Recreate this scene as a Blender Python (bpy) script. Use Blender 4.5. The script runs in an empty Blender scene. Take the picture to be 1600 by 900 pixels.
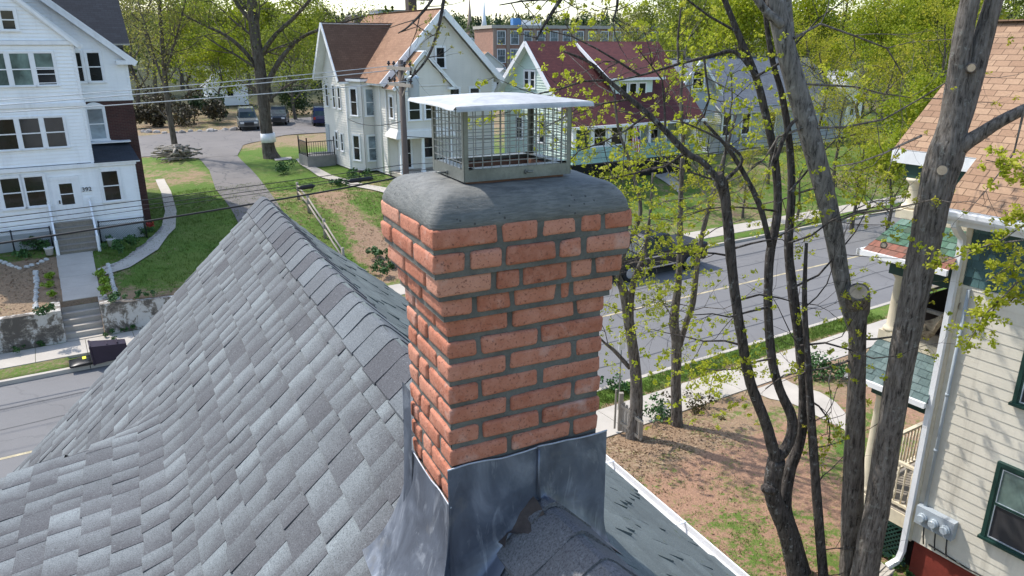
import bpy, bmesh, math, random
from mathutils import Vector, Matrix, noise as mnoise
R = math.radians
C = bpy.context.scene.collection
SC = bpy.context.scene
# ---------------------------------------------------------------- camera, sky, sun, exposure
TILT = math.atan2(380, 1150); CT, ST = math.cos(TILT), math.sin(TILT)
CAMZ = 10.0
cd = bpy.data.cameras.new('camera'); cam = bpy.data.objects.new('camera', cd); C.objects.link(cam)
cam.location = (0, 0, CAMZ); cam.rotation_euler = (math.pi/2 - TILT, 0, 0)
cd.sensor_width = 36; cd.lens = 36*1150/1600; cd.clip_start = .05; cd.clip_end = 6000
SC.camera = cam
SUN_AZ = R(151); SUN_EL = R(54)          # direction towards the sun, counter-clockwise from +X
w = bpy.data.worlds.new('World'); SC.world = w; w.use_nodes = True
nt = w.node_tree; bg = nt.nodes['Background']
sky = nt.nodes.new('ShaderNodeTexSky'); sky.sky_type = 'NISHITA'; sky.sun_disc = False
sky.sun_elevation = SUN_EL; sky.sun_rotation = math.pi/2 - SUN_AZ
sky.air_density = 1.1; sky.dust_density = 1.2; sky.ozone_density = 1.0
nt.links.new(sky.outputs[0], bg.inputs[0]); bg.inputs[1].default_value = .15
sl = bpy.data.lights.new('sun', 'SUN'); sl.energy = 2.55; sl.angle = R(.7); sl.color = (1, .955, .89)
so = bpy.data.objects.new('sun', sl); C.objects.link(so)
sd = Vector((math.cos(SUN_AZ)*math.cos(SUN_EL), math.sin(SUN_AZ)*math.cos(SUN_EL), math.sin(SUN_EL)))
so.rotation_euler = sd.to_track_quat('Z', 'Y').to_euler(); so.location = (-20, 15, 40)
SC.view_settings.view_transform = 'Standard'; SC.view_settings.look = 'None'
SC.view_settings.exposure = 1.05; SC.view_settings.gamma = 1
SC.view_settings.use_curve_mapping = False

# ---------------------------------------------------------------- coordinates
# street frame: s along the street, n across it (0 at our chimney side), z above the road
AZ = R(32); EV = Vector((math.cos(AZ), math.sin(AZ), 0)); NV = Vector((-math.sin(AZ), math.cos(AZ), 0)); ZV = Vector((0, 0, 1))
def W(s, n, z): return EV*s + NV*n + Vector((0, 0, z))
def ray(x, y):
    u = (x-800)/1150; v = (450-y)/1150
    return Vector((u, CT+ST*v, -ST+CT*v))
def at_depth(x, y, k): return ray(x, y)*k + Vector((0, 0, CAMZ))
def at_Y(x, y, Y):
    d = ray(x, y); return d*(Y/d.y) + Vector((0, 0, CAMZ))
def at_z(x, y, z):
    d = ray(x, y); return d*((z-CAMZ)/d.z) + Vector((0, 0, CAMZ))
def ground_px(x, depth, z):
    Z = z-CAMZ; return Vector(((x-800)/1150*depth, (depth+Z*ST)/CT, z))
def sn_of(p): return (p.x*EV.x+p.y*EV.y, p.x*NV.x+p.y*NV.y)

# ---------------------------------------------------------------- mesh collecting
class MB:
    def __init__(self): self.v = []; self.f = []; self.uv = []; self.t = []; self.mi = []; self.sm = []
    def face(self, pts, uv=None, tone=.5, mi=0, smooth=False):
        b = len(self.v); self.v += [Vector(p) for p in pts]
        self.f.append(tuple(range(b, b+len(pts))))
        self.uv.append(uv if uv else [(0, 0)]*len(pts)); self.t.append(tone); self.mi.append(mi); self.sm.append(smooth)
    def mesh(self, vs, fs, tone=.5, mi=0, smooth=False):
        b = len(self.v); self.v += [Vector(p) for p in vs]
        for f in fs:
            self.f.append(tuple(b+i for i in f)); self.uv.append([(0, 0)]*len(f)); self.t.append(tone); self.mi.append(mi); self.sm.append(smooth)
    def hexa(self, p, tone=.5, mi=0):     # 4 bottom + 4 top corners, same winding
        self.mesh(p, [(3, 2, 1, 0), (4, 5, 6, 7), (0, 1, 5, 4), (1, 2, 6, 5), (2, 3, 7, 6), (3, 0, 4, 7)], tone, mi)
    def box(self, o, a, b, c, tone=.5, mi=0):   # corner o and three edge vectors
        o, a, b, c = Vector(o), Vector(a), Vector(b), Vector(c)
        if a.cross(b).dot(c) < 0: a, b = b, a
        self.hexa([o, o+a, o+a+b, o+b, o+c, o+a+c, o+a+b+c, o+b+c], tone, mi)
    def sbox(self, s0, s1, n0, n1, z0, z1, tone=.5, mi=0):
        self.box(W(s0, n0, z0), EV*(s1-s0), NV*(n1-n0), ZV*(z1-z0), tone, mi)
    def bar(self, p, q, wd, ht=None, up=ZV, tone=.5, mi=0):
        p, q = Vector(p), Vector(q); ht = ht or wd; d = (q-p)
        if d.length < 1e-6: return
        x = d.cross(up)
        if x.length < 1e-5: x = d.cross(Vector((1, 0, 0)))
        x.normalize(); y = x.cross(d).normalized()
        self.box(p-x*wd/2-y*ht/2, x*wd, y*ht, d, tone, mi)
    def tube(self, pts, rad, n=8, tone=.5, mi=0, cap=True, jit=0, rng=None):
        pts = [Vector(p) for p in pts]
        if not isinstance(rad, (list, tuple)): rad = [rad]*len(pts)
        b = len(self.v); prev = None
        for i, p in enumerate(pts):
            d = (pts[min(i+1, len(pts)-1)]-pts[max(i-1, 0)])
            if d.length < 1e-7: d = Vector((0, 0, 1))
            d.normalize()
            if prev is None:
                x = d.cross(Vector((0, 0, 1)) if abs(d.z) < .9 else Vector((1, 0, 0))).normalized()
            else:
                x = (prev - d*prev.dot(d))
                x = x.normalized() if x.length > 1e-6 else d.orthogonal().normalized()
            prev = x; y = d.cross(x)
            for j in range(n):
                a = 2*math.pi*j/n; rr = rad[i]*(1+(rng.uniform(-jit, jit) if jit else 0))
                self.v.append(p + x*(math.cos(a)*rr) + y*(math.sin(a)*rr))
        for i in range(len(pts)-1):
            for j in range(n):
                self.f.append((b+i*n+j, b+i*n+(j+1) % n, b+(i+1)*n+(j+1) % n, b+(i+1)*n+j))
                self.uv.append([(0, 0)]*4); self.t.append(tone); self.mi.append(mi); self.sm.append(n > 4)
        if cap:
            self.f.append(tuple(b+j for j in reversed(range(n)))); self.uv.append([(0, 0)]*n); self.t.append(tone); self.mi.append(mi); self.sm.append(False)
            e = b+(len(pts)-1)*n
            self.f.append(tuple(e+j for j in range(n))); self.uv.append([(0, 0)]*n); self.t.append(tone); self.mi.append(mi); self.sm.append(False)
    def lathe(self, o, prof, n=16, tone=.5, mi=0):   # profile of (radius, height)
        o = Vector(o); self.tube([o+ZV*h for r, h in prof], [max(r, .001) for r, h in prof], n, tone, mi) if False else None
        b = len(self.v)
        for r, h in prof:
            for j in range(n):
                a = 2*math.pi*j/n; self.v.append(o+Vector((math.cos(a)*r, math.sin(a)*r, h)))
        for i in range(len(prof)-1):
            for j in range(n):
                self.f.append((b+i*n+j, b+i*n+(j+1) % n, b+(i+1)*n+(j+1) % n, b+(i+1)*n+j))
                self.uv.append([(0, 0)]*4); self.t.append(tone); self.mi.append(mi); self.sm.append(True)
        for e, rv in ((0, True), (len(prof)-1, False)):
            idx = [b+e*n+j for j in range(n)]
            self.f.append(tuple(reversed(idx)) if rv else tuple(idx)); self.uv.append([(0, 0)]*n); self.t.append(tone); self.mi.append(mi); self.sm.append(False)
    def grid(self, fn, nu, nv, tone=.5, mi=0, smooth=True, tonefn=None):
        b = len(self.v)
        for j in range(nv+1):
            for i in range(nu+1): self.v.append(Vector(fn(i/nu, j/nv)))
        for j in range(nv):
            for i in range(nu):
                a = b+j*(nu+1)+i; self.f.append((a, a+1, a+nu+2, a+nu+1))
                self.uv.append([(i/nu, j/nv), ((i+1)/nu, j/nv), ((i+1)/nu, (j+1)/nv), (i/nu, (j+1)/nv)])
                self.t.append(tonefn(i/nu, j/nv) if tonefn else tone); self.mi.append(mi); self.sm.append(smooth)
    def build(self, name, mat, parent=None, org=None, uv=False):
        if parent is not None: org = ORG[parent.name]
        if org is None:
            z0 = min(p.z for p in self.v); xs = [p.x for p in self.v]; ys = [p.y for p in self.v]
            org = Vector(((min(xs)+max(xs))/2, (min(ys)+max(ys))/2, z0))
        me = bpy.data.meshes.new(name)
        me.from_pydata([p-org for p in self.v], [], self.f)
        for m in (mat if isinstance(mat, (list, tuple)) else [mat]): me.materials.append(m)
        me.polygons.foreach_set('material_index', self.mi)
        me.polygons.foreach_set('use_smooth', self.sm)
        at = me.attributes.new('tone', 'FLOAT', 'FACE'); at.data.foreach_set('value', self.t)
        if uv:
            ul = me.uv_layers.new(name='UVMap'); flat = []
            for u in self.uv:
                for q in u: flat += [q[0], q[1]]
            ul.data.foreach_set('uv', flat)
        me.update()
        o = bpy.data.objects.new(name, me); C.objects.link(o)
        ORG[o.name] = org
        if parent is not None: o.parent = parent
        else: o.location = org
        return o
ORG = {}
def tag(o, label=None, cat=None, group=None, kind=None):
    if label: o['label'] = label
    if cat: o['category'] = cat
    if group: o['group'] = group
    if kind: o['kind'] = kind
    return o
def thing(name, label, cat, loc, group=None):
    o = bpy.data.objects.new(name, None); C.objects.link(o); o.location = loc; o.empty_display_size = .3
    ORG[o.name] = Vector(loc); tag(o, label, cat, group); return o
def dup(o, loc=None, rotz=0, scale=1, label=None, parent=None):
    c = o.copy(); C.objects.link(c)
    if parent: c.parent = parent
    if loc is not None:
        c.location = loc; c.rotation_euler = (0, 0, rotz)
        c.scale = (scale,)*3 if not isinstance(scale, tuple) else scale
    if label: c['label'] = label
    for ch in list(o.children): dup(ch, parent=c)
    return c

# ---------------------------------------------------------------- materials
def newmat(name):
    m = bpy.data.materials.new(name); m.use_nodes = True
    return m, m.node_tree, m.node_tree.nodes['Principled BSDF']
def N(t, kind, **kw):
    n = t.nodes.new(kind)
    for k, v in kw.items():
        if k in n.inputs.keys() if hasattr(n.inputs, 'keys') else False: n.inputs[k].default_value = v
        else: setattr(n, k, v)
    return n
def c4(c): return (c[0], c[1], c[2], 1)
def noise_tex(t, scale, detail=4, rough=.6, vec=None, dist=0):
    n = t.nodes.new('ShaderNodeTexNoise'); n.inputs['Scale'].default_value = scale; n.inputs['Detail'].default_value = detail
    n.inputs['Roughness'].default_value = rough; n.inputs['Distortion'].default_value = dist
    if vec: t.links.new(vec, n.inputs['Vector'])
    return n
def ramp(t, fac, stops):
    r = t.nodes.new('ShaderNodeValToRGB'); e = r.color_ramp.elements
    while len(e) > 1: e.remove(e[-1])
    e[0].position = stops[0][0]; e[0].color = c4(stops[0][1]) if not isinstance(stops[0][1], float) else (stops[0][1],)*3+(1,)
    for p, c in stops[1:]:
        q = e.new(p); q.color = c4(c) if not isinstance(c, float) else (c, c, c, 1)
    t.links.new(fac, r.inputs[0]); return r.outputs[0]
def mix(t, fac, a, b, mode='MIX'):
    m = t.nodes.new('ShaderNodeMix'); m.data_type = 'RGBA'; m.blend_type = mode
    for sock, v in ((m.inputs[0], fac), (m.inputs[6], a), (m.inputs[7], b)):
        if isinstance(v, (int, float)): sock.default_value = v
        elif isinstance(v, tuple): sock.default_value = c4(v)
        else: t.links.new(v, sock)
    return m.outputs[2]
def mth(t, op, a, b=None, c=None):
    m = t.nodes.new('ShaderNodeMath'); m.operation = op
    for i, v in enumerate((a, b, c)):
        if v is None: continue
        if isinstance(v, (int, float)): m.inputs[i].default_value = v
        else: t.links.new(v, m.inputs[i])
    return m.outputs[0]
def objco(t, scale=None):
    n = t.nodes.new('ShaderNodeTexCoord')
    if scale is None: return n.outputs['Object']
    mp = t.nodes.new('ShaderNodeMapping'); mp.inputs['Scale'].default_value = scale
    t.links.new(n.outputs['Object'], mp.inputs[0]); return mp.outputs[0]
def bump(t, bs, h, strength=.3, dist=.01):
    b = t.nodes.new('ShaderNodeBump'); b.inputs['Strength'].default_value = strength; b.inputs['Distance'].default_value = dist
    t.links.new(h, b.inputs['Height']); t.links.new(b.outputs[0], bs.inputs['Normal'])
def tone_attr(t):
    a = t.nodes.new('ShaderNodeAttribute'); a.attribute_name = 'tone'; return a.outputs['Fac']
def dim(c, k): return tuple(min(1, x*k) for x in c)
def M(name, col, rough=.75, var=.18, scale=4, fine=.1, fscale=60, bmp=.0, bscale=50, bdist=.005, metal=0, tone=0, spec=.4, stretch=None, streak=None):
    m, t, b = newmat(name)
    co = objco(t, stretch)
    n1 = noise_tex(t, scale, 5, .6, co)
    col1 = ramp(t, n1.outputs[0], [(.25, dim(col, 1-var)), (.75, dim(col, 1+var))])
    if fine:
        n2 = noise_tex(t, fscale, 3, .6, co)
        g = ramp(t, n2.outputs[0], [(.3, 1-fine), (.7, min(1., 1+fine))])
        col1 = mix(t, 1, col1, g, 'MULTIPLY')
    if tone:
        f = mth(t, 'MULTIPLY_ADD', tone_attr(t), tone*2, 1-tone)
        cb = t.nodes.new('ShaderNodeCombineColor')
        for i in range(3): t.links.new(f, cb.inputs[i])
        col1 = mix(t, 1, col1, cb.outputs[0], 'MULTIPLY')
    if streak:      # weather stains running down
        n4 = noise_tex(t, 1, 4, .65, objco(t, (3.5, 3.5, .35)))
        col1 = mix(t, ramp(t, n4.outputs[0], [(.52, 0.), (.78, streak[1])]), col1, streak[0])
    t.links.new(col1, b.inputs['Base Color']); b.inputs['Roughness'].default_value = rough; b.inputs['Metallic'].default_value = metal
    b.inputs['Specular IOR Level'].default_value = spec
    if bmp:
        n3 = noise_tex(t, bscale, 4, .65, co); bump(t, b, n3.outputs[0], bmp, bdist)
    return m
# ---------------------------------------------------------------- palette
WHITE = M('white_vinyl', (.86, .86, .855), .55, .05, 1.5, .03, 30, streak=((.55, .55, .54), .35))
TRIMW = M('white_trim', (.80, .80, .80), .5, .06, 3, .03, 40, streak=((.5, .5, .48), .4))
BEIGE = M('beige_vinyl', (.70, .66, .59), .6, .06, 1.2, .03, 30, streak=((.45, .42, .37), .3))
CREAM = M('cream_clapboard', (.68, .63, .52), .65, .09, 1.6, .05, 25, streak=((.36, .33, .27), .75))
CREAMT = M('cream_trim', (.66, .58, .43), .6, .12, 5, .08, 60, streak=((.3, .25, .18), .7))
MINT = M('mint_clapboard', (.60, .70, .62), .6, .07, 1.5, .04, 30, streak=((.42, .5, .44), .3))
TEAL = M('teal_boards', (.30, .46, .42), .6, .1, 2, .06, 40)
GREYC = M('grey_clapboard', (.36, .38, .41), .65, .08, 1.5, .04, 30)
DGREEN = M('dark_green_paint', (.012, .045, .036), .45, .2, 5, .05, 50)
TEALSH = M('blue_green_shingle_siding', (.055, .11, .11), .7, .25, 7, .12, 60, tone=.4)
BLACKM = M('black_metal', (.016, .016, .018), .45, .2, 8)
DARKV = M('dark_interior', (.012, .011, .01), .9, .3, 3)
CONC = M('concrete', (.43, .39, .335), .85, .12, 1.1, .12, 40, bmp=.3, bscale=60, streak=((.33, .3, .26), .4))
CONCD = M('old_dark_concrete', (.27, .25, .225), .9, .2, 2, .15, 30, bmp=.4, bscale=40)
WOODG = M('weathered_wood', (.30, .265, .22), .85, .2, 6, .2, 60, bmp=.4, bscale=40, stretch=(4, 4, 1))
WOODP = M('pole_wood', (.13, .10, .085), .9, .25, 5, .2, 60, bmp=.4, bscale=30, stretch=(6, 6, .6))
GALV = M('galvanised_steel', (.225, .232, .215), .45, .3, 11, .2, 120, metal=.55)
WIREM = M('mesh_wire', (.24, .245, .24), .5, .2, 20, metal=.4)
GREYP = M('grey_paint', (.36, .40, .43), .5, .12, 5, .05, 60, streak=((.2, .2, .2), .4))
LEAFD = M('shrub_green', (.045, .115, .025), .7, .35, 9, .2, 60, tone=.45)
LEAFY = M('lime_leaf', (.20, .30, .02), .6, .2, 5, .1, 40, tone=.35)
STONEW = M('white_stone', (.48, .47, .44), .8, .12, 8, .1, 60, bmp=.3)
STONEG = M('field_stone', (.30, .275, .25), .9, .3, 3, .2, 40, tone=.4, bmp=.4)
CABLE = M('black_cable', (.012, .012, .014), .55, .2, 6)
CABLEA = M('aluminium_cable', (.50, .52, .52), .45, .1, 6, metal=.5)
BRICKD = None
def brickmat(name, c1, c2, mor, sc=1.0, axes='XZ'):
    m, t, b = newmat(name); uv = t.nodes.new('ShaderNodeUVMap')
    br = t.nodes.new('ShaderNodeTexBrick'); t.links.new(uv.outputs[0], br.inputs['Vector'])
    br.inputs['Scale'].default_value = 1/sc; br.inputs['Brick Width'].default_value = .21; br.inputs['Row Height'].default_value = .07
    br.inputs['Mortar Size'].default_value = .006; br.inputs['Color1'].default_value = c4(c1); br.inputs['Color2'].default_value = c4(c2); br.inputs['Mortar'].default_value = c4(mor)
    n1 = noise_tex(t, 1.2, 4, .6, uv.outputs[0]); col = mix(t, 1, br.outputs[0], ramp(t, n1.outputs[0], [(.25, .65), (.75, 1.)]), 'MULTIPLY')
    t.links.new(col, b.inputs['Base Color']); b.inputs['Roughness'].default_value = .9
    bump(t, b, br.outputs['Fac'], -.4, .006); return m
BRICKD = brickmat('dark_red_brick', (.085, .028, .022), (.06, .022, .018), (.10, .075, .065))
BRICKM = brickmat('mill_brick', (.40, .20, .13), (.34, .165, .11), (.38, .28, .22), 3)
BRICKF = M('red_painted_foundation', (.22, .035, .022), .8, .2, 3, .15, 30, bmp=.3)
def roofmat(name, c1, c2, exp=.14, wd=.30, gap=(.5, .5, .5), fine=.16):
    """asphalt shingles: courses along u, tabs of two tones, the shadow at each butt edge painted as a dark line"""
    m, t, b = newmat(name); uv = t.nodes.new('ShaderNodeUVMap')
    br = t.nodes.new('ShaderNodeTexBrick'); t.links.new(uv.outputs[0], br.inputs['Vector'])
    br.inputs['Scale'].default_value = 1; br.inputs['Brick Width'].default_value = wd; br.inputs['Row Height'].default_value = exp
    br.inputs['Mortar Size'].default_value = exp*.05; br.inputs['Mortar Smooth'].default_value = .3
    br.inputs['Color1'].default_value = c4(c1); br.inputs['Color2'].default_value = c4(c2)
    br.inputs['Mortar'].default_value = c4(tuple(x*g for x, g in zip(c1, gap)))
    n1 = noise_tex(t, .9, 5, .65, uv.outputs[0]); n2 = noise_tex(t, 26, 4, .7, uv.outputs[0])
    col = mix(t, 1, br.outputs[0], ramp(t, n1.outputs[0], [(.25, .78), (.75, 1.)]), 'MULTIPLY')
    col = mix(t, 1, col, ramp(t, n2.outputs[0], [(.3, 1-fine*1.6), (.7, 1.)]), 'MULTIPLY')
    t.links.new(col, b.inputs['Base Color']); b.inputs['Roughness'].default_value = .92
    b.inputs['Specular IOR Level'].default_value = .25
    sp = t.nodes.new('ShaderNodeSeparateXYZ'); t.links.new(uv.outputs[0], sp.inputs[0])
    saw = mth(t, 'FRACT', mth(t, 'DIVIDE', sp.outputs[1], exp))
    bump(t, b, saw, -.5, .012); return m
RF_BROWN = roofmat('tan_brown_shingle', (.40, .235, .145), (.33, .185, .115))
RF_BROWN2 = roofmat('dark_brown_shingle', (.20, .118, .078), (.165, .095, .062))
RF_DARK = roofmat('charcoal_shingle', (.050, .056, .068), (.038, .042, .052))
RF_RED = roofmat('maroon_shingle', (.155, .052, .050), (.115, .040, .042))
RF_GREY = roofmat('slate_grey_shingle', (.20, .22, .25), (.16, .175, .205))
RF_TAN = roofmat('tan_architectural_shingle', (.46, .30, .19), (.33, .20, .125), .15, .26, gap=(.30, .28, .28))
def glassmat(name, col, rough=.06, blind=None):
    m, t, b = newmat(name); co = objco(t); n1 = noise_tex(t, .8, 4, .6, co, .6)
    c = ramp(t, n1.outputs[0], [(.35, dim(col, .5)), (.62, dim(col, 1.6))])
    t.links.new(c, b.inputs['Base Color']); b.inputs['Roughness'].default_value = rough; b.inputs['Specular IOR Level'].default_value = .4
    n2 = noise_tex(t, 1.5, 2, .5, co); bump(t, b, n2.outputs[0], .04, .05)
    return m
GLASS = glassmat('dark_window_glass', (.010, .012, .014))
GLASSB = glassmat('curtained_window_glass', (.20, .245, .27), .12)
GLASSG = glassmat('green_blind_window_glass', (.12, .17, .15), .12)
SCREEN = M('window_screen', (.035, .034, .036), .7, .2, 3)
# chimney and near roof
def brick_face_mat():
    m, t, b = newmat('orange_red_brick'); co = objco(t)
    base = ramp(t, tone_attr(t), [(0, (.30, .10, .056)), (.3, (.375, .13, .074)), (.7, (.43, .165, .10)), (1, (.50, .24, .16))])
    n1 = noise_tex(t, 22, 5, .7, co); base = mix(t, ramp(t, n1.outputs[0], [(.40, 0.), (.75, .5)]), base, (.60, .30, .21))
    n2 = noise_tex(t, 130, 3, .6, co); base = mix(t, ramp(t, n2.outputs[0], [(.57, 0.), (.68, .8)]), base, (.13, .05, .035))
    n3 = noise_tex(t, 7, 4, .65, co); base = mix(t, ramp(t, n3.outputs[0], [(.57, 0.), (.78, .6)]), base, (.62, .48, .41))
    t.links.new(base, b.inputs['Base Color']); b.inputs['Roughness'].default_value = .88; b.inputs['Specular IOR Level'].default_value = .3
    h = mth(t, 'ADD', n2.outputs[0], mth(t, 'MULTIPLY', n1.outputs[0], 1.4)); bump(t, b, h, .55, .004); return m
BRICK = brick_face_mat()
MORTAR = M('grey_mortar', (.135, .130, .112), .92, .38, 9, .2, 120, bmp=.6, bscale=90, bdist=.005)
def crownmat():
    m, t, b = newmat('wet_cement_crown'); co = objco(t)
    n1 = noise_tex(t, 5, 5, .65, co, .4); col = ramp(t, n1.outputs[0], [(.3, (.11, .115, .108)), (.7, (.20, .197, .18))])
    n2 = noise_tex(t, 5, 5, .7, objco(t, (3.2, 9, 38)), .2); col = mix(t, ramp(t, n2.outputs[0], [(.36, .6), (.60, 0.)]), col, (.055, .058, .056))
    v = t.nodes.new('ShaderNodeTexVoronoi'); v.inputs['Scale'].default_value = 46; t.links.new(co, v.inputs['Vector'])
    n5 = noise_tex(t, 6, 2, .5, co)
    pit = mth(t, 'MULTIPLY', mth(t, 'LESS_THAN', v.outputs['Distance'], .16), mth(t, 'GREATER_THAN', n5.outputs[0], .56))
    col = mix(t, mth(t, 'MULTIPLY', pit, .8), col, (.03, .03, .03))
    t.links.new(col, b.inputs['Base Color']); b.inputs['Roughness'].default_value = .72
    n3 = noise_tex(t, 60, 4, .7, co); h = mth(t, 'ADD', mth(t, 'MULTIPLY', n2.outputs[0], 1.4), mth(t, 'SUBTRACT', n3.outputs[0], mth(t, 'MULTIPLY', pit, 1.5)))
    bump(t, b, h, .5, .005); return m
CROWN = crownmat()
def leadmat():
    m, t, b = newmat('lead_flashing'); co = objco(t)
    n1 = noise_tex(t, 4, 5, .6, objco(t, (1.5, 1.5, .9)), .8); col = ramp(t, n1.outputs[0], [(.28, (.06, .066, .085)), (.5, (.125, .14, .175)), (.74, (.28, .30, .35))])
    n2 = noise_tex(t, 5, 5, .65, objco(t, (2.6, 2.6, .8)), .9); col = mix(t, ramp(t, n2.outputs[0], [(.55, 0.), (.78, .5)]), col, (.64, .66, .70))
    n3 = noise_tex(t, 9, 3, .6, co); col = mix(t, ramp(t, n3.outputs[0], [(.60, 0.), (.70, .45)]), col, (.17, .165, .165))
    t.links.new(col, b.inputs['Base Color']); b.inputs['Metallic'].default_value = .45; b.inputs['Roughness'].default_value = .46
    n4 = noise_tex(t, 7, 4, .5, co, .5); bump(t, b, n4.outputs[0], .55, .012); return m
LEAD = leadmat(); BRIGHT_LEAD = M('worn_bright_lead', (.42, .44, .48), .5, .3, 12, .2, 60, metal=.3)
def tabmat(name, light, dark, fine=.5, gscale=230, band=.55, moss=None):
    m, t, b = newmat(name); co = objco(t); uv = t.nodes.new('ShaderNodeUVMap')
    col = ramp(t, tone_attr(t), [(0, dark), (.45, tuple((a+b_)/2 for a, b_ in zip(light, dark))), (1, light)])
    sp = t.nodes.new('ShaderNodeSeparateXYZ'); t.links.new(uv.outputs[0], sp.inputs[0])
    n0 = noise_tex(t, 5, 4, .7, co)
    g = mth(t, 'ADD', sp.outputs[1], mth(t, 'MULTIPLY', mth(t, 'SUBTRACT', n0.outputs[0], .5), 1.1))
    col = mix(t, ramp(t, g, [(.15, 0.), (.95, band)]), col, dark)
    n1 = noise_tex(t, gscale, 2, .8, co); col = mix(t, 1, col, ramp(t, n1.outputs[0], [(.32, 1-fine), (.5, .82), (.7, 1.)]), 'MULTIPLY')
    n3 = noise_tex(t, gscale*.45, 2, .7, co); col = mix(t, ramp(t, n3.outputs[0], [(.60, 0.), (.74, .22)]), col, (.46, .49, .50))
    n2 = noise_tex(t, 1.4, 5, .65, co); col = mix(t, 1, col, ramp(t, n2.outputs[0], [(.3, .74), (.7, 1.)]), 'MULTIPLY')
    if moss:
        n4 = noise_tex(t, 9, 4, .7, co); col = mix(t, ramp(t, n4.outputs[0], [(.63, 0.), (.72, .8)]), col, moss)
    t.links.new(col, b.inputs['Base Color']); b.inputs['Roughness'].default_value = .93; b.inputs['Specular IOR Level'].default_value = .3
    bump(t, b, n1.outputs[0], .5, .003); return m
TAB = tabmat('blue_grey_shingle', (.255, .282, .288), (.108, .108, .114), fine=.60, gscale=150, band=.95)
TABCAP = tabmat('ridge_cap_shingle', (.215, .238, .250), (.108, .108, .117), fine=.6, gscale=150, band=.3)
TABOLD = tabmat('old_green_grey_shingle', (.20, .232, .224), (.135, .157, .153), fine=.4, gscale=150, moss=(.07, .085, .03))
TABNEAR = tabmat('worn_grey_cap_shingle', (.225, .224, .230), (.135, .133, .138), fine=.6, gscale=140, band=.25)
TORN = M('torn_felt', (.075, .058, .05), .95, .3, 20, .2, 120, bmp=.5)

# ---------------------------------------------------------------- terrain
def cl(x): return max(0., min(1., x))
def on_n(x, y, n):
    d = ray(x, y); k = n/(d.x*NV.x+d.y*NV.y); return k*(d.x*EV.x+d.y*EV.y), CAMZ+k*d.z
def on_s(x, y, s):
    d = ray(x, y); k = s/(d.x*EV.x+d.y*EV.y); return k*(d.x*NV.x+d.y*NV.y), CAMZ+k*d.z
def smo(x, a, b): t = cl((x-a)/(b-a)); return t*t*(3-2*t)
def fb(x, y, sc=1.): return mnoise.noise(Vector((x*sc, y*sc, 3.7)))
def hgt(s, n):
    if n < 15.6: z = .30 - .18*smo(n, 11.5, 13.0)
    elif n < 26.0: z = -.08
    else:
        bank = .12 + 1.88*smo(n, 28.4, 40.)
        lot = .12 if n < 28.72 else 1.2 + .6*smo(n, 29, 36)
        if -.56 < s < .62 and n < 29.72: lot = .05
        bank2 = .12 + 1.7*smo(n, 28.4, 37.)
        k = smo(s, 4.6, 7.0)
        z = lot*(1-k) + bank*k
        k2 = smo(s, 20, 27); z = z*(1-k2) + bank2*k2
    d = math.hypot(s-10, n)
    z += 3.0*smo(d, 95, 240) + 31*smo(d, 330, 1050) + (4*fb(s, n, .004) if d > 330 else 0)
    if n > 30 and d < 95: z += .05*fb(s, n, .5)
    return z
def frange(a, b, st):
    out = []; x = a
    while x < b-1e-6: out.append(round(x, 4)); x += st
    return out
sl_ = [-3000, -1800, -1000, -600, -350, -200, -120, -80, -55] + frange(-40, -8, 4) + frange(-8, -.6, .8) + [-.6, -.55, -.5, 0, .56, .61, .66] + frange(1.2, 24, .7) + frange(24, 48, 1.5) + frange(48, 120, 8) + [120, 160, 220, 300, 420, 600, 900, 1400, 2200, 3200]
nl_ = [-800, -300, -120, -60] + frange(-40, -10, 6) + frange(-10, 11, 1) + frange(11, 15.4, .4) + [15.58, 15.62, 20, 25.98, 26.02] + frange(26.4, 28.5, .5) + [28.5, 28.70, 28.74, 29.2, 29.69, 29.75] + frange(30.2, 60, .8) + frange(60, 100, 3) + frange(100, 200, 10) + frange(200, 460, 24) + frange(460, 1200, 60) + [1300, 1700, 2400, 3400]
def zone(s, n):
    """(grass cover, redness of bare soil, leaf litter)"""
    g, r, l = .5, .4, .2
    q = fb(s, n, .35); q2 = fb(s+40, n, .12)
    if n < 15.6:
        g = .47 + .30*q + .25*q2; r = .95
        if n > 14.7: g = .95
        elif n > 11.3: g = .30 + .3*q; l = .9; r = .35
        if s > 11.6 and n < 6.5: g = .75
        if s > 9.0 and n > 9 and n < 13: g = .42 + .3*q
        if s < 6: g += .12
    elif n < 28.6: g = .45 + .3*q if s < 9 else .75; r = .1
    elif s < -.4 and n < 35: g = .10 + .22*q; r = .25; l = .35
    elif s < 8.6:
        g = .92 + .35*q - .75*(1-smo(n, 29., 31.0)) - .35*smo(n, 46, 50)*(1-smo(n, 58, 60)) - .4*(1-smo(s, 1.2, 2.6))*(1-smo(n, 31, 35)); r = .35
        if n > 60: g = .3
    elif s < 17:
        path = abs((s-12.4)-.06*(n-30)) < .9 and 29 < n < 41
        g = .70 + .45*q - (.50 if path else 0) + .35*smo(n, 42, 46); r = .55; l = .5*(1-smo(n, 34, 44))
        if s > 14 and n < 34: g = .35 + .5*q
    else: g = .72 + .4*q; r = .2
    if n > 62: g = .35 + .3*q; r = .15; l = .4
    if n > 120: g = .8; l = .2
    return cl(g), cl(r), cl(l)
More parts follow.
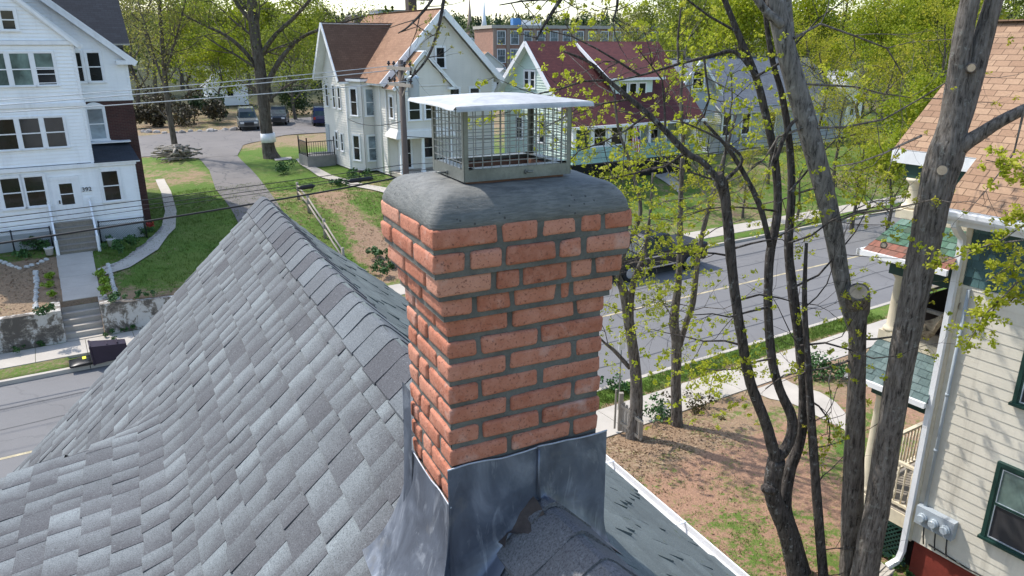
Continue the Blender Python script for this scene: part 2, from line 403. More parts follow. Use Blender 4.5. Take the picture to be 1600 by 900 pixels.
def ground_material():
    m, t, b = newmat('grass_and_soil'); co = objco(t)
    a = t.nodes.new('ShaderNodeAttribute'); a.attribute_name = 'zone'
    sp = t.nodes.new('ShaderNodeSeparateColor'); t.links.new(a.outputs['Color'], sp.inputs[0])
    n1 = noise_tex(t, 1.6, 7, .72, co); n2 = noise_tex(t, 22, 5, .7, co); n3 = noise_tex(t, .5, 4, .6, co)
    grass = ramp(t, n2.outputs[0], [(.25, (.036, .075, .012)), (.5, (.085, .155, .024)), (.78, (.17, .235, .05))])
    grass = mix(t, ramp(t, n3.outputs[0], [(.42, 0.), (.7, .5)]), grass, (.17, .19, .055))
    soil = mix(t, sp.outputs[1], (.285, .215, .135), (.40, .235, .155))
    soil = mix(t, 1, soil, ramp(t, n2.outputs[0], [(.25, .5), (.6, 1.), (.8, 1.)]), 'MULTIPLY')
    v = t.nodes.new('ShaderNodeTexVoronoi'); v.inputs['Scale'].default_value = 13; t.links.new(co, v.inputs['Vector'])
    lit = ramp(t, v.outputs['Color'], [(.2, (.10, .065, .04)), (.5, (.26, .17, .10)), (.9, (.42, .32, .22))])
    lf = mth(t, 'MULTIPLY', sp.outputs[2], ramp(t, n1.outputs[0], [(.42, 0.), (.6, .9)])); soil = mix(t, lf, soil, lit)
    k = mth(t, 'ADD', sp.outputs[0], mth(t, 'MULTIPLY', mth(t, 'SUBTRACT', n1.outputs[0], .5), 1.9))
    n6 = noise_tex(t, 6, 5, .75, co); k = mth(t, 'ADD', k, mth(t, 'MULTIPLY', mth(t, 'SUBTRACT', n2.outputs[0], .5), 1.5)); k = mth(t, 'ADD', k, mth(t, 'MULTIPLY', mth(t, 'SUBTRACT', n6.outputs[0], .5), 1.3))
    col = mix(t, ramp(t, k, [(.40, 0.), (.68, 1.)]), soil, grass)
    col = mix(t, a.outputs['Alpha'], col, (.040, .046, .020))
    t.links.new(col, b.inputs['Base Color']); b.inputs['Roughness'].default_value = .95; b.inputs['Specular IOR Level'].default_value = .15
    bump(t, b, n2.outputs[0], .9, .05); return m
GROUND = ground_material()
def make_ground():
    vs = [W(s, n, hgt(s, n)) for n in nl_ for s in sl_]; k = len(sl_); fs = []
    for j in range(len(nl_)-1):
        for i in range(k-1): fs.append((j*k+i, j*k+i+1, (j+1)*k+i+1, (j+1)*k+i))
    me = bpy.data.meshes.new('ground'); me.from_pydata(vs, [], fs); me.materials.append(GROUND)
    at = me.attributes.new('zone', 'FLOAT_COLOR', 'POINT'); flat = []
    for n in nl_:
        for s in sl_: flat += list(zone(s, n)) + [smo(math.hypot(s-10, n), 85, 125)]
    at.data.foreach_set('color', flat); me.polygons.foreach_set('use_smooth', [True]*len(fs))
    o = bpy.data.objects.new('ground', me); C.objects.link(o); tag(o, kind='structure')
make_ground()
def asphalt(name, c, crack=.5):
    m, t, b = newmat(name); co = objco(t)
    n1 = noise_tex(t, .35, 5, .6, co); n2 = noise_tex(t, 45, 3, .7, co); n5 = noise_tex(t, 1.4, 5, .7, co)
    col = ramp(t, n1.outputs[0], [(.25, dim(c, .85)), (.75, dim(c, 1.12))])
    col = mix(t, ramp(t, n5.outputs[0], [(.56, 0.), (.7, .3)]), col, dim(c, .6))
    col = mix(t, 1, col, ramp(t, n2.outputs[0], [(.25, .72), (.7, 1.)]), 'MULTIPLY')
    if crack:
        v = t.nodes.new('ShaderNodeTexVoronoi'); v.feature = 'DISTANCE_TO_EDGE'; v.inputs['Scale'].default_value = .32
        n4 = noise_tex(t, 1.6, 3, .6, co); vv = t.nodes.new('ShaderNodeVectorMath'); vv.operation = 'ADD'
        sc = t.nodes.new('ShaderNodeVectorMath'); sc.operation = 'SCALE'; sc.inputs['Scale'].default_value = .8
        t.links.new(n4.outputs['Color'], sc.inputs[0]); t.links.new(co, vv.inputs[0]); t.links.new(sc.outputs[0], vv.inputs[1]); t.links.new(vv.outputs[0], v.inputs['Vector'])
        col = mix(t, mth(t, 'MULTIPLY', mth(t, 'LESS_THAN', v.outputs['Distance'], .010), crack), col, (.05, .05, .05))
    t.links.new(col, b.inputs['Base Color']); b.inputs['Roughness'].default_value = .88; bump(t, b, n2.outputs[0], .4, .006); return m
ROADM = asphalt('worn_asphalt', (.175, .170, .167), .18)
DRIVEM = asphalt('brown_worn_asphalt', (.165, .148, .136), .7)
def sheet(name, mat, fn, nu, nv, label=None):
    mb = MB(); mb.grid(fn, nu, nv, smooth=True); o = mb.build(name, mat); tag(o, kind='structure'); return o
def drape(name, mat, left, right, nv=20, nu=3, off=.03):
    """a strip between two polylines of (s, n), laid on the ground"""
    def along(pl, t):
        x = t*(len(pl)-1); i = min(int(x), len(pl)-2); f = x-i
        return (pl[i][0]*(1-f)+pl[i+1][0]*f, pl[i][1]*(1-f)+pl[i+1][1]*f)
    def fn(u, v):
        a = along(left, v); b = along(right, v); s = a[0]*(1-u)+b[0]*u; n = a[1]*(1-u)+b[1]*u
        return W(s, n, hgt(s, n)+off)
    return sheet(name, mat, fn, nu, nv)
def flat(name, mat, s0, s1, n0, n1, z, ns=60):
    return sheet(name, mat, lambda u, v: W(s0+(s1-s0)*u, n0+(n1-n0)*v, z), ns, 2)
flat('road', ROADM, -160, 260, 15.60, 26.0, 0, 120)
YEL = M('yellow_paint', (.50, .42, .26), .7, .35, 3, .4, 25); TAR = M('tar_seal', (.055, .055, .058), .6, .2, 4)
flat('road_marking', YEL, -160, 260, 20.74, 20.86, .005, 120)
rng = random.Random(5)
def tarline(pts, wd):
    mb = MB()
    for (a, b) in zip(pts[:-1], pts[1:]):
        p, q = W(a[0], a[1], .004), W(b[0], b[1], .004); d = (q-p).normalized(); x = d.cross(ZV)*wd/2
        mb.face([p-x, q-x, q+x, p+x])
    o = mb.build('tar_seam', TAR); tag(o, kind='structure')
for n0, wd in ((22.6, .05), (24.0, .06), (18.6, .05), (17.1, .06), (19.6, .035)):
    tarline([(s, n0+.09*fb(s, n0*7, .5)+.03*fb(s, n0, 2.5)) for s in frange(-20, 60, .5)], wd)
for s0, a, b in ((-4.2, 18, 24.5), (9.8, 16, 21), (13.5, 17, 25), (17.5, 16.5, 22), (25, 18, 25), (5.5, 20, 25.5), (31, 16, 25)):
    tarline([(s0+.5*fb(n, s0, .9)+.12*(n-a), n) for n in frange(a, b, .35)], .035)
def kerb(n0, n1):
    mb = MB(); s = -120
    while s < 200:
        mb.sbox(s, s+2.98, n0, n1, -.06, .13); s += 3
    tag(mb.build('kerb', CONC), kind='structure')
kerb(15.6, 15.76); kerb(25.84, 26.0)
def walk(name, s0, s1, n0, n1, z, slab=1.5):
    mb = MB(); s = s0
    while s < s1-.05:
        e = min(s+slab-.015, s1); mb.sbox(s, e, n0, n1, z-.1, z+.004*fb(s, n0, 3)); s += slab
    o = mb.build(name, CONC); tag(o, kind='structure')
walk('pavement', -60, 120, 13.3, 14.62, .15); walk('pavement', -60, 6.9, 27.0, 28.4, .145); walk('pavement', 9.8, 120, 27.0, 28.4, .145)
drape('driveway', DRIVEM, [(6.7, 25.9), (6.9, 31), (7.3, 37)]+[sn_of(at_z(x, y, 2)) for x, y in ((337, 296), (327, 266), (310, 247))],
      [(10.2, 25.9), (9.8, 31), (9.7, 38)]+[sn_of(at_z(x, y, 2)) for x, y in ((410, 286), (396, 269), (371, 244))], 60, 6, .035)
drape('driveway', DRIVEM, [sn_of(at_z(x, y, 2)) for x, y in ((190, 248), (222, 244), (312, 248), (371, 244), (380, 227), (444, 212), (507, 207), (560, 205))],
      [sn_of(at_z(x, y, 2)) for x, y in ((190, 214), (222, 213), (298, 206), (345, 203), (369, 199), (457, 184), (495, 180), (560, 178))], 60, 8, .045)
# ---------------------------------------------------------------- the near house: roof and chimney
HY = R(26.7); HA = Vector((math.cos(HY), math.sin(HY), 0)); HB = Vector((-math.sin(HY), math.cos(HY), 0))
RX, RY, RZ = .084, 2.09, 8.60
def HP(D, s, z): return Vector((RX, RY, 0)) + HA*D + HB*s + Vector((0, 0, z))
def hd(p): q = Vector((p.x-RX, p.y-RY, 0)); return q.dot(HA), q.dot(HB)
RPROF = [(0, 8.60), (.30, 8.29), (.5, 8.105), (.75, 7.89), (1.82, 6.965)]
def zright(D):
    for (a, za), (b, zb) in zip(RPROF[:-1], RPROF[1:]):
        if D <= b: return za+(zb-za)*(D-a)/(b-a)
    return RPROF[-1][1]-(D-1.82)*.86
def left_pt(v, s):
    """distance v down the left slope -> (D, z); for s < 3.4 a shallower dormer roof grows out of it"""
    D0 = v*.722; z0 = RZ-.958*D0
    k = 1-smo(s, 3.34, 3.80)
    if k > 0 and v > 1.42:
        t = v-1.42; bl = .34
        if t < bl: D1 = 1.025+.722*t+(.985-.722)*t*t/(2*bl); z1 = RZ-.958*1.025-(.692*t-(.692-.165)*t*t/(2*bl))
        else:
            D1 = 1.025+.722*bl+(.985-.722)*bl/2+.985*(t-bl); z1 = RZ-.958*1.025-(.692*bl-(.692-.165)*bl/2)-.165*(t-bl)
        D0 = D0*(1-k)+D1*k; z0 = z0*(1-k)+z1*k
    return D0, z0
def roofz(p):
    D, s = hd(p)
    return RZ-.958*(-D) if D < 0 else zright(D)
SEND = 5.57
house = thing('shingled_house', 'near house with steep grey asphalt shingle roof carrying the orange brick chimney', 'house', HP(0, 1.5, .3))
rng = random.Random(11)
def tab_course(mb, P, s0, s1, wmin, wmax, lift, rise, tonefn, gapp=.12, nseg=1):
    """P(f, s, up): f 0 = lower edge of the course, 1 = upper"""
    s = s0 - rng.uniform(0, wmax)
    while s < s1:
        wd = rng.uniform(wmin, wmax); a = max(s, s0); b = min(s+wd, s1); a = a+(.0055 if rng.random() < gapp else .002); s += wd
        if b-a < .012: continue
        up = lift+(rise if rng.random() < .5 else rng.uniform(0, rise*.4)); dl = rng.uniform(-.006, .006); tl = rng.uniform(-.002, .002)
        tn = tonefn(a)
        p = [P(0, a, up+tl, dl), P(0, b, up-tl, dl), P(1, b, .001, 0), P(1, a, .001, 0)]
        g = [P(0, a, -.004, dl), P(0, b, -.004, dl), P(1, b, -.004, 0), P(1, a, -.004, 0)]
        uv = [(0, 1), (0, 0), (1, 0), (1, 1)]
        mb.face(p, uv, tn); mb.face([g[0], g[1], p[1], p[0]], [(0, 1)]*4, tn*.4)
        mb.face([p[3], p[0], g[0], g[3]][::-1], [(0, .5)]*4, tn*.6); mb.face([p[1], p[2], g[2], g[1]][::-1], [(0, .5)]*4, tn*.6)  # edge faces toned darker, putting the tab shadow lines into the colour
def roof_left():
    mb = MB(); ex = .160; nrm = Vector((0, 0, 1))
    nv = int(4.6/ex); last = [rng.random() for _ in range(400)]
    for i in range(nv):
        vt = 4.45-i*ex   # lower edge
        if vt-ex < -.05: break
        def P(f, s, up, dl, vt=vt):
            v = max(vt+dl-f*(ex+.012), 0); D, z = left_pt(v, s); return HP(-D, s, z+.004*fb(D*2, s*2, 1.3)) + (ZV*.72-HA*.69)*up
        ph = rng.uniform(0, 50)
        def tf(s): return cl(.58+.5*fb(s*1.0, ph, 4.2)+rng.uniform(-.30, .30))
        smax = SEND if vt*.722 < 3.0 else 3.6
        tab_course(mb, P, -2.4, smax+rng.uniform(-.004, .01), .11, .235, .006, .006, tf, .62)
    return mb
rl = roof_left().build('roof', TAB, house, uv=True)
def roof_right():
    mb = MB(); ex = .128
    L = [0]
    def at(v):
        acc = 0
        for (a, za), (b, zb) in zip(RPROF[:-1], RPROF[1:]):
            l = math.hypot(b-a, zb-za)
            if v <= acc+l: f = (v-acc)/l; return a+(b-a)*f, za+(zb-za)*f
            acc += l
        return RPROF[-1]
    tot = sum(math.hypot(b[0]-a[0], b[1]-a[1]) for a, b in zip(RPROF[:-1], RPROF[1:]))
    v = tot
    while v > 0:
        def P(f, s, up, dl, v=v):
            D, z = at(max(0, v+dl-f*(ex+.01))); return HP(D, s, z)+(ZV*.75+HA*.66)*up
        ph = rng.uniform(0, 50)
        def tf(s): return cl(.5+.9*fb(s, ph, 2.5)+rng.uniform(-.2, .2))
        # three-tab shingles, corners lifted with age
        tab_course(mb, P, -2.4, SEND, .10, .31, .003, .012, tf, .5)
        v -= ex
    return mb
rr = roof_right().build('roof', TABOLD, house, uv=True); rr['label'] = 'older green grey roof slope on the garden side with curled shingles'
# plain boarding under the shingles, walls, gables
mb = MB()
def ztop(D): return RZ-.958*(-D) if D < 0 else zright(D)
prof = [(-3.05, RZ-.958*3.05-.03), (0, RZ-.03)]+[(d, z-.03) for d, z in RPROF[1:]]
for (a, za), (b, zb) in zip(prof[:-1], prof[1:]):
    mb.hexa([HP(a, -2.4, za-.08), HP(b, -2.4, zb-.08), HP(b, SEND-.02, zb-.08), HP(a, SEND-.02, za-.08), HP(a, -2.4, za), HP(b, -2.4, zb), HP(b, SEND-.02, zb), HP(a, SEND-.02, za)])
mb.build('roof_deck', WOODG, house)
mb = MB()
mb.hexa([HP(-2.7, -2.0, .1), HP(1.45, -2.0, .1), HP(1.45, SEND-.25, .1), HP(-2.7, SEND-.25, .1), HP(-2.7, -2.0, 5.85), HP(1.45, -2.0, 7.1), HP(1.45, SEND-.25, 7.1), HP(-2.7, SEND-.25, 5.85)])
mb.face([HP(-2.7, SEND-.24, 5.8), HP(1.45, SEND-.24, 7.0), HP(0, SEND-.24, 8.45)]); mb.build('wall', WHITE, house)
# dormer cheek wall under the shallow roof
mb = MB(); pts = []
mb.hexa([HP(-3.1, -2.2, 5.5), HP(-1.6, -2.2, 5.5), HP(-1.6, 3.3, 5.5), HP(-3.1, 3.3, 5.5), HP(-3.1, -2.2, 7.05), HP(-1.6, -2.2, 7.2), HP(-1.6, 3.3, 7.2), HP(-3.1, 3.3, 7.05)])
mb.build('dormer', WHITE, house)
# gutter with downturned lip
mb = MB(); g = [(0, .035), (0, -.07), (.09, -.075), (.115, -.02), (.115, .03), (.105, .03), (.105, -.015), (.085, -.065), (.008, -.06), (.008, .035)]
L = [HP(1.80+d, -2.5, 6.93+z) for d, z in g]; H_ = [HP(1.80+d, 5.4, 6.93+z) for d, z in g]
for i in range(len(g)):
    j = (i+1) % len(g); mb.face([L[i], L[j], H_[j], H_[i]])
mb.face(L[::-1]); mb.face(H_)
gut = mb.build('gutter', TRIMW, house); mb = MB()
for s in frange(-2, 5.2, .85): mb = MB(); mb.bar(HP(1.80, s, 6.962), HP(1.915, s, 6.962), .016, .006); mb.build('bracket', TRIMW, gut)
def cap_piece(mb, s0, s1, wl, wr, lo, hi, tone, tonefn=None, wav=0, ph=0):
    prof = [-wl, -wl*.6, -wl*.3, -.035, -.012, .012, .035, wr*.3, wr*.6, wr]
    def pt(d, s, up):
        D, z = (abs(d), RZ-.958*abs(d)) if d < 0 else (d, zright(d))
        k = math.exp(-(d/.028)**2)
        return HP(d, s, z+.019-.016*k+up*(.75+.25*k)+wav*fb(d*9+ph, s*7, 1))
    n = len(prof)
    up = lambda e: lo if e == 0 else hi
    rows = []
    for e, s in ((0, s0), (.5, (s0+s1)/2), (1, s1)):
        rows.append([pt(d, s+(.018*(abs(d)/.15)**2 if e == 0 else 0)+wav*.8*fb(d*8, ph, 1), lo+(hi-lo)*e) for d in prof])
    b = len(mb.v)
    for j in range(2):
        for i in range(n-1):
            mb.face([rows[j][i], rows[j][i+1], rows[j+1][i+1], rows[j+1][i]], [(0, .8-.2*j), (0, .8-.2*j), (0, .6-.2*j), (0, .6-.2*j)], tone, 0, True)
    low = [p-Vector((0, 0, .016)) for p in rows[0]]
    for i in range(n-1): mb.face([low[i], low[i+1], rows[0][i+1], rows[0][i]], [(0, .9)]*4, tone*.5)
    for i, o in ((0, -HA), (n-1, HA)):
        mb.face([rows[0][i], rows[1][i], rows[1][i]-ZV*.014, rows[0][i]-ZV*.014], [(0, .9)]*4, tone*.5)
        mb.face([rows[1][i], rows[2][i], rows[2][i]-ZV*.014, rows[1][i]-ZV*.014], [(0, .9)]*4, tone*.5)
mb = MB(); s = .47
while s < SEND-.02:
    cap_piece(mb, s, min(s+.235, SEND+.02), .165+rng.uniform(-.006, .006), .15, .012, .002, cl(.5+rng.uniform(-.5, .5)), wav=.004, ph=s*5); s += .205
mb.build('ridge_cap', TABCAP, house, uv=True)
mb = MB()
edges = [-2.4+.165*i for i in range(12)]+[-.53, -.39, -.25, -.10]
for i, e in enumerate(edges):
    cap_piece(mb, e, min(e+.20, -.012), (.185 if e < -.2 else .07)+rng.uniform(-.02, .02), .165, .024+.004*rng.random(), .008, cl(.65+rng.uniform(-.3, .3)), wav=.012, ph=e*7)
o = mb.build('ridge_cap', TABNEAR, house, uv=True); o['label'] = 'worn wavy ridge cap shingles in front of the chimney'
# torn felt flap at the foot of the chimney
mb = MB()
def flap(u, v):
    d = -.035-.13*u; s = -.012-.10*v*(1-.5*u)+.02*math.sin(u*11)*v+.012*math.sin(u*29)*v
    return HP(d, s, RZ-.958*abs(d)+.050+.012*math.sin(u*5+v*3)-.02*v*(1-u))
mb.grid(flap, 8, 4); o = mb.build('felt_flap', TORN, house)
# --- chimney
KY = R(26.0); KA = Vector((math.cos(KY), math.sin(KY), 0)); KB = Vector((-math.sin(KY), math.cos(KY), 0)); KX, KYY = -.184, 1.93
KW, KD = .523, .372
def KP(u, v, z): return Vector((KX, KYY, 0))+KA*u+KB*v+Vector((0, 0, z))
OUT = [.054, .053, .038, .019] + [0]*14
CZ = 9.541; CH = .0692; BD = .094; JT = .0148
def brick(bm_, u0, u1, v0, v1, z0, z1, tone, tl):
    b = bmesh.new(); r = bmesh.ops.create_cube(b, size=1)
    su, sv, sz = u1-u0, v1-v0, z1-z0
    for vtx in b.verts: vtx.co = Vector((vtx.co.x*su, vtx.co.y*sv, vtx.co.z*sz))
    bmesh.ops.bevel(b, geom=b.edges[:], offset=.0105, segments=3, profile=.55, affect='EDGES')
    sk = rng.uniform(-.004, .004); sk2 = rng.uniform(-.0025, .0025)
    cx, cy, cz = (u0+u1)/2, (v0+v1)/2, (z0+z1)/2
    pts = []
    for vtx in b.verts:
        c = vtx.co.copy(); c.z += c.x*sk*2+c.y*sk
        q = Vector((cx, cy, cz))+c
        nz = mnoise.noise_vector(q*60)*.0022+mnoise.noise_vector(q*18+Vector((tone*9, 0, 0)))*.0042
        q += nz; pts.append(KP(q.x, q.y+sk2, q.z))
    bm_.mesh(pts, [tuple(x.index for x in f.verts) for f in b.faces], tone, 0, True); b.free()
stack = MB(); mort = MB()
def splits(L, first):
    out = []; x = 0; i = 0
    while x < L-.03:
        l = first if i == 0 else .188
        l *= rng.uniform(.965, 1.03)
        if L-(x+l) < .05: l = L-x
        out.append((x, min(x+l, L))); x += l+JT*rng.uniform(.85, 1.35); i += 1
    return out
rowA = {0: [.215, .125, .125, .075], 1: [.10, .165, .078, .165], 2: [.20, .085, .175, .085], 3: [.12, .165, .035, .165]}
for i in range(17):
    o = OUT[i]; z1 = CZ-i*CH; z0 = z1-(CH-JT*rng.uniform(.9, 1.2)); par = i % 2
    Wt, Dt = KW+2*o, KD+2*o
    z1 += rng.uniform(-.0015, .0015)
    tn = lambda: cl(.5+rng.gauss(0, .24))
    def put(side, a, b):
        j = rng.uniform(-.0035, .0025)
        if side == 0: brick(stack, -o+a, -o+b, -o+j, -o+BD, z0, z1, tn(), 0)
        if side == 1: brick(stack, -o+j, -o+BD, -o+a, -o+b, z0, z1, tn(), 0)
        if side == 2: brick(stack, -o+a, -o+b, KD+o-BD, KD+o-j, z0, z1, tn(), 0)
        if side == 3: brick(stack, KW+o-BD, KW+o-j, -o+a, -o+b, z0, z1, tn(), 0)
    E1 = BD+JT
    if i in rowA:
        ws = rowA[i]; tot = sum(ws); av = (Wt if par else Wt-E1)-JT*(len(ws)-1); x = E1 if False else 0
        x0 = 0
        span = Wt-E1 if par == 0 else Wt-E1
        x = 0 if par == 0 else E1
        av = span-JT*(len(ws)-1)
        for q in ws: put(0, x, x+q/tot*av); x += q/tot*av+JT
    else:
        for a, b in splits(Wt-E1, .188): put(0, a+(E1 if par else 0), b+(E1 if par else 0))
    for a, b in splits(Dt-E1, .168): put(1, a+(0 if par else E1), b+(0 if par else E1))
    for a, b in splits(Wt-E1, .15): put(2, a+(0 if par else E1), b+(0 if par else E1))
    for a, b in splits(Dt-E1, .2): put(3, a+(E1 if par else 0), b+(E1 if par else 0))
    # mortar between the bricks, slightly smeared
    oo = o-.0075; zt, zb = CZ-i*CH+.001, CZ-(i+1)*CH+.001
    on = OUT[i+1]-.0075 if i < 16 else oo
    def wob(u, v, z, nx, ny):
        q = KP(u, v, z); k = .0026*mnoise.noise(q*24)+.0016*mnoise.noise(q*70)-.0004; return q+KA*nx*k+KB*ny*k
    for (ua, va, ub, vb, nx, ny) in ((-oo, -oo, KW+oo, -oo, 0, -1), (-oo, KD+oo, -oo, -oo, -1, 0), (KW+oo, -oo, KW+oo, KD+oo, 1, 0), (KW+oo, KD+oo, -oo, KD+oo, 0, 1)):
        mort.grid(lambda s, t, ua=ua, va=va, ub=ub, vb=vb, nx=nx, ny=ny: wob(ua+(ub-ua)*s, va+(vb-va)*s, zb+(zt-zb)*t, nx, ny), 48, 6)
    mort.mesh([KP(-oo, -oo, zb), KP(KW+oo, -oo, zb), KP(KW+oo, KD+oo, zb), KP(-oo, KD+oo, zb)], [(3, 2, 1, 0)])
chim = stack.build('chimney', BRICK, house); chim['label'] = 'orange red brick chimney with thick grey mortar joints and corbelled top'
mort.build('mortar', MORTAR, chim)
# crown: rounded cement block, sloping up to the flue
def rrect(u0, u1, v0, v1, r, z, nc=8, ns=14):
    pts = []
    cs = [(u1-r, v0+r, -90), (u1-r, v1-r, 0), (u0+r, v1-r, 90), (u0+r, v0+r, 180)]
    for k, (cx, cy, a0) in enumerate(cs):
        arc = [(cx+r*math.cos(R(a0+90*j/nc)), cy+r*math.sin(R(a0+90*j/nc))) for j in range(nc+1)]
        pts += arc
        nx_ = cs[(k+1) % 4]; st = (nx_[0]+r*math.cos(R(nx_[2])), nx_[1]+r*math.sin(R(nx_[2])))
        for j in range(1, ns): pts.append((arc[-1][0]+(st[0]-arc[-1][0])*j/ns, arc[-1][1]+(st[1]-arc[-1][1])*j/ns))
    return [(p[0], p[1], z) for p in pts]
CU0, CU1, CV0, CV1 = .093, .430, .072, .318
mb = MB(); loops = []
for o, r, z in ((.042, .020, 9.525), (.049, .024, 9.530), (.051, .026, 9.545), (.047, .028, 9.563), (.036, .028, 9.582), (.023, .027, 9.600), (.012, .026, 9.611), (.000, .025, 9.617), (-.045, .024, 9.626)):
    loops.append(rrect(-o, KW+o, -o, KD+o, r, z+.003))
loops.append(rrect(CU0-.012, CU1+.012, CV0-.012, CV1+.012, .02, 9.630)); loops.append(rrect(CU0+.03, CU1-.03, CV0+.03, CV1-.03, .01, 9.628))
nl = len(loops[0]); b0 = 0
for k, lp in enumerate(loops):
    for p in lp:
        q = KP(*p); d = mnoise.noise(q*9)*.0034+mnoise.noise(q*32)*.0018+mnoise.noise(Vector((q.x*12, q.y*12, q.z*110)))*.0008
        ctr = KP(KW/2, KD/2, p[2]); h = (q-ctr); h.z = 0; h.normalize()
        mb.v.append(q+h*d*(1 if k < 7 else .2)+Vector((0, 0, d*(.9 if k > 1 else .5))))
for k in range(len(loops)-1):
    for j in range(nl):
        mb.f.append((k*nl+j, k*nl+(j+1) % nl, (k+1)*nl+(j+1) % nl, (k+1)*nl+j)); mb.uv.append([(0, 0)]*4); mb.t.append(.5); mb.mi.append(0); mb.sm.append(True)
mb.build('crown', CROWN, chim)
CLAY = M('terracotta_flue', (.22, .115, .075), .9, .25, 12, .2, 80, bmp=.4)
mb = MB()
fu0, fu1, fv0, fv1 = CU0+.014, CU1-.014, CV0+.014, CV1-.014
for (a, b, c, d) in ((fu0, fu1, fv0, fv0+.022), (fu0, fu1, fv1-.022, fv1), (fu0, fu0+.022, fv0+.022, fv1-.022), (fu1-.022, fu1, fv0+.022, fv1-.022)):
    mb.box(KP(a, c, 9.58), KA*(b-a), KB*(d-c), ZV*.078)
mb.box(KP(fu0+.02, fv0+.02, 9.56), KA*(fu1-fu0-.04), KB*(fv1-fv0-.04), ZV*.01); mb.build('flue_liner', CLAY, chim)
# lead flashing
def lead(name, fn, nu, nv):
    mb = MB(); mb.grid(fn, nu, nv); mb.grid(lambda u, v: Vector(fn(1-u, v))+Vector((0, 0, -.002))+(KB*.002), nu, nv); return mb.build(name, LEAD, chim)
def curve(t, zt, base, out, bend=.58):
    if bend < .2:
        w_ = out*t**1.7; q = base(w_+.008); return Vector((q.x, q.y, roofz(q)+.021+(zt-roofz(base(.008))-.021)*(1-t)**1.55))
    """upright sheet that flares smoothly onto the roof: base(w) -> ground point for outward distance w"""
    k = max(0, (t-bend)/(1-bend)); w_ = .004*t+out*k**1.6; q = base(w_+.008); rz = roofz(q)+.021; h0 = zt-roofz(base(.008))-.021
    return Vector((q.x, q.y, rz+h0*max(0, 1-t/(bend+.16))**1.06))
def fl_r1(x, t):
    u = -.008+.308*x; o = .13*(1-x)**1.2+.03+.006*math.sin(x*9); return curve(t, 8.790+.005*math.sin(x*7), lambda w_: KP(u-.10*(1-x)**2*w_/.15, -w_, 0), o)+Vector((0, 0, .003*mnoise.noise(Vector((u*16, t*3, 2)))))
def fl_r2(x, t):
    u = .288+.252*x; o = .035+.05*x**2+.006*math.sin(x*11); return curve(t, 8.792+.004*math.sin(x*5+1), lambda w_: KP(u+.9*w_*x**3, -w_-.004, 0), o)+Vector((0, 0, .003*mnoise.noise(Vector((u*16, t*3, 5)))))
def fl_left(x, t):
    v = -.008+(KD+.02)*x; o = .20-.05*x+.005*math.sin(x*8); return curve(t, 8.662+.004*math.sin(x*9), lambda w_: KP(-w_, v+(.15*x**2-.10*(1-x)**2)*w_/.15, 0), o, .15)+Vector((0, 0, .003*mnoise.noise(Vector((v*16, t*3, 9)))))
def fl_corner(x, t):
    a, b = fl_left(0, t), fl_r1(0, t); q = a.lerp(b, x); k = 4*x*(1-x)*.05*t**2; d = (KP(-.1, -.1, 0)-KP(0, 0, 0)).normalized(); q = q+d*k; q.z = max(q.z-k*.6, roofz(q)+.018); return q
for fe, n_ in ((fl_r1, 14), (fl_r2, 14), (fl_left, 14)):
    mb = MB(); mb.tube([fe(i/n_, 0)+ZV*.001 for i in range(n_+1)], .0028, 6); mb.build('flashing_edge', BRIGHT_LEAD, chim)
lead('flashing', fl_r1, 26, 26); lead('flashing', fl_r2, 24, 26); lead('flashing', fl_left, 26, 28); lead('flashing_corner', fl_corner, 8, 26)
def fl_up(x, t):   # upstanding strip at the rear corner
    z = 8.90*(1-t)+8.30*t; u = -.010-.012*x-.03*t**2; v = KD-.035+.045*x; return KP(u, v, z+.02*x)
lead('flashing', fl_up, 4, 12)
mb = MB()
mb.tube([KP(.293, -.014, 8.787), KP(.291, -.017, 8.70), KP(.290, -.03, 8.60)], .004, 6)
mb.build('flashing_seam', LEAD, chim)
# --- chimney cap, lifts off the flue
capt = thing('chimney_cap', 'galvanised steel mesh cage with a sheet metal hood on top of the brick chimney', 'chimney cap', KP((CU0+CU1)/2, (CV0+CV1)/2, 9.636))
BRIGHT = M('bright_sheet_metal', (.46, .46, .445), .55, .30, 7, .2, 50, metal=.25, bmp=.10, bscale=7, bdist=.02, streak=None)
Z0, Z1 = 9.636, 9.846
mb = MB()
for (a, b, c, d) in ((CU0, CU1, CV0, CV0), (CU0, CU1, CV1, CV1), (CU0, CU0, CV0, CV1), (CU1, CU1, CV0, CV1)):
    p, q = KP(a, c, Z0), KP(b, d, Z0); nn = (q-p).cross(ZV).normalized()*.0015
    mb.hexa([p-nn, q-nn, q+nn, p+nn, p-nn+ZV*.033, q-nn+ZV*.033, q+nn+ZV*.033, p+nn+ZV*.033])
    # inner ledge that rests on the flue
    m = (KP((CU0+CU1)/2, (CV0+CV1)/2, Z0)-(p+q)/2).normalized()*.032
    mb.box(p+ZV*.0335, q-p, m, ZV*.0015)
mb.build('base_skirt', GALV, capt)
for (u, v, su, sv) in ((CU0, CV0, 1, 1), (CU1, CV0, -1, 1), (CU0, CV1, 1, -1), (CU1, CV1, -1, -1)):
    mb = MB(); p = KP(u, v, Z0+.002)-KA*su*.002-KB*sv*.002
    mb.box(p, KA*su*.0145, KB*sv*.0022, ZV*(Z1-Z0)); mb.box(p, KA*su*.0022, KB*sv*.0145, ZV*(Z1-Z0)); mb.build('corner_post', GALV, capt)
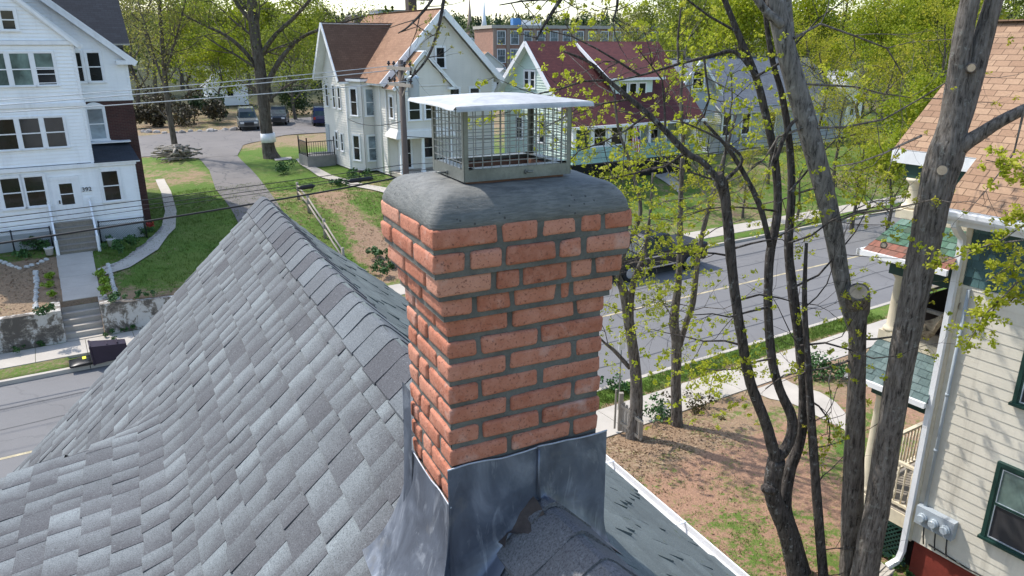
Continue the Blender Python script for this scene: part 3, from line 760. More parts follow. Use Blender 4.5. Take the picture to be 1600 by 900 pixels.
for (a, b, c, d) in ((CU0, CU1, CV0, CV0), (CU0, CU1, CV1, CV1), (CU0, CU0, CV0, CV1), (CU1, CU1, CV0, CV1)):
    mb = MB(); p, q = KP(a, c, Z0), KP(b, d, Z0); L_ = (q-p).length; d_ = (q-p)/L_
    n = round(L_/.0285)
    for i in range(1, n): mb.bar(p+d_*(L_*i/n)+ZV*.03+d_*rng.uniform(-.001, .001), p+d_*(L_*i/n)+ZV*(Z1-Z0), .0021)
    for i in range(1, 9): mb.bar(p+ZV*(.033+i*.0205)+ZV*rng.uniform(-.001, .001), q+ZV*(.033+i*.0205), .0021)
    mb.build('wire_mesh', WIREM, capt)
hu0, hu1, hv0, hv1 = .036, .447, -.018, .350
mb = MB()
def hood(x, y):
    u = hu0+(hu1-hu0)*x; v = hv0+(hv1-hv0)*y
    e = min(x, 1-x, y, 1-y)
    return KP(u, v, 9.851+.016*min(1, e/.36)+.0011*mnoise.noise(Vector((u*14, v*14, 1)))-.004*math.exp(-((x-.04)**2+(y-.1)**2)/.012))
mb.grid(hood, 24, 20, smooth=False)
mb.grid(lambda x, y: hood(1-x, y)-ZV*.0022, 24, 20, smooth=False)
def lip(pa, pb, out, drop):
    def fn(x, t):
        p = Vector(hood(pa[0]+(pb[0]-pa[0])*x, pa[1]+(pb[1]-pa[1])*x))
        return p+out*.007*math.sin(t*1.57)-ZV*(drop*t+.0009*mnoise.noise(p*16))
    mb.grid(fn, 16, 3, smooth=True)
lip((0, 0), (1, 0), -KB, .013); lip((0, 1), (0, 0), -KA, .009); lip((1, 0), (1, 1), KA, .011); lip((1, 1), (0, 1), KB, .011)
mb.build('hood', BRIGHT, capt)
for p, q in ((KP(CU0+.19, CV0-.001, Z0+.017), KP(CU0+.205, CV0-.022, Z0+.02)), (KP(CU0-.001, CV0+.13, Z0+.01), KP(CU0-.035, CV0+.12, Z0+.013))):
    mb = MB(); mb.tube([p, q], .0032, 8); mb.tube([p, p+(q-p)*.18], .007, 6); mb.build('bolt', GALV, capt)
# ---------------------------------------------------------------- house building helpers (street frame)
def PT(side, pl, u, z, out=0):
    if not isinstance(side, str): return side[0]+side[1]*u+side[2]*(pl+out)+ZV*z     # (origin, along, outward)
    if side == 'front': return W(u, pl-out, z)
    if side == 'back': return W(u, pl+out, z)
    if side == 'left': return W(pl-out, u, z)
    return W(pl+out, u, z)
def extent(poly, z):
    xs = []
    for (a, b) in zip(poly, poly[1:]+poly[:1]):
        if abs(a[1]-b[1]) < 1e-9:
            if abs(a[1]-z) < 1e-6: xs += [a[0], b[0]]
            continue
        lo, hi = min(a[1], b[1]), max(a[1], b[1])
        if lo-1e-6 <= z <= hi+1e-6: xs.append(a[0]+(b[0]-a[0])*(z-a[1])/(b[1]-a[1]))
    return (min(xs), max(xs)) if xs else None
def clap(mb, side, pl, poly, ex=.14, th=.036):
    z0 = min(p[1] for p in poly); z1 = max(p[1] for p in poly); cuts = sorted({p[1] for p in poly}); z = z0
    while z < z1-1e-4:
        t = min(z+ex, z1)
        for c in cuts:
            if z+1e-4 < c < t-1e-4: t = c; break
        a = extent(poly, z+1e-5); b = extent(poly, t-1e-5)
        if a and b:
            mb.face([PT(side, pl, a[0], z, th), PT(side, pl, a[1], z, th), PT(side, pl, b[1], t, .002), PT(side, pl, b[0], t, .002)])
            mb.face([PT(side, pl, a[0], z, 0), PT(side, pl, a[1], z, 0), PT(side, pl, a[1], z, th), PT(side, pl, a[0], z, th)])
        z = t
def rectp(u0, u1, z0, z1): return [(u0, z0), (u1, z0), (u1, z1), (u0, z1)]
def pbox(mb, side, pl, u0, u1, z0, z1, o0, o1, tone=.5, mi=0):
    p = PT(side, pl, u0, z0, o0); mb.box(p, PT(side, pl, u1, z0, o0)-p, PT(side, pl, u0, z0, o1)-p, ZV*(z1-z0), tone, mi)
def window(par, side, pl, u0, u1, z0, z1, trim=None, glass=None, case=.09, out=.085, rail=True, name='window', muntin=0):
    trim = trim or TRIMW; glass = glass or GLASS; c = case; mb = MB()
    pbox(mb, side, pl, u0-c, u1+c, z1, z1+c, 0, out); pbox(mb, side, pl, u0-c-.03, u1+c+.03, z0-c*.7, z0, 0, out+.035)
    pbox(mb, side, pl, u0-c, u0, z0, z1, 0, out); pbox(mb, side, pl, u1, u1+c, z0, z1, 0, out)
    k = .035
    for a, b, d, e in ((u0, u1, z1-k, z1-.001), (u0, u1, z0+.001, z0+k), (u0+.001, u0+k, z0+k, z1-k), (u1-k, u1-.001, z0+k, z1-k)): pbox(mb, side, pl, a, b, d, e, .044, out-.012)
    zm = (z0+z1)/2
    if rail: pbox(mb, side, pl, u0+k, u1-k, zm-.022, zm+.022, .044, out-.006)
    for i in range(muntin):
        um = u0+(u1-u0)*(i+1)/(muntin+1); pbox(mb, side, pl, um-.012, um+.012, zm, z1-k, .044, out-.01)
    w_ = mb.build(name, trim, par); mb = MB()
    pbox(mb, side, pl, u0+.01, u1-.01, z0+.01, z1-.01, .0435, .05); mb.build('pane', glass, w_); return w_
def slab(mb, pts, th=.09, mi_edge=1):
    pts = [Vector(p) for p in pts]; e = (pts[1]-pts[0]).normalized(); nr = (pts[1]-pts[0]).cross(pts[2]-pts[0]).normalized()
    if nr.z < 0: nr = -nr
    v = nr.cross(e)
    if v.z < 0: v = -v
    mb.face(pts, [((p-pts[0]).dot(e), (p-pts[0]).dot(v)) for p in pts]); low = [p-nr*th for p in pts]
    mb.face(low[::-1], mi=mi_edge)
    for i in range(len(pts)):
        j = (i+1) % len(pts); mb.face([pts[i], low[i], low[j], pts[j]], mi=mi_edge)
def gable_roof(par, mat, ridge_axis, u0, u1, c, hw, ze, zr, th=.1, trim=None, name='roof'):
    """ridge along 'n' (u = n range, c = s of ridge) or along 's'"""
    mb = MB(); f = (lambda u, x, z: W(x, u, z)) if ridge_axis == 'n' else (lambda u, x, z: W(u, x, z))
    slab(mb, [f(u0, c+hw, ze), f(u1, c+hw, ze), f(u1, c+.001, zr), f(u0, c+.001, zr)], th); slab(mb, [f(u1, c-hw, ze), f(u0, c-hw, ze), f(u0, c, zr), f(u1, c, zr)], th)
    mb.bar(f(u0-.01, c, zr+.01), f(u1+.01, c, zr+.01), .22, .03)
    return mb.build(name, [mat, trim or TRIMW], par, uv=True)
def wallb(par, name, mat, fn):
    mb = MB(); fn(mb); return mb.build(name, mat, par, uv=True)
def brickwall(mb, side, pl, u0, u1, z0, z1, out=0):
    mb.face([PT(side, pl, u0, z0, out), PT(side, pl, u1, z0, out), PT(side, pl, u1, z1, out), PT(side, pl, u0, z1, out)], [(u0, z0), (u1, z0), (u1, z1), (u0, z1)])
def lettering(par, name, text, mat, org, xdir, zdir, size, depth=.012):
    cu = bpy.data.curves.new(name, 'FONT'); cu.body = text; cu.size = size; cu.extrude = depth; cu.align_x = 'LEFT'
    ob = bpy.data.objects.new('tmp', cu); C.objects.link(ob); dg = bpy.context.evaluated_depsgraph_get(); me = bpy.data.meshes.new_from_object(ob.evaluated_get(dg)); bpy.data.objects.remove(ob)
    x = Vector(xdir).normalized(); y = Vector(zdir).normalized(); nn = x.cross(y)
    for v in me.vertices: v.co = Vector(org)+x*v.co.x+y*v.co.y+nn*v.co.z-ORG[par.name]
    me.materials.clear(); me.materials.append(mat); o = bpy.data.objects.new(name, me); C.objects.link(o); o.parent = par; ORG[o.name] = ORG[par.name]; return o
INKM = M('dark_lettering', (.03, .03, .035), .5, .1)

# ---------------------------------------------------------------- white three storey house
wh = thing('white_house', 'tall white three storey clapboard house with dark roof and number 392 by its door', 'house', W(-1.5, 42, 1.8))
def f(mb):
    pbox(mb, 'front', 36.2, -6.6, 3.06, 1.5, 2.52, -2.3, .02); pbox(mb, 'right', 3.06, 36.3, 38.5, 1.5, 2.5, -1, .02)
wallb(wh, 'foundation', M('whitewashed_block', (.55, .57, .58), .85, .1, 2, .1, 30, streak=((.4, .4, .38), .4)), f)
def f(mb):
    clap(mb, 'front', 36.2, rectp(-6.6, 3.1, 2.5, 5.08)); clap(mb, 'right', 3.1, rectp(36.2, 38.6, 2.5, 5.2))
    for z0, z1 in ((5.25, 7.58), (7.74, 10.0)): clap(mb, 'front', 36.2, rectp(-5., 1.56, z0, z1)); clap(mb, 'right', 1.56, rectp(36.2, 38.6, z0, z1)); clap(mb, 'left', -5., rectp(36.2, 38.6, z0, z1))
    clap(mb, 'front', 36.2, [(-5, 10.16), (1.56, 10.16), (-1.72, 13.15)]); clap(mb, 'front', 38.6, [(-6.65, 7.64), (3.65, 7.64), (3.65, 9.3), (-1.5, 13.75), (-6.65, 9.3)])
    clap(mb, 'right', 3.65, rectp(38.6, 49, 7.64, 9.3)); clap(mb, 'right', 3.9, rectp(41.9, 49, 9.3, 10.0)); clap(mb, 'left', -6.65, rectp(38.6, 49, 1.8, 9.3)); clap(mb, 'back', 49, rectp(-6.65, 3.65, 1.8, 10))
wallb(wh, 'wall', WHITE, f)
def f(mb):
    brickwall(mb, 'front', 38.6, 1.0, 3.65, 1.6, 7.62, .0); brickwall(mb, 'right', 3.65, 38.6, 49, 1.6, 7.62, .0); mb.sbox(1.6, 3.66, 38.59, 38.7, 7.55, 7.66)
wallb(wh, 'brick_wall', BRICKD, f)
def f(mb):
    pbox(mb, 'front', 36.2, -6.7, 3.16, 5.06, 5.22, 0, .14); pbox(mb, 'front', 36.2, -5.05, 1.62, 7.58, 7.74, 0, .09); pbox(mb, 'right', 1.56, 36.2, 38.6, 7.58, 7.74, 0, .09)
    pbox(mb, 'front', 36.2, -5.1, 1.66, 10.0, 10.15, 0, .12); pbox(mb, 'right', 1.56, 36.2, 38.6, 10, 10.15, 0, .1); pbox(mb, 'front', 38.6, 1.6, 3.7, 7.60, 7.72, 0, .03)
    for s, n, z0, z1 in ((3.1, 36.2, 2.5, 5.06), (1.56, 36.2, 5.22, 10.), (3.65, 38.6, 7.7, 9.25)): mb.sbox(s-.1, s+.025, n-.03, n+.1, z0, z1)
    mb.sbox(3.2, 4.0, 38.25, 38.6, 9.16, 9.34)
    def rake(a, b, n, w_, o): p, q = W(a[0], n-o, a[1]), W(b[0], n-o, b[1]); mb.bar(p, q, .05, w_, up=ZV)
    rake((1.85, 9.88), (-1.72, 13.2), 36.2, .22, .1); rake((-5.3, 9.88), (-1.72, 13.2), 36.2, .22, .1)
    rake((4.0, 9.18), (-1.5, 13.84), 38.6, .26, .32); rake((-7., 9.18), (-1.5, 13.84), 38.6, .26, .32); rake((3.9, 9.28), (-1.5, 13.86), 38.6, .2, .12)
wallb(wh, 'trim', TRIMW, f)
gable_roof(wh, RF_DARK, 'n', 36.0, 38.7, -1.72, 3.5, 9.97, 13.38, .12)
gable_roof(wh, RF_DARK, 'n', 38.24, 46, -1.5, 5.5, 9.33, 14.02, .08)
mb = MB(); slab(mb, [W(0, 41.6, 10.05), W(4.2, 41.6, 10.05), W(4.2, 45.6, 14.05), W(0, 45.6, 14.05)], .1); slab(mb, [W(4.2, 49.6, 10.05), W(-6, 49.6, 10.05), W(-6, 45.6, 14.05), W(4.2, 45.6, 14.05)], .1)
slab(mb, [W(1.56, 36.0, 5.22), W(3.32, 36.0, 5.22), W(3.2, 38.6, 5.78), W(1.56, 38.6, 5.86)], .06); slab(mb, [W(3.32, 36.0, 5.22), W(3.32, 38.6, 5.22), W(3.2, 38.6, 5.78)], .04)
mb.build('roof', [RF_DARK, TRIMW], wh, uv=True)
mb = MB(); mb.box(W(1.56, 38.0, 5.8), EV*1.7, NV*.5, ZV*.05); mb.bar(W(1.6, 38.55, 5.9), W(3.3, 38.55, 5.78), .1, .06); mb.build('roof_flashing', TRIMW, wh)
mb = MB(); p = W(1.4, 42.4, 11.0); mb.tube([p-ZV*.3, p+ZV*.42], .10, 10); mb.lathe(p+ZV*.42, [(.16, 0), (.17, .05), (.02, .13)], 10); mb.build('roof_vent', TRIMW, wh)
for a in ((1.73, 2.4, 3.53, 4.85), (-1.08, -.37, 3.6, 4.86), (-1.9, -1.2, 3.6, 4.86), (-3.2, -2.5, 3.6, 4.86)): window(wh, 'front', 36.2, *a)
for i, a in enumerate(((.01, .74, 5.96, 7.2), (-.84, -.11, 5.96, 7.2), (-1.69, -.96, 5.96, 7.2), (-3.2, -2.4, 5.96, 7.2))): window(wh, 'front', 36.2, *a, case=.06, glass=GLASS if i else None)
for i, a in enumerate(((.10, .78, 8.44, 9.71), (-.72, -.02, 8.44, 9.71), (-1.54, -.84, 8.44, 9.71), (-3.2, -2.4, 8.44, 9.71))):
    w_ = window(wh, 'front', 36.2, *a, case=.06, glass=GLASSG if i else GLASS)
    if i == 0:
        mb = MB(); pbox(mb, 'front', 36.2, .13, .75, 9.15, 9.66, .052, .057); mb.build('blind', GLASSG, w_)
        for z in (8.52, 8.86, 9.12): mb = MB(); pbox(mb, 'front', 36.2, .13, .75, z, z+.03, .052, .066); mb.build('sash_rail', TRIMW, w_)
window(wh, 'front', 36.2, -.72, -.25, 10.55, 11.29)
w_ = window(wh, 'front', 38.6, 1.72, 2.38, 5.93, 7.30, glass=GLASSB); mb = MB()
pts = [(1.63+.84*i/10, 7.36+.16*math.sin(math.pi*i/10)) for i in range(11)]
for (a, b) in zip(pts[:-1], pts[1:]): mb.hexa([W(a[0], 38.52, 7.3), W(b[0], 38.52, 7.3), W(b[0], 38.6, 7.3), W(a[0], 38.6, 7.3), W(a[0], 38.52, a[1]+.04), W(b[0], 38.52, b[1]+.04), W(b[0], 38.6, b[1]+.04), W(a[0], 38.6, a[1]+.04)])
mb.build('arched_head', TRIMW, w_)
window(wh, 'front', 38.6, 2.09, 2.62, 8.45, 9.70); window(wh, 'front', 38.6, 1.66, 1.90, 8.45, 9.70)
mb = MB(); pbox(mb, 'front', 36.2, -.16, -.02, 2.88, 4.75, 0, .06); pbox(mb, 'front', 36.2, .75, .89, 2.88, 4.75, 0, .06); pbox(mb, 'front', 36.2, -.16, .89, 4.6, 4.75, 0, .075)
pbox(mb, 'front', 36.2, -.02, .13, 2.9, 4.6, .0, .055); pbox(mb, 'front', 36.2, .60, .75, 2.9, 4.6, .0, .055); pbox(mb, 'front', 36.2, .13, .60, 2.9, 3.55, .0, .055); pbox(mb, 'front', 36.2, .13, .60, 4.44, 4.6, .0, .055); pbox(mb, 'front', 36.2, .13, .60, 3.98, 4.02, .0, .055)
d = mb.build('door', TRIMW, wh); mb = MB(); pbox(mb, 'front', 36.2, .12, .61, 3.54, 4.45, .0375, .044); mb.build('pane', GLASS, d); mb = MB(); pbox(mb, 'front', 36.2, .02, .07, 3.62, 3.76, .055, .10); mb.build('handle', BLACKM, d)
lettering(wh, 'house_number', '392', INKM, W(.93, 36.135, 4.05), EV, ZV, .25)
# porch steps with white side rails
mb = MB()
for i in range(6): mb.sbox(-.3, 1.08, 34.72+i*.25, 36.2, 1.70+i*.19, 1.70+(i+1)*.19-.03); mb.sbox(-.33, 1.11, 34.68+i*.25, 34.99+i*.25, 1.70+(i+1)*.19-.03, 1.70+(i+1)*.19)
mb.build('porch_steps', WOODG, wh)
for s in (-.36, 1.14):
    mb = MB(); mb.bar(W(s, 34.6, 2.35), W(s, 36.1, 3.62), .07, .09); mb.bar(W(s, 34.6, 1.72), W(s, 34.6, 2.42), .09); mb.bar(W(s, 36.1, 2.6), W(s, 36.1, 3.75), .09); mb.bar(W(s, 34.6, 1.78), W(s, 36.1, 2.85), .05, .22); mb.build('handrail', TRIMW, wh)
def chainlink(name, label, s0, s1, n, z0, z1, grp):
    t = thing(name, label, 'fence', W((s0+s1)/2, n, z0), grp)
    k = max(1, round((s1-s0)/1.6))
    for i in range(k+1):
        mb = MB(); s = s0+(s1-s0)*i/k; mb.tube([W(s, n, z0-.1), W(s, n, z1+.05)], .03, 8); mb.build('post', BLACKM, t)
    mb = MB(); mb.tube([W(s0, n, z1), W(s1, n, z1)], .022, 6); mb.build('top_rail', BLACKM, t)
    mb = MB(); h = z1-z0; st = .085; x = s0-h
    while x < s1:
        for sg in (0, 1):
            a, b = (x, z0), (x+h, z1)
            if a[0] < s0: a = (s0, z0+s0-x)
            if b[0] > s1: b = (s1, z0+s1-x)
            if b[0] > a[0]+.01:
                if sg: a, b = (s0+s1-a[0], a[1]), (s0+s1-b[0], b[1])
                mb.tube([W(a[0], n-.003*sg, a[1]), W(b[0], n-.003*sg, b[1])], .0045, 3, cap=False)
        x += st
    mb.build('wire_mesh', BLACKM, t)
chainlink('chain_link_fence', 'black chain link fence under the white house porch, left of the wooden steps', -4.6, -.5, 35.75, 1.85, 2.75, 'chain link fences')
chainlink('chain_link_fence', 'black chain link fence under the white house porch, right of the wooden steps', 1.3, 3.1, 35.75, 1.85, 2.75, 'chain link fences')
# ---------------------------------------------------------------- yard of the white house
PLAST = M('peeling_white_plaster', (.52, .50, .47), .9, .1, 3, .1, 40, bmp=.4)
def wallmat():
    m, t, b = newmat('stained_retaining_wall'); co = objco(t); n1 = noise_tex(t, 1.7, 6, .7, co, .5); n2 = noise_tex(t, 9, 4, .7, co)
    k = mth(t, 'ADD', n1.outputs[0], mth(t, 'MULTIPLY', mth(t, 'SUBTRACT', n2.outputs[0], .5), .35))
    col = ramp(t, k, [(.42, (.10, .085, .07)), (.50, (.22, .19, .155)), (.55, (.47, .44, .40)), (.8, (.56, .54, .50))]); t.links.new(col, b.inputs['Base Color']); b.inputs['Roughness'].default_value = .92; bump(t, b, k, .6, .03); return m
WALLM = wallmat()
def retwall(label, s0, s1, ht):
    mb = MB(); st = .35; s = s0
    while s < s1-.01:
        e = min(s+st, s1); z0, z1 = ht(s), ht(e); w0, w1 = .03*fb(s, 1, 2), .03*fb(e, 1, 2)
        mb.hexa([W(s, 28.50+w0, -.1), W(e, 28.50+w1, -.1), W(e, 28.86, -.1), W(s, 28.86, -.1), W(s, 28.55+w0, z0), W(e, 28.55+w1, z1), W(e, 28.86, z1), W(s, 28.86, z0)]); s = e
    c = (s1-.3, s1) if s1 < .2 else (s0, s0+.3)
    mb.sbox(c[0], c[1], 28.86, 29.85, -.1, 1.24)
    o = mb.build('retaining_wall', [WALLM], None); tag(o, label, 'retaining wall', 'retaining walls')
retwall('peeling white and brown retaining wall left of the concrete street steps', -9.0, -.56, lambda s: 1.27-.05*(s+.6)*.2+.02*fb(s, 3, 1))
retwall('stained grey retaining wall right of the concrete street steps', .64, 6.2, lambda s: 1.27-.06*(s-.6)-.3*smo(s, 4.2, 6.2)+.02*fb(s, 3, 1))
mb = MB()
for i in range(6): mb.sbox(-.555, .635, 28.5+i*.24, 29.75, (.14+(i-1)*.175 if i else -.05), .14+i*.175)
o = mb.build('concrete_steps', CONC); tag(o, 'concrete steps rising from the pavement between the two retaining walls', 'steps')
mb = MB(); n = 29.76; k = 0
while n < 34.55:
    e = min(n+1.18, 34.6); a = W(-.47, n, hgt(-.45, n)+.05); b = W(.70, n, hgt(-.45, n)+.05); h0, h1 = hgt(0, n)+.045, hgt(0, e)+.045
    if n < 30: h0 = 1.245
    mb.hexa([W(-.46, n, h0-.15), W(.74+.03*k, n, h0-.15), W(.77+.03*k, e-.012, h1-.15), W(-.44, e-.012, h1-.15), W(-.46, n, h0), W(.74+.03*k, n, h0), W(.77+.03*k, e-.012, h1), W(-.44, e-.012, h1)]); n = e; k += 1
tag(mb.build('front_walk', CONC), kind='structure')
# side path curving to the back
pl = [sn_of(at_z(x, y, 1.85)) for x, y in ((150, 408), (186, 398), (226, 380), (252, 356), (258, 330), (252, 302), (243, 282))]
pr = [sn_of(at_z(x, y, 1.85)) for x, y in ((152, 416), (200, 404), (246, 384), (274, 356), (276, 330), (268, 302), (257, 282))]
drape('garden_path', CONC, pl, pr, 30, 2, .05)
def rock(mb, p, r, seed, tone=.5, flat_=.6):
    b = bmesh.new(); bmesh.ops.create_icosphere(b, subdivisions=2, radius=1)
    pts = []
    for v in b.verts:
        d = v.co*(1+.35*mnoise.noise(v.co*1.3+Vector((seed*3.1, 0, 0)))); pts.append(Vector(p)+Vector((d.x*r, d.y*r*.85, d.z*r*flat_)))
    mb.mesh(pts, [tuple(x.index for x in f_.verts) for f_ in b.faces], tone, 0, False); b.free()
def edging(label, pts, r=.09, grp='white edging stones', step=.2, mat=None):
    mb = MB(); rr_ = random.Random(len(label))
    for (a, b) in zip(pts[:-1], pts[1:]):
        d = math.hypot(b[0]-a[0], b[1]-a[1]); k = max(1, int(d/step))
        for i in range(k):
            s, n = a[0]+(b[0]-a[0])*i/k, a[1]+(b[1]-a[1])*i/k; p = W(s+rr_.uniform(-.02, .02), n, hgt(s, n)+.02)
            rock(mb, p, r*rr_.uniform(.8, 1.35), rr_.random()*50, .5, .8)
    o = mb.build('stone_edging', mat or STONEW); tag(o, label, 'edging', grp)
Z2 = lambda pts, z=1.6: [sn_of(at_z(x, y, z)) for x, y in pts]
edging('row of white stones on the bare lawn left of the front walk', Z2([(58, 432), (57, 445), (55, 460), (54, 476)], 1.4), .085)
edging('white stone border of the bed left of the porch steps', Z2([(0, 410), (14, 413), (36, 417)], 1.75), .09)
edging('short white stones beside the bottom of the left porch rail', Z2([(42, 414), (58, 410), (72, 405), (84, 401)], 1.75), .08)
edging('long white stone beside the lime plants right of the walk', Z2([(170, 415), (173, 428), (178, 444), (181, 458)], 1.5), .08, step=.12)
edging('curved stone border of the flower bed beside the side path', Z2([(152, 412), (172, 404), (200, 393), (228, 378), (246, 366), (255, 352)], 1.85), .09, mat=STONEG)
# ---------------------------------------------------------------- plants
def leaf_quad(mb, p, size, rr_, tone, up=.3):
    d = Vector((rr_.gauss(0, 1), rr_.gauss(0, 1), rr_.gauss(0, 1)+up)).normalized(); x = d.orthogonal().normalized()
    x = (Matrix.Rotation(rr_.uniform(0, 6.28), 3, d) @ x); y = d.cross(x); a = size*rr_.uniform(.6, 1.2); b = a*rr_.uniform(.55, .85)
    mb.face([p-x*a*.5, p+y*b*.5, p+x*a*.5, p-y*b*.5], None, tone)
def bush_mb(p, r, h, n, size, seed, base=.0):
    mb = MB(); rr_ = random.Random(seed); cl_ = [(Vector((rr_.gauss(0, .45)*r, rr_.gauss(0, .45)*r, rr_.uniform(.25, .85)*h)), rr_.uniform(.3, .55)*min(r, h)) for _ in range(9)]
    for i in range(n):
        c, cr = rr_.choice(cl_); q = Vector((rr_.gauss(0, 1), rr_.gauss(0, 1), rr_.gauss(0, 1)*.8)).normalized()*cr*rr_.random()**.4
        z = c+q; z.z = max(.02, z.z); leaf_quad(mb, Vector(p)+z, size, rr_, cl(.5+rr_.uniform(-.4, .4)))
    return mb
FLOWR = M('red_flowers', (.35, .03, .02), .6, .2, 8)
TERR = M('flower_pot', (.62, .60, .57), .7, .15, 8)
def bush(label, px, py, z, r, h, n=420, size=.10, mat=None, seed=1, grp=None, name='shrub', cat='shrub'):
    p = at_z(px, py, z) if z is not None else None
    o = bush_mb(p, r, h, n, size, seed).build(name, mat or LEAFD, None, p); tag(o, label, cat, grp); return o
G1 = 'shrubs and plants in the white house yard'
bush('lime green plant nearest the porch in the row right of the front walk', 159, 433, 1.45, .22, .3, 260, .1, LEAFY, 3, G1)
bush('middle lime green plant of the row right of the front walk', 162, 446, 1.4, .24, .32, 260, .1, LEAFY, 4, G1)
bush('lime green plant nearest the street steps, right of the front walk', 167, 458, 1.35, .22, .3, 240, .1, LEAFY, 5, G1)
bush('lime green clump farthest from the street, left of the front walk', 76, 436, 1.45, .2, .26, 200, .1, LEAFY, 6, G1)
bush('lime green clump in the middle of the bed left of the front walk', 78, 449, 1.4, .2, .26, 200, .1, LEAFY, 7, G1)
bush('small lime green clump close to the dark mound, left of the walk', 80, 463, 1.35, .17, .2, 150, .1, LEAFY, 8, G1)
bush('dark green round mound at the corner above the left retaining wall', 75, 492, 1.28, .32, .42, 600, .07, LEAFD, 9, G1)
bush('dark green low mound at the top of the right retaining wall', 182, 470, 1.28, .3, .3, 500, .07, LEAFD, 10, G1)
bush('green clump on the lawn edge behind the right retaining wall', 226, 464, 1.27, .34, .22, 380, .07, LEAFD, 11, G1)
bush('dark green bush against the porch left of the wooden steps', 52, 392, 1.8, .5, .6, 700, .1, LEAFD, 12, G1)
bush('low leafy plants at the left edge below the porch', 34, 402, 1.78, .4, .28, 380, .1, LEAFD, 13, G1)
bush('green bush beside the white pot right of the porch steps', 200, 385, 1.85, .45, .42, 600, .1, LEAFD, 14, G1)
bush('green plants under the chain link fence right of the steps', 182, 390, 1.85, .4, .35, 520, .1, LEAFD, 15, G1)
bush('red flowering plant near the corner of the white porch', 234, 358, 1.9, .26, .3, 260, .09, FLOWR, 16, G1, 'flowering_plant', 'flowers')
bush('green foliage around the red flowers at the porch corner', 232, 366, 1.88, .45, .34, 500, .09, LEAFD, 17, G1)
bush('ground ivy along the foot of the left retaining wall', 55, 545, .14, .75, .22, 700, .07, LEAFD, 18, G1, 'ivy', 'ivy')
bush('ground ivy along the foot of the right retaining wall', 186, 520, .14, .65, .2, 600, .07, LEAFD, 19, G1, 'ivy', 'ivy')
for (px, py, lab) in ((78, 398, 'white flower pot at the foot of the left porch rail'), (175, 384, 'white flower pot with brown leaves in the bed right of the steps')):
    p = at_z(px, py, 1.82); mb = MB(); mb.lathe(p, [(.13, 0), (.16, .26), (.18, .27), (.18, .31), (.15, .31), (.14, .26)], 14); t = mb.build('flower_pot', TERR); tag(t, lab, 'flower pot')
    mb = bush_mb(p+ZV*.3, .14, .2, 80, .08, px); mb.build('plant', LEAFD, t)
# trash cart tipped open against the kerb
BINM = M('purple_black_plastic', (.028, .018, .032), .35, .15, 4); BINB = M('black_plastic', (.012, .013, .015), .3, .1, 4); STK = M('yellow_sticker', (.75, .72, .05), .5, .05)
bx = sn_of(at_z(163, 562, .15)); bt = thing('trash_cart', 'dark purple trash cart lying on its side at the kerb with its black lid open', 'trash cart', W(bx[0], bx[1], .14))
s, n = bx; z = .16; mb = MB()
mouth = [W(s-.30, n-.33, z), W(s-.30, n+.33, z), W(s-.34, n+.31, z+.62), W(s-.34, n-.31, z+.62)]; tail = [W(s+.72, n-.25, z+.05), W(s+.72, n+.25, z+.05), W(s+.70, n+.23, z+.50), W(s+.70, n-.23, z+.50)]
ctr = sum(mouth, Vector())/4; inm = [q+(ctr-q)*.12 for q in mouth]; inb = [q+(sum(tail, Vector())/4-q)*.2-EV*.1 for q in tail]
mb.mesh(mouth+tail+inm+inb, [(7, 6, 5, 4)]+[(i, (i+1) % 4, 4+(i+1) % 4, 4+i) for i in range(4)]+[(i, 8+i, 8+(i+1) % 4, (i+1) % 4) for i in range(4)]+[(8+i, 12+i, 12+(i+1) % 4, 8+(i+1) % 4) for i in range(4)]+[(12, 13, 14, 15)])
for a, b in zip(mouth, mouth[1:]+mouth[:1]): mb.bar(a, b, .05, .05)
for k in (.15, .45): mb.bar(W(s+k, n-.2, z+.575), W(s+k, n+.2, z+.575), .04, .03)
mb.build('bin_body', BINM, bt)
mb = MB(); top = lambda u, v: W(s-.36-.62*u, n-.32+.64*v, z+.10-.04*u+.07*math.sin(math.pi*u)**.6*math.sin(math.pi*v)**.6)
mb.grid(top, 12, 10); mb.grid(lambda u, v: top(1-u, v)-ZV*.02, 12, 10)
E4 = [top(0, 0), top(1, 0), top(1, 1), top(0, 1)]
for a, b in zip(E4, E4[1:]+E4[:1]): mb.bar(a, b, .03, .045)
ld = mb.build('lid', BINB, bt); mb = MB(); q = top(.22, .45)+ZV*.012; mb.box(q, EV*-.11, NV*.24, ZV*.006); mb.build('sticker', STK, ld)
for k in (-.24, .24):
    mb = MB(); mb.tube([W(s+.70, n+k-.03, z+.12), W(s+.70, n+k+.03, z+.12)], .13, 14); mb.build('wheel', BINB, bt)
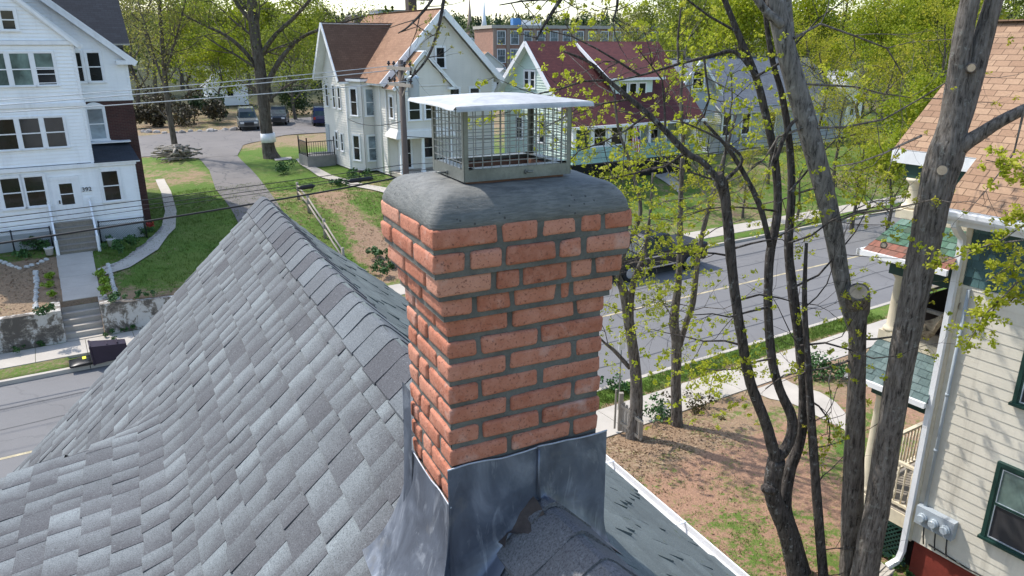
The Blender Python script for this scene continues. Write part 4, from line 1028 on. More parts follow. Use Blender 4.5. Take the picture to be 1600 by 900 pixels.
# ---------------------------------------------------------------- beige house across the driveway
bh = thing('beige_house', 'beige clapboard house with tan and brown shingle gables behind the chimney cap', 'house', W(20, 48, 2))
def f(mb):
    clap(mb, 'left', 17, [(47.6, 2.1), (52.2, 2.1), (52.2, 8), (49.9, 11.15), (47.6, 8)], .16, .042); clap(mb, 'front', 47.6, rectp(17, 18.4, 2.1, 7.9), .13)
    clap(mb, 'left', 18.3, rectp(44, 47.6, 2.1, 7.9), .16, .042); clap(mb, 'front', 44, [(18.3, 2.1), (26, 2.1), (26, 8), (22.2, 11.85), (18.3, 8)], .16, .042); clap(mb, 'right', 26, rectp(44, 56, 2.1, 8), .13)
    clap(mb, 'front', 42.5, [(18.35, 5.0), (22., 5.0), (22., 7.6), (20.2, 9.5), (18.35, 7.6)], .16, .042); clap(mb, 'left', 18.35, rectp(42.5, 44, 5.0, 7.6), .16, .042); clap(mb, 'right', 22, rectp(42.5, 44, 5., 7.6), .13)
    clap(mb, 'back', 56, [(18.3, 2.1), (26, 2.1), (26, 8), (22.2, 11.85), (18.3, 8)], .16, .042); clap(mb, 'left', 18.3, rectp(52.2, 56, 2.1, 7.9), .16, .042); clap(mb, 'back', 52.2, rectp(17, 18.3, 2.1, 8))
wallb(bh, 'wall', BEIGE, f)
def prism(pts, z0, z1):
    mb = MB(); lo = [W(s, n, z0) for s, n in pts]; hi = [W(s, n, z1) for s, n in pts]; k = len(pts)
    mb.mesh(lo+hi, [tuple(reversed(range(k))), tuple(range(k, 2*k))]+[(i, (i+1) % k, k+(i+1) % k, k+i) for i in range(k)]); return mb
bay = [(17.02, 47.65), (17.55, 46.2), (18.62, 46.2), (18.75, 47.0), (18.75, 47.65)]
mb = MB(); z = 2.1
fr = []
for a, b in zip(bay[:-1], bay[1:]):
    p, q = W(a[0], a[1], 0), W(b[0], b[1], 0); u = (q-p).normalized(); o = Vector((u.y, -u.x, 0)); F = (p, u, o); fr.append((F, (q-p).length)); clap(mb, F, 0, rectp(0, (q-p).length, 2.1, 7.82), .16, .042)
byw = mb.build('bay_wall', BEIGE, bh)
mb = prism([(16.85, 47.7), (17.4, 46.0), (18.8, 46.0), (18.95, 47.0), (18.95, 47.7)], 7.78, 7.92); mb.build('bay_cornice', TRIMW, bh)
mb = prism([(16.95, 47.7), (17.45, 46.1), (18.75, 46.1), (18.85, 47.0), (18.85, 47.7)], 7.92, 7.97); mb.build('bay_roof', RF_DARK, bh)
for z0, z1 in ((5.64, 7.33), (2.75, 4.36)):
    window(bh, fr[1][0], 0, .22, .80, z0, z1, glass=GLASSB); window(bh, fr[0][0], 0, .5, 1.1, z0, z1)
for a in ((51.0, 51.5, 5.95, 7.4), (49.6, 50.05, 5.95, 7.4), (48.55, 49., 5.95, 7.4), (49.65, 50.1, 3.2, 4.35), (48.6, 49.0, 3.15, 4.3)): window(bh, 'left', 17, *a, case=.07)
window(bh, 'front', 44, 21.8, 22.4, 8.6, 9.85); window(bh, 'front', 44, 22.7, 23.4, 5.9, 7.3); window(bh, 'front', 44, 24.2, 24.9, 5.9, 7.3)
for a in ((19.1, 19.85, 5.6, 6.8), (20.2, 20.95, 5.6, 6.8)): window(bh, 'front', 42.5, *a)
window(bh, 'left', 18.35, 43.0, 43.5, 5.7, 7.0)
gable_roof(bh, RF_BROWN2, 's', 16.45, 22.0, 49.85, 2.55, 7.72, 11.38, .1)
gable_roof(bh, RF_BROWN, 'n', 43.55, 56.3, 22.2, 4.45, 7.72, 12.16, .12)
mb = MB()
for s1, s2 in ((17.85, 22.2), (26.55, 22.2)): mb.bar(W(s1, 43.53, 7.66), W(s2, 43.53, 12.0), .08, .36)
for s1 in (17.9, 26.5): mb.bar(W(s1, 43.5, 7.66), W(s1, 56, 7.66), .14, .12)
for n1 in (47.35, 52.35): mb.bar(W(16.42, n1, 7.72), W(16.42, 49.85, 11.3), .06, .26)
mb.bar(W(16.5, 47.3, 7.68), W(18, 47.3, 7.68), .12, .12)
for s1, s2 in ((18.05, 20.2), (22.3, 20.2)): mb.bar(W(s1, 42.23, 7.42), W(s2, 42.23, 9.6), .06, .2)
mb.sbox(21.75, 22.3, 42.2, 42.5, 7.36, 7.5); mb.sbox(18.28, 22.06, 42.4, 42.5, 4.82, 5.0); mb.sbox(18.28, 18.40, 42.44, 44, 4.82, 5.0)
mb.sbox(26-.12, 26.03, 43.97, 44.1, 2.1, 7.9); mb.sbox(17-.03, 17.1, 47.57, 47.7, 2.1, 7.9); mb.build('trim', TRIMW, bh)
mb = MB(); slab(mb, [W(20.2, 42.2, 9.66), W(20.2, 45.8, 9.66), W(18.0, 44, 7.45), W(18.0, 42.2, 7.45)], .07); slab(mb, [W(22.35, 42.2, 7.45), W(22.35, 44, 7.45), W(20.2, 45.8, 9.66), W(20.2, 42.2, 9.66)], .07); mb.build('roof', [RF_BROWN, TRIMW], bh, uv=True)
def f(mb):   # flared skirt under the bump-out, porch ceiling, posts
    mb.face([W(18.05, 42.2, 4.55), W(18.05, 44, 4.55), W(18.34, 44, 5.1), W(18.34, 42.5, 5.1)]); mb.face([W(18.05, 42.2, 4.55), W(22.2, 42.2, 4.55), W(22., 42.5, 5.1), W(18.34, 42.5, 5.1)]); mb.sbox(18.1, 22.2, 42.2, 44, 4.5, 4.56)
wallb(bh, 'porch_skirt', BEIGE, f)
for s in (18.5, 19.95, 21.9):
    mb = MB(); mb.sbox(s-.09, s+.09, 42.4, 42.58, 2.35, 4.5); mb.sbox(s-.12, s+.12, 42.37, 42.61, 2.35, 2.5); mb.build('porch_post', TRIMW, bh)
mb = MB(); mb.sbox(18.3, 22.2, 42.2, 43.98, 2.1, 2.35); mb.build('porch_floor', CONC, bh)
mb = MB(); mb.sbox(18.35, 22.1, 42.3, 43.98, 1.6, 2.1); mb.sbox(17.1, 18.3, 46.3, 47.6, 1.5, 2.12); mb.sbox(18.32, 26, 44.02, 50, 1.5, 2.1); mb.sbox(17.03, 18.4, 47.62, 52, 1.5, 2.1); mb.build('foundation', BRICKD, bh)
w_ = window(bh, 'front', 44, 19.0, 19.8, 2.45, 4.3, glass=GLASS); window(bh, 'front', 44, 20.6, 21.4, 3.0, 4.3)
mb = MB(); pbox(mb, 'left', 17, 51.35, 52.1, 2.2, 4.7, .017, .06); mb.build('door', GREYP, bh)
mb = MB(); mb.sbox(22.55, 23.15, 49.4, 50.0, 11.0, 13.3); mb.sbox(22.5, 23.2, 49.35, 50.05, 13.1, 13.25); mb.build('chimney', BRICKD, bh)
for s, n in ((17.5, 47.5), (18.25, 44.9), (18.24, 43.92)):
    mb = MB(); mb.tube([W(s, n, 7.75), W(s, n+.02, 7.5), W(s, n, 2.2)], .05, 8); mb.build('downspout', TRIMW, bh)
# side landing with black iron railing
ld = thing('side_landing', 'concrete side landing with black iron railing beside the beige house', 'landing', W(15.6, 51.5, 1.9))
mb = MB(); mb.sbox(14.9, 16.9, 50.2, 52.2, 1.7, 2.75); mb.build('landing_slab', CONCD, ld)
mb = MB(); P4 = [(16.85, 50.25), (14.95, 50.25), (14.95, 52.15)]
for a, b in zip(P4[:-1], P4[1:]):
    mb.bar(W(*a, 3.72), W(*b, 3.72), .05); mb.bar(W(*a, 2.9), W(*b, 2.9), .04)
    k = 12
    for i in range(k+1):
        s, n = a[0]+(b[0]-a[0])*i/k, a[1]+(b[1]-a[1])*i/k; mb.bar(W(s, n, 2.74), W(s, n, 3.72 if i % 12 else 4.0), .025 if i % 12 else .07)
mb.build('railing', BLACKM, ld)
pl = [sn_of(at_z(x, y, 1.9)) for x, y in ((462, 252), (472, 262), (500, 280), (548, 294), (612, 306), (640, 312))]; pr = [sn_of(at_z(x, y, 1.9)) for x, y in ((478, 250), (490, 262), (520, 278), (560, 289), (616, 300), (645, 306))]
drape('garden_path', CONC, pl, pr, 24, 2, .06)
drape('garden_path', CONC, [sn_of(at_z(x, y, 1.95)) for x, y in ((428, 249), (455, 247))], [sn_of(at_z(x, y, 1.95)) for x, y in ((430, 253), (457, 251))], 4, 1, .05)
# ---------------------------------------------------------------- red roofed house
rh = thing('red_roof_house', 'pale green house with a big maroon shingle roof and a flag on its porch', 'house', W(32, 40, 1.9))
def f(mb):
    clap(mb, 'left', 27.1, [(36.6, 2), (44.3, 2), (44.3, 7.25), (41., 10.05), (36.6, 5.9)], .16, .042); clap(mb, 'back', 44.3, rectp(27.1, 37.3, 2, 7.2), .16, .042); clap(mb, 'right', 37.3, [(36.6, 2), (44.3, 2), (44.3, 7.25), (41., 10.05), (36.6, 5.9)], .16, .042)
    clap(mb, 'front', 38.3, rectp(27.1, 37.3, 2, 6), .16, .042); clap(mb, 'front', 37.75, rectp(31.3, 34.5, 6.6, 8.0), .11)
    for s, sd in ((31.3, 'left'), (34.5, 'right')): clap(mb, sd, s, [(37.75, 6.9), (37.75, 8.05), (39.9, 9.25), (39.9, 9.0)], .11)
wallb(rh, 'wall', MINT, f)
mb = MB(); slab(mb, [W(26.6, 35.95, 5.32), W(37.8, 35.95, 5.32), W(37.8, 41, 10.22), W(26.6, 41, 10.22)], .1); slab(mb, [W(37.8, 44.75, 6.9), W(26.6, 44.75, 6.9), W(26.6, 41, 10.22), W(37.8, 41, 10.22)], .1)
slab(mb, [W(30.5, 37.35, 7.98), W(35.2, 37.35, 7.98), W(35.2, 40.9, 10.15), W(30.5, 40.9, 10.15)], .1); mb.build('roof', [RF_RED, TRIMW], rh, uv=True)
mb = MB(); mb.bar(W(26.56, 35.9, 5.22), W(26.56, 41, 10.12), .06, .28); mb.bar(W(26.56, 44.8, 6.8), W(26.56, 41, 10.12), .06, .28); mb.bar(W(26.5, 35.9, 5.24), W(37.9, 35.9, 5.24), .1, .16); mb.bar(W(30.45, 37.3, 7.9), W(30.45, 40.9, 10.1), .07, .2); mb.bar(W(30.5, 37.3, 7.92), W(35.2, 37.3, 7.92), .07, .16); mb.build('trim', TRIMW, rh)
window(rh, 'left', 27.1, 40.55, 41.05, 7.35, 8.4); window(rh, 'left', 27.1, 41.25, 41.75, 7.35, 8.4); window(rh, 'left', 27.1, 39.3, 40.0, 4.0, 5.4); window(rh, 'left', 27.1, 42, 42.7, 4.0, 5.4)
for s in (31.7, 32.5, 33.3): window(rh, 'front', 37.75, s, s+.6, 6.95, 7.65, case=.06, rail=False)
def f(mb):
    clap(mb, 'front', 36.3, rectp(27.1, 37.3, 3.0, 3.95), .2); clap(mb, 'left', 27.1, rectp(36.3, 38, 3., 3.95), .2)
wallb(rh, 'porch_band', TEAL, f)
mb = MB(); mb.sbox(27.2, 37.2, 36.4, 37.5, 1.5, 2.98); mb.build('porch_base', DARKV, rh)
for i, s in enumerate((27.15, 28.5, 29.85, 31.2, 32.3, 33.2, 34.6, 36., 37.15)):
    mb = MB(); mb.sbox(s-.11, s+.11, 36.28, 36.5, 3.95, 5.3); mb.build('porch_post', TRIMW, rh)
for s in (28.61, 29.96, 31.31): window(rh, 'front', 36.45, s+.1, s+1.03, 4.0, 5.1, case=.07)
window(rh, 'front', 38.3, 32.5, 33.1, 3.3, 5.2, rail=False); window(rh, 'front', 38.3, 34.9, 35.7, 3.9, 5.1)
fs_, fz_ = on_n(988, 208, 36.1)
flg = thing('flag', 'red white and blue striped flag hanging from the porch post of the maroon roofed house', 'flag', W(fs_, 36.1, fz_))
mb = MB(); mb.tube([W(fs_+.1, 36.3, fz_-.2), W(fs_-.1, 35.6, fz_+.55)], .018, 6); mb.build('flagpole', TRIMW, flg)
FR = M('flag_red', (.45, .03, .04), .8, .1); FW = M('flag_white', (.75, .74, .72), .8, .05); FB = M('flag_blue', (.03, .05, .22), .8, .1); mb = MB()
def fl(u, v): return W(fs_-.28+.62*u+.05*math.sin(v*4), 35.75+.09*math.sin(u*8+v*3), fz_+.42-1.45*v-.12*u+.05*math.sin(u*5))
k0 = len(mb.f)
mb.grid(fl, 13, 16)
for i in range(k0, len(mb.f)):
    cx = (i-k0) % 13; cy = (i-k0)//13; mb.mi[i] = 2 if (cy < 7 and cx > 6) else (cx % 2)
mb.build('cloth', [FR, FW, FB], flg)
# ---------------------------------------------------------------- grey house beyond, white house bits, mill and town
gh = thing('grey_house', 'grey clapboard house with slate grey roof half hidden by trees right of the maroon roof', 'house', W(48, 46, 2))
gs, gz = on_n(1062, 90, 46); ge, _ = on_n(1255, 97, 46)
def f(mb):
    clap(mb, 'front', 41, rectp(gs, ge, 1.8, 5.4), .16, .042); clap(mb, 'left', gs, [(41, 1.8), (51, 1.8), (51, 5.2), (46, gz-.1), (41, 5.2)], .16, .042); clap(mb, 'right', ge, [(41, 1.8), (51, 1.8), (51, 5.2), (46, gz-.1), (41, 5.2)], .16, .042); clap(mb, 'back', 51, rectp(gs, ge, 1.8, 5.4), .13)
    a, z = on_n(1090, 100, 40.6); mb_z = 5.2; clap(mb, 'front', 40.6, [(a-2.2, 4.6), (a+2.2, 4.6), (a+2.2, 6.7), (a, 8.9), (a-2.2, 6.7)], .16, .042)
wallb(gh, 'wall', GREYC, f)
gable_roof(gh, RF_GREY, 's', gs-.4, ge+.4, 46, 5.5, 4.95, gz, .1); a, z = on_n(1090, 100, 40.6); gable_roof(gh, RF_GREY, 'n', 40.2, 45.5, a, 2.6, 6.4, 9.0, .1)
s0, z1 = on_n(1083, 107, 40.6); s1, z0 = on_n(1098, 138, 40.6); window(gh, 'front', 40.6, s0, s1, z0, z1, case=.12)
for x in (1130, 1160, 1200): s0, z1 = on_n(x, 178, 41); window(gh, 'front', 41, s0, s0+.9, 3.2, 4.8, case=.12)
mb = MB()
for s in (a-2.3, a+2.3): mb.bar(W(s, 40.18, 6.6), W(a, 40.18, 8.95), .06, .22)
mb.build('trim', TRIMW, gh)
def small_house(name, label, px, depth, z0, wd, dp, he, hr, wm, rm, ang=0, nwin=2, cat='house', seed=0):
    c = ground_px(px, depth, z0); t = thing(name, label, cat, c); u = Matrix.Rotation(R(ang), 3, 'Z') @ EV; v = Matrix.Rotation(R(ang), 3, 'Z') @ NV
    Fr = (c-u*wd/2, u, -v); Lf = (c+v*dp-u*wd/2, -v, -u); mb = MB()
    clap(mb, Fr, 0, [(0, 0), (wd, 0), (wd, he), (wd/2, hr), (0, he)], .18); clap(mb, Lf, 0, rectp(0, dp, 0, he), .18); clap(mb, (c+u*wd/2, v, u), 0, rectp(0, dp, 0, he), .18); mb.v and None
    mb.build('wall', wm, t); mb = MB(); k = .35; g = (hr-he)/(wd/2)
    a0, a1 = c-v*.4, c+v*(dp+.3)
    for sg in (-1, 1):
        e0, e1 = a0+u*sg*(wd/2+k)+ZV*(he-g*k), a1+u*sg*(wd/2+k)+ZV*(he-g*k); slab(mb, [e0, e1, a1+ZV*(hr+.03), a0+ZV*(hr+.03)] if sg > 0 else [e1, e0, a0+ZV*(hr+.03), a1+ZV*(hr+.03)], .12)
    mb.build('roof', [rm, TRIMW], t, uv=True)
    for i in range(nwin):
        x = wd*(i+1)/(nwin+1); window(t, Fr, 0, x-.4, x+.4, 1.2, 2.6)
        if he > 4.5: window(t, Fr, 0, x-.4, x+.4, 3.9, 5.2)
        window(t, Lf, 0, dp*(i+.7)/(nwin+.5)-.4, dp*(i+.7)/(nwin+.5)+.4, 1.2, 2.6)
    return t
PALER = roofmat('pale_grey_roof', (.50, .51, .52), (.44, .45, .46))
small_house('white_house', 'small white house with pale roof seen through the right hand trees', 1318, 74, 2.0, 7, 8, 3.2, 5.6, WHITE, PALER, 10)
small_house('garage', 'white garage with grey roof between the left hand trees beyond the parked cars', 362, 100, 2.2, 4.6, 6, 2.6, 4.6, WHITE, PALER, 0, 1, 'garage')
small_house('distant_house', 'distant pale grey gabled house left of the brick mill', 738, 230, 3.5, 9, 10, 5.2, 8.6, WHITE, RF_GREY, 20)
small_house('distant_house', 'distant pale green house nearest the brick mill corner', 752, 195, 3, 8, 10, 3.6, 7.0, MINT, RF_GREY, 30)
small_house('distant_house', 'distant tan house with brown roof below the green distant house', 762, 165, 2.5, 7, 9, 3.4, 6.0, BEIGE, RF_BROWN, -20)
small_house('distant_house', 'small white distant house beside the beige gable rake', 785, 120, 2.0, 6, 8, 2.6, 4.4, WHITE, PALER, 15)
# mill
mc = at_depth(770, 39, 168); mt = thing('brick_mill', 'long red brick mill building with tall windows far behind the maroon roof', 'mill', Vector((mc.x, mc.y, 3)))
u = (Matrix.Rotation(R(-14), 3, 'Z') @ EV); v = Vector((-u.y, u.x, 0)); Fm = (Vector((mc.x, mc.y, 0)), u, -v); ML = 46; zt = mc.z; mb = MB()
brickwall(mb, Fm, 0, 0, ML, 2, zt-.6); brickwall(mb, (Vector((mc.x, mc.y, 0))+v*16, -v, -u), 0, 0, 16, 2, zt-.6); brickwall(mb, (Vector((mc.x, mc.y, 0))+u*ML, v, u), 0, 0, 16, 2, zt-.6)
for i in range(15): pbox(mb, Fm, 0, i*3.25, i*3.25+.75, 2, zt-.7, .0, .22)
mb.build('brick_wall', BRICKM, mt, uv=True)
mb = MB(); pbox(mb, Fm, 0, -.4, ML+.4, zt-.7, zt, -16, .45); mb.build('parapet', CONC, mt)
MG = glassmat('mill_window_glass', (.12, .14, .15), .2)
for r_ in range(3):
    for i in range(14): window(mt, Fm, 0, i*3.25+1.05, i*3.25+2.95, zt-4.2-r_*4.0, zt-1.3-r_*4.0, glass=MG, case=.12, out=.1, muntin=2)
BLUEP = M('blue_panel', (.05, .18, .42), .5, .1)
mb = MB(); p = Vector((mc.x, mc.y, zt))+u*5+v*5; mb.box(p+u*1.5, u*2.0, v*2, ZV*1.7); o = mb.build('roof_unit', BLUEP, mt); mb = MB(); mb.box(p+u*3.6, u*5, v*3, ZV*1.3); mb.build('roof_unit', TRIMW, mt)
for px, lab in ((735, 'brown pointed church spire on the distant skyline'), (757, 'white pointed church spire on the distant skyline')):
    g = ground_px(px, 330, 5); t = thing('church_spire', lab, 'spire', g); mb = MB(); mb.box(g-EV*1.6-NV*1.6, EV*3.2, NV*3.2, ZV*10); mb.build('tower', BRICKM if px == 735 else TRIMW, t); mb = MB(); mb.lathe(g+ZV*10, [(1.7, 0), (.9, 5), (.1, 15)], 8); mb.build('spire', BRICKM if px == 735 else TRIMW, t)
for px, wd, h, lab, mt_ in ((590, 26, 19, 'long distant brick institutional building above the brown roof', BRICKM), (615, 16, 22, 'pale blue grey distant block above the brown roof', GREYC)):
    g = ground_px(px, 420, 6); t = thing('distant_block', lab, 'building', g); mb = MB(); mb.box(g-EV*wd/2, EV*wd, NV*14, ZV*h); mb.build('wall', mt_, t); mb = MB(); mb.box(g-EV*(wd/2+.4)-NV*.4+ZV*h, EV*(wd+.8), NV*14.8, ZV*.8); mb.build('parapet', CONC, t)
    mb = MB()
    for r_ in range(4): mb.box(g-EV*(wd/2-1)-NV*.15+ZV*(h-3-r_*4), EV*(wd-2), NV*.3, ZV*1.7)
    mb.build('window_band', GLASS, t)
# ---------------------------------------------------------------- cream house with the three level porch, right
ch = thing('cream_house', 'cream clapboard house with tan shingle roof, dark green window frames and stacked porches', 'house', W(15.6, 0, .4))
def f(mb): clap(mb, 'left', 12.6, rectp(-6, 6.0, 1.14, 6.2), .185, .011); clap(mb, 'back', 6.0, rectp(12.6, 18.6, 1.14, 6.9), .185); clap(mb, 'front', -6, [(12.6, 1.1), (18.6, 1.1), (18.6, 7.4), (15.6, 10.2), (12.6, 7.4)], .185); clap(mb, 'right', 18.6, rectp(-6, 6, 1.1, 7.4), .185)
wallb(ch, 'wall', CREAM, f)
def f(mb):
    rr_ = random.Random(3); z = 6.2
    while z < 7.42:
        n = -6
        while n < 6:
            w_ = rr_.uniform(.11, .2); e = min(n+w_, 6.0); up = rr_.uniform(.012, .024); mb.face([W(12.6-up, n, z), W(12.6-up, e-.004, z), W(12.6-.003, e-.004, z+.15), W(12.6-.003, n, z+.15)], None, rr_.random()); n = e
        z += .15
wallb(ch, 'shingle_siding', TEALSH, f)
mb = MB(); mb.sbox(12.66, 18.5, -5.9, 5.9, .1, 1.16); mb.build('foundation', BRICKF, ch)
mb = MB(); p = lambda s, n: W(s, n, 7.50+.85*(s-12.15))
slab(mb, [p(12.15, -6.5), p(13.0, -6.5), p(13., 6.3), p(12.15, 6.3)][::1], .1); slab(mb, [p(13.0, -6.5), p(15.6, -6.5), p(15.6, 7.75), p(13., 7.75)], .1)
q = lambda s, n: W(s, n, 7.50+.85*(19.05-s)); slab(mb, [q(15.6, -6.5), q(19.05, -6.5), q(19.05, 7.75), q(15.6, 7.75)], .1); mb.bar(W(15.6, -6.5, 10.43), W(15.6, 7.8, 10.43), .3, .03)
# slab's uv follows its first edge; rebuild uv so that courses run along the eave
for i, fc in enumerate(mb.f):
    mb.uv[i] = [((mb.v[j].x*NV.x+mb.v[j].y*NV.y), (mb.v[j].z-7.5)/.648) for j in fc]
cr = mb.build('roof', [RF_TAN, TRIMW], ch, uv=True)
mb = MB(); pr = [(0, 0), (-.13, .0), (-.15, .05), (-.15, .115), (-.135, .115), (-.13, .06), (-.11, .015), (-.01, .015), (-.01, .115), (0, .115)]
L = [W(12.16+a, -6.5, 7.36+b) for a, b in pr]; H_ = [W(12.16+a, 6.32, 7.36+b) for a, b in pr]
for i in range(len(pr)): mb.face([L[i], L[(i+1) % len(pr)], H_[(i+1) % len(pr)], H_[i]])
mb.face(L); mb.face(H_); mb.sbox(12.165, 12.19, -6.5, 6.3, 7.25, 7.475); mb.build('gutter', TRIMW, ch)
mb = MB(); mb.sbox(12.19, 12.6, -6.4, 6.2, 7.24, 7.27); mb.sbox(12.97, 13.0, 6.3, 7.75, 7.98, 8.2); mb.build('fascia', TRIMW, ch)
mb = MB()
pth = [W(12.14, 6.02, 7.37), W(12.16, 6.02, 7.25), W(12.3, 6.03, 7.12), W(12.5, 6.04, 7.0), W(12.53, 6.04, 6.8), W(12.53, 6.03, 3.5), W(12.53, 6.02, .85), W(12.5, 6.05, .62), W(12.3, 6.12, .52)]
for a, b in zip(pth[:-1], pth[1:]): mb.bar(a, b+(b-a).normalized()*.012, .105, .09, up=NV)
mb.build('downspout', TRIMW, ch)
mb = MB(); mb.sbox(12.57, 12.66, 5.93, 6.03, 1.1, 7.2); mb.build('corner_board', CREAMT, ch)
mb = MB(); mb.tube([W(12.55, 5.80, 6.15), W(12.55, 5.80, 4), W(12.55, 5.79, 1.98)], .03, 8)
for z in (5.3, 4.2, 3.1): mb.tube([W(12.55, 5.8, z), W(12.55, 5.8, z+.05)], .038, 8)
mb.build('conduit', GREYP, ch)
mb = MB(); mb.sbox(12.44, 12.58, 5.2, 5.88, 1.62, 1.98); mp = mb.build('meter_panel', GREYP, ch)
MGL = M('meter_glass', (.42, .47, .50), .12, .15, 20)
for n in (5.74, 5.53, 5.32):
    mb = MB(); x = W(12.44, n, 1.80); mb.tube([x, x-EV*.05], .088, 16); mb.tube([x-EV*.05, x-EV*.10], [.075, .065], 16); mb.build('meter', MGL, mp)
mb = MB()
for n in (5.74, 5.53, 5.32): mb.tube([W(12.55, n, 1.62), W(12.56, n-.02, 1.35), W(12.56, n-.05, 1.2)], .012, 6)
mb.tube([W(12.56, 5.6, 1.25), W(12.56, 4.9, 1.2), W(12.56, 4.4, 1.22), W(12.56, 3, 1.18)], .014, 6); mb.build('wiring', BLACKM, ch)
for a in ((3.85, 4.74, 1.98, 3.36), (3.85, 4.74, 4.52, 6.0), (.8, 1.7, 1.98, 3.36), (.8, 1.7, 4.52, 6.0)):
    w_ = window(ch, 'left', 12.6, *a, trim=DGREEN, glass=SCREEN, case=.065, out=.085); mb = MB()
    u0, u1, z0, z1 = a; k = .05
    for c_, d_, e_, g_ in ((u0, u1, z1-k, z1), (u0, u1, z0, z0+k), (u0, u0+k, z0+k, z1-k), (u1-k, u1, z0+k, z1-k), (u0+k, u1-k, (z0+z1)/2-.03, (z0+z1)/2+.03)): pbox(mb, 'left', 12.6, c_, d_, e_, g_, .051, .072)
    mb.build('storm_sash', GREYP, w_); mb = MB(); pbox(mb, 'left', 12.6, u0+k, u1-k, (z0+z1)/2+.03, z1-k, .0515, .056); mb.build('upper_pane', GLASSG, w_)
# porch stack on the street side
mb = MB(); mb.sbox(12.75, 18.5, 6.02, 7.3, 1.3, 1.45); mb.build('porch_floor', WOODG, ch); mb = MB(); mb.sbox(12.8, 18.4, 6.02, 7.25, 4.62, 4.72); mb.build('porch_floor', WOODG, ch)
mb = MB(); mb.sbox(12.76, 18.5, 6.02, 7.33, 4.72, 4.9); mb.build('porch_trim', CREAMT, ch); mb = MB(); mb.sbox(12.88, 18.5, 6.02, 7.45, 7.02, 7.18); mb.build('porch_trim', CREAMT, ch); mb = MB(); mb.sbox(12.74, 18.5, 7.3, 7.34, 1.18, 1.45); mb.sbox(12.72, 12.76, 6.1, 7.3, 1.18, 1.45); mb.build('porch_trim', CREAMT, ch)
mb = MB(); mb.sbox(13.04, 18.4, 6.05, 7.5, 7.72, 7.99); mb.sbox(12.72, 18.4, 6.05, 7.3, 6.02, 6.36); mb.sbox(12.72, 18.4, 6.1, 7.25, 3.62, 3.9); mb.build('porch_beam', DGREEN, ch)
GRSH = []
def tilemat(name, stops):
    m, t, b = newmat(name); co = objco(t); n1 = noise_tex(t, 18, 4, .7, co); col = mix(t, 1, ramp(t, tone_attr(t), stops), ramp(t, n1.outputs[0], [(.3, .6), (.7, 1.)]), 'MULTIPLY'); t.links.new(col, b.inputs['Base Color']); b.inputs['Roughness'].default_value = .85; bump(t, b, n1.outputs[0], .4, .006); return m
MOSS = tilemat('mossy_green_red_shingle', [(0, (.30, .115, .075)), (.2, (.24, .12, .085)), (.26, (.07, .09, .07)), (.5, (.055, .13, .07)), (.75, (.10, .21, .15)), (1, (.17, .27, .22))])
SLATE = tilemat('blue_green_slate_shingle', [(0, (.10, .15, .145)), (.5, (.15, .215, .205)), (1, (.21, .27, .26))])
def skirt(name, mat, e0, e1, t0, t1, rows, tw, tonefn):
    """tiled slope between an eave edge and a top edge"""
    rr_ = random.Random(len(name)); mb = MB(); e0, e1, t0, t1 = map(Vector, (e0, e1, t0, t1)); nr = (e1-e0).cross(t0-e0).normalized()
    if nr.z < 0: nr = -nr
    for r_ in range(rows):
        f0, f1 = r_/rows, (r_+1.12)/rows; f1 = min(f1, 1); A0, A1 = e0.lerp(t0, f0), e1.lerp(t1, f0); B0, B1 = e0.lerp(t0, f1), e1.lerp(t1, f1); x = 0 if r_ % 2 else -tw/2/(e1-e0).length; st = tw/(e1-e0).length
        while x < 1:
            a, b = max(0, x), min(1, x+st-.004); up = rr_.uniform(.010, .02)
            if b > a+.01: mb.face([A0.lerp(A1, a)+nr*up, A0.lerp(A1, b)+nr*up, B0.lerp(B1, b)+nr*.002, B0.lerp(B1, a)+nr*.002], None, cl(tonefn(f0, rr_))); mb.face([A0.lerp(A1, a)-nr*.004, A0.lerp(A1, b)-nr*.004, A0.lerp(A1, b)+nr*up, A0.lerp(A1, a)+nr*up], None, .3)
            x += st
    mb.face([e0-nr*.01, e1-nr*.01, t1-nr*.01, t0-nr*.01], None, .3); mb.face([e0-nr*.05, e1-nr*.05, t1-nr*.05, t0-nr*.05], None, .3); return mb.build(name, mat, ch)
tm = lambda f, r_: (r_.uniform(0, .24) if f < .28 else r_.uniform(.3, 1)); ts = lambda f, r_: r_.uniform(.1, .9)
skirt('skirt_roof', MOSS, W(12.30, 6.05, 6.44), W(12.30, 7.62, 6.44), W(12.86, 6.05, 7.02), W(12.86, 7.3, 7.02), 6, .15, tm); skirt('skirt_roof', MOSS, W(12.30, 7.62, 6.44), W(18.6, 7.62, 6.44), W(12.86, 7.3, 7.02), W(18.4, 7.3, 7.02), 6, .15, tm)
skirt('skirt_roof', SLATE, W(12.42, 6.05, 3.98), W(12.42, 7.55, 3.98), W(12.78, 6.05, 4.72), W(12.78, 7.3, 4.72), 6, .19, ts); skirt('skirt_roof', SLATE, W(12.42, 7.55, 3.98), W(18.6, 7.55, 3.98), W(12.78, 7.3, 4.72), W(18.4, 7.3, 4.72), 6, .19, ts)
mb = MB(); mb.sbox(12.24, 12.3, 6.05, 7.68, 6.36, 6.46); mb.sbox(12.24, 18.6, 7.62, 7.69, 6.36, 6.46); mb.sbox(12.35, 12.42, 6.05, 7.62, 3.89, 3.99); mb.sbox(12.35, 18.6, 7.55, 7.62, 3.89, 3.99); mb.build('skirt_gutter', TRIMW, ch)
def column(s, n, z0, z1, r=.1):
    mb = MB(); o = W(s, n, z0); h = z1-z0; mb.lathe(o, [(r*1.45, 0), (r*1.45, .05), (r*1.2, .08), (r*1.02, .12), (r, h*.4), (r*.84, h-.12), (r*1.15, h-.07), (r*1.35, h-.04), (r*1.35, h)], 16); mb.build('porch_column', CREAMT, ch)
for s in (13.15, 13.75, 16., 18.2): column(s, 7.3, 7.18, 7.73, .135)
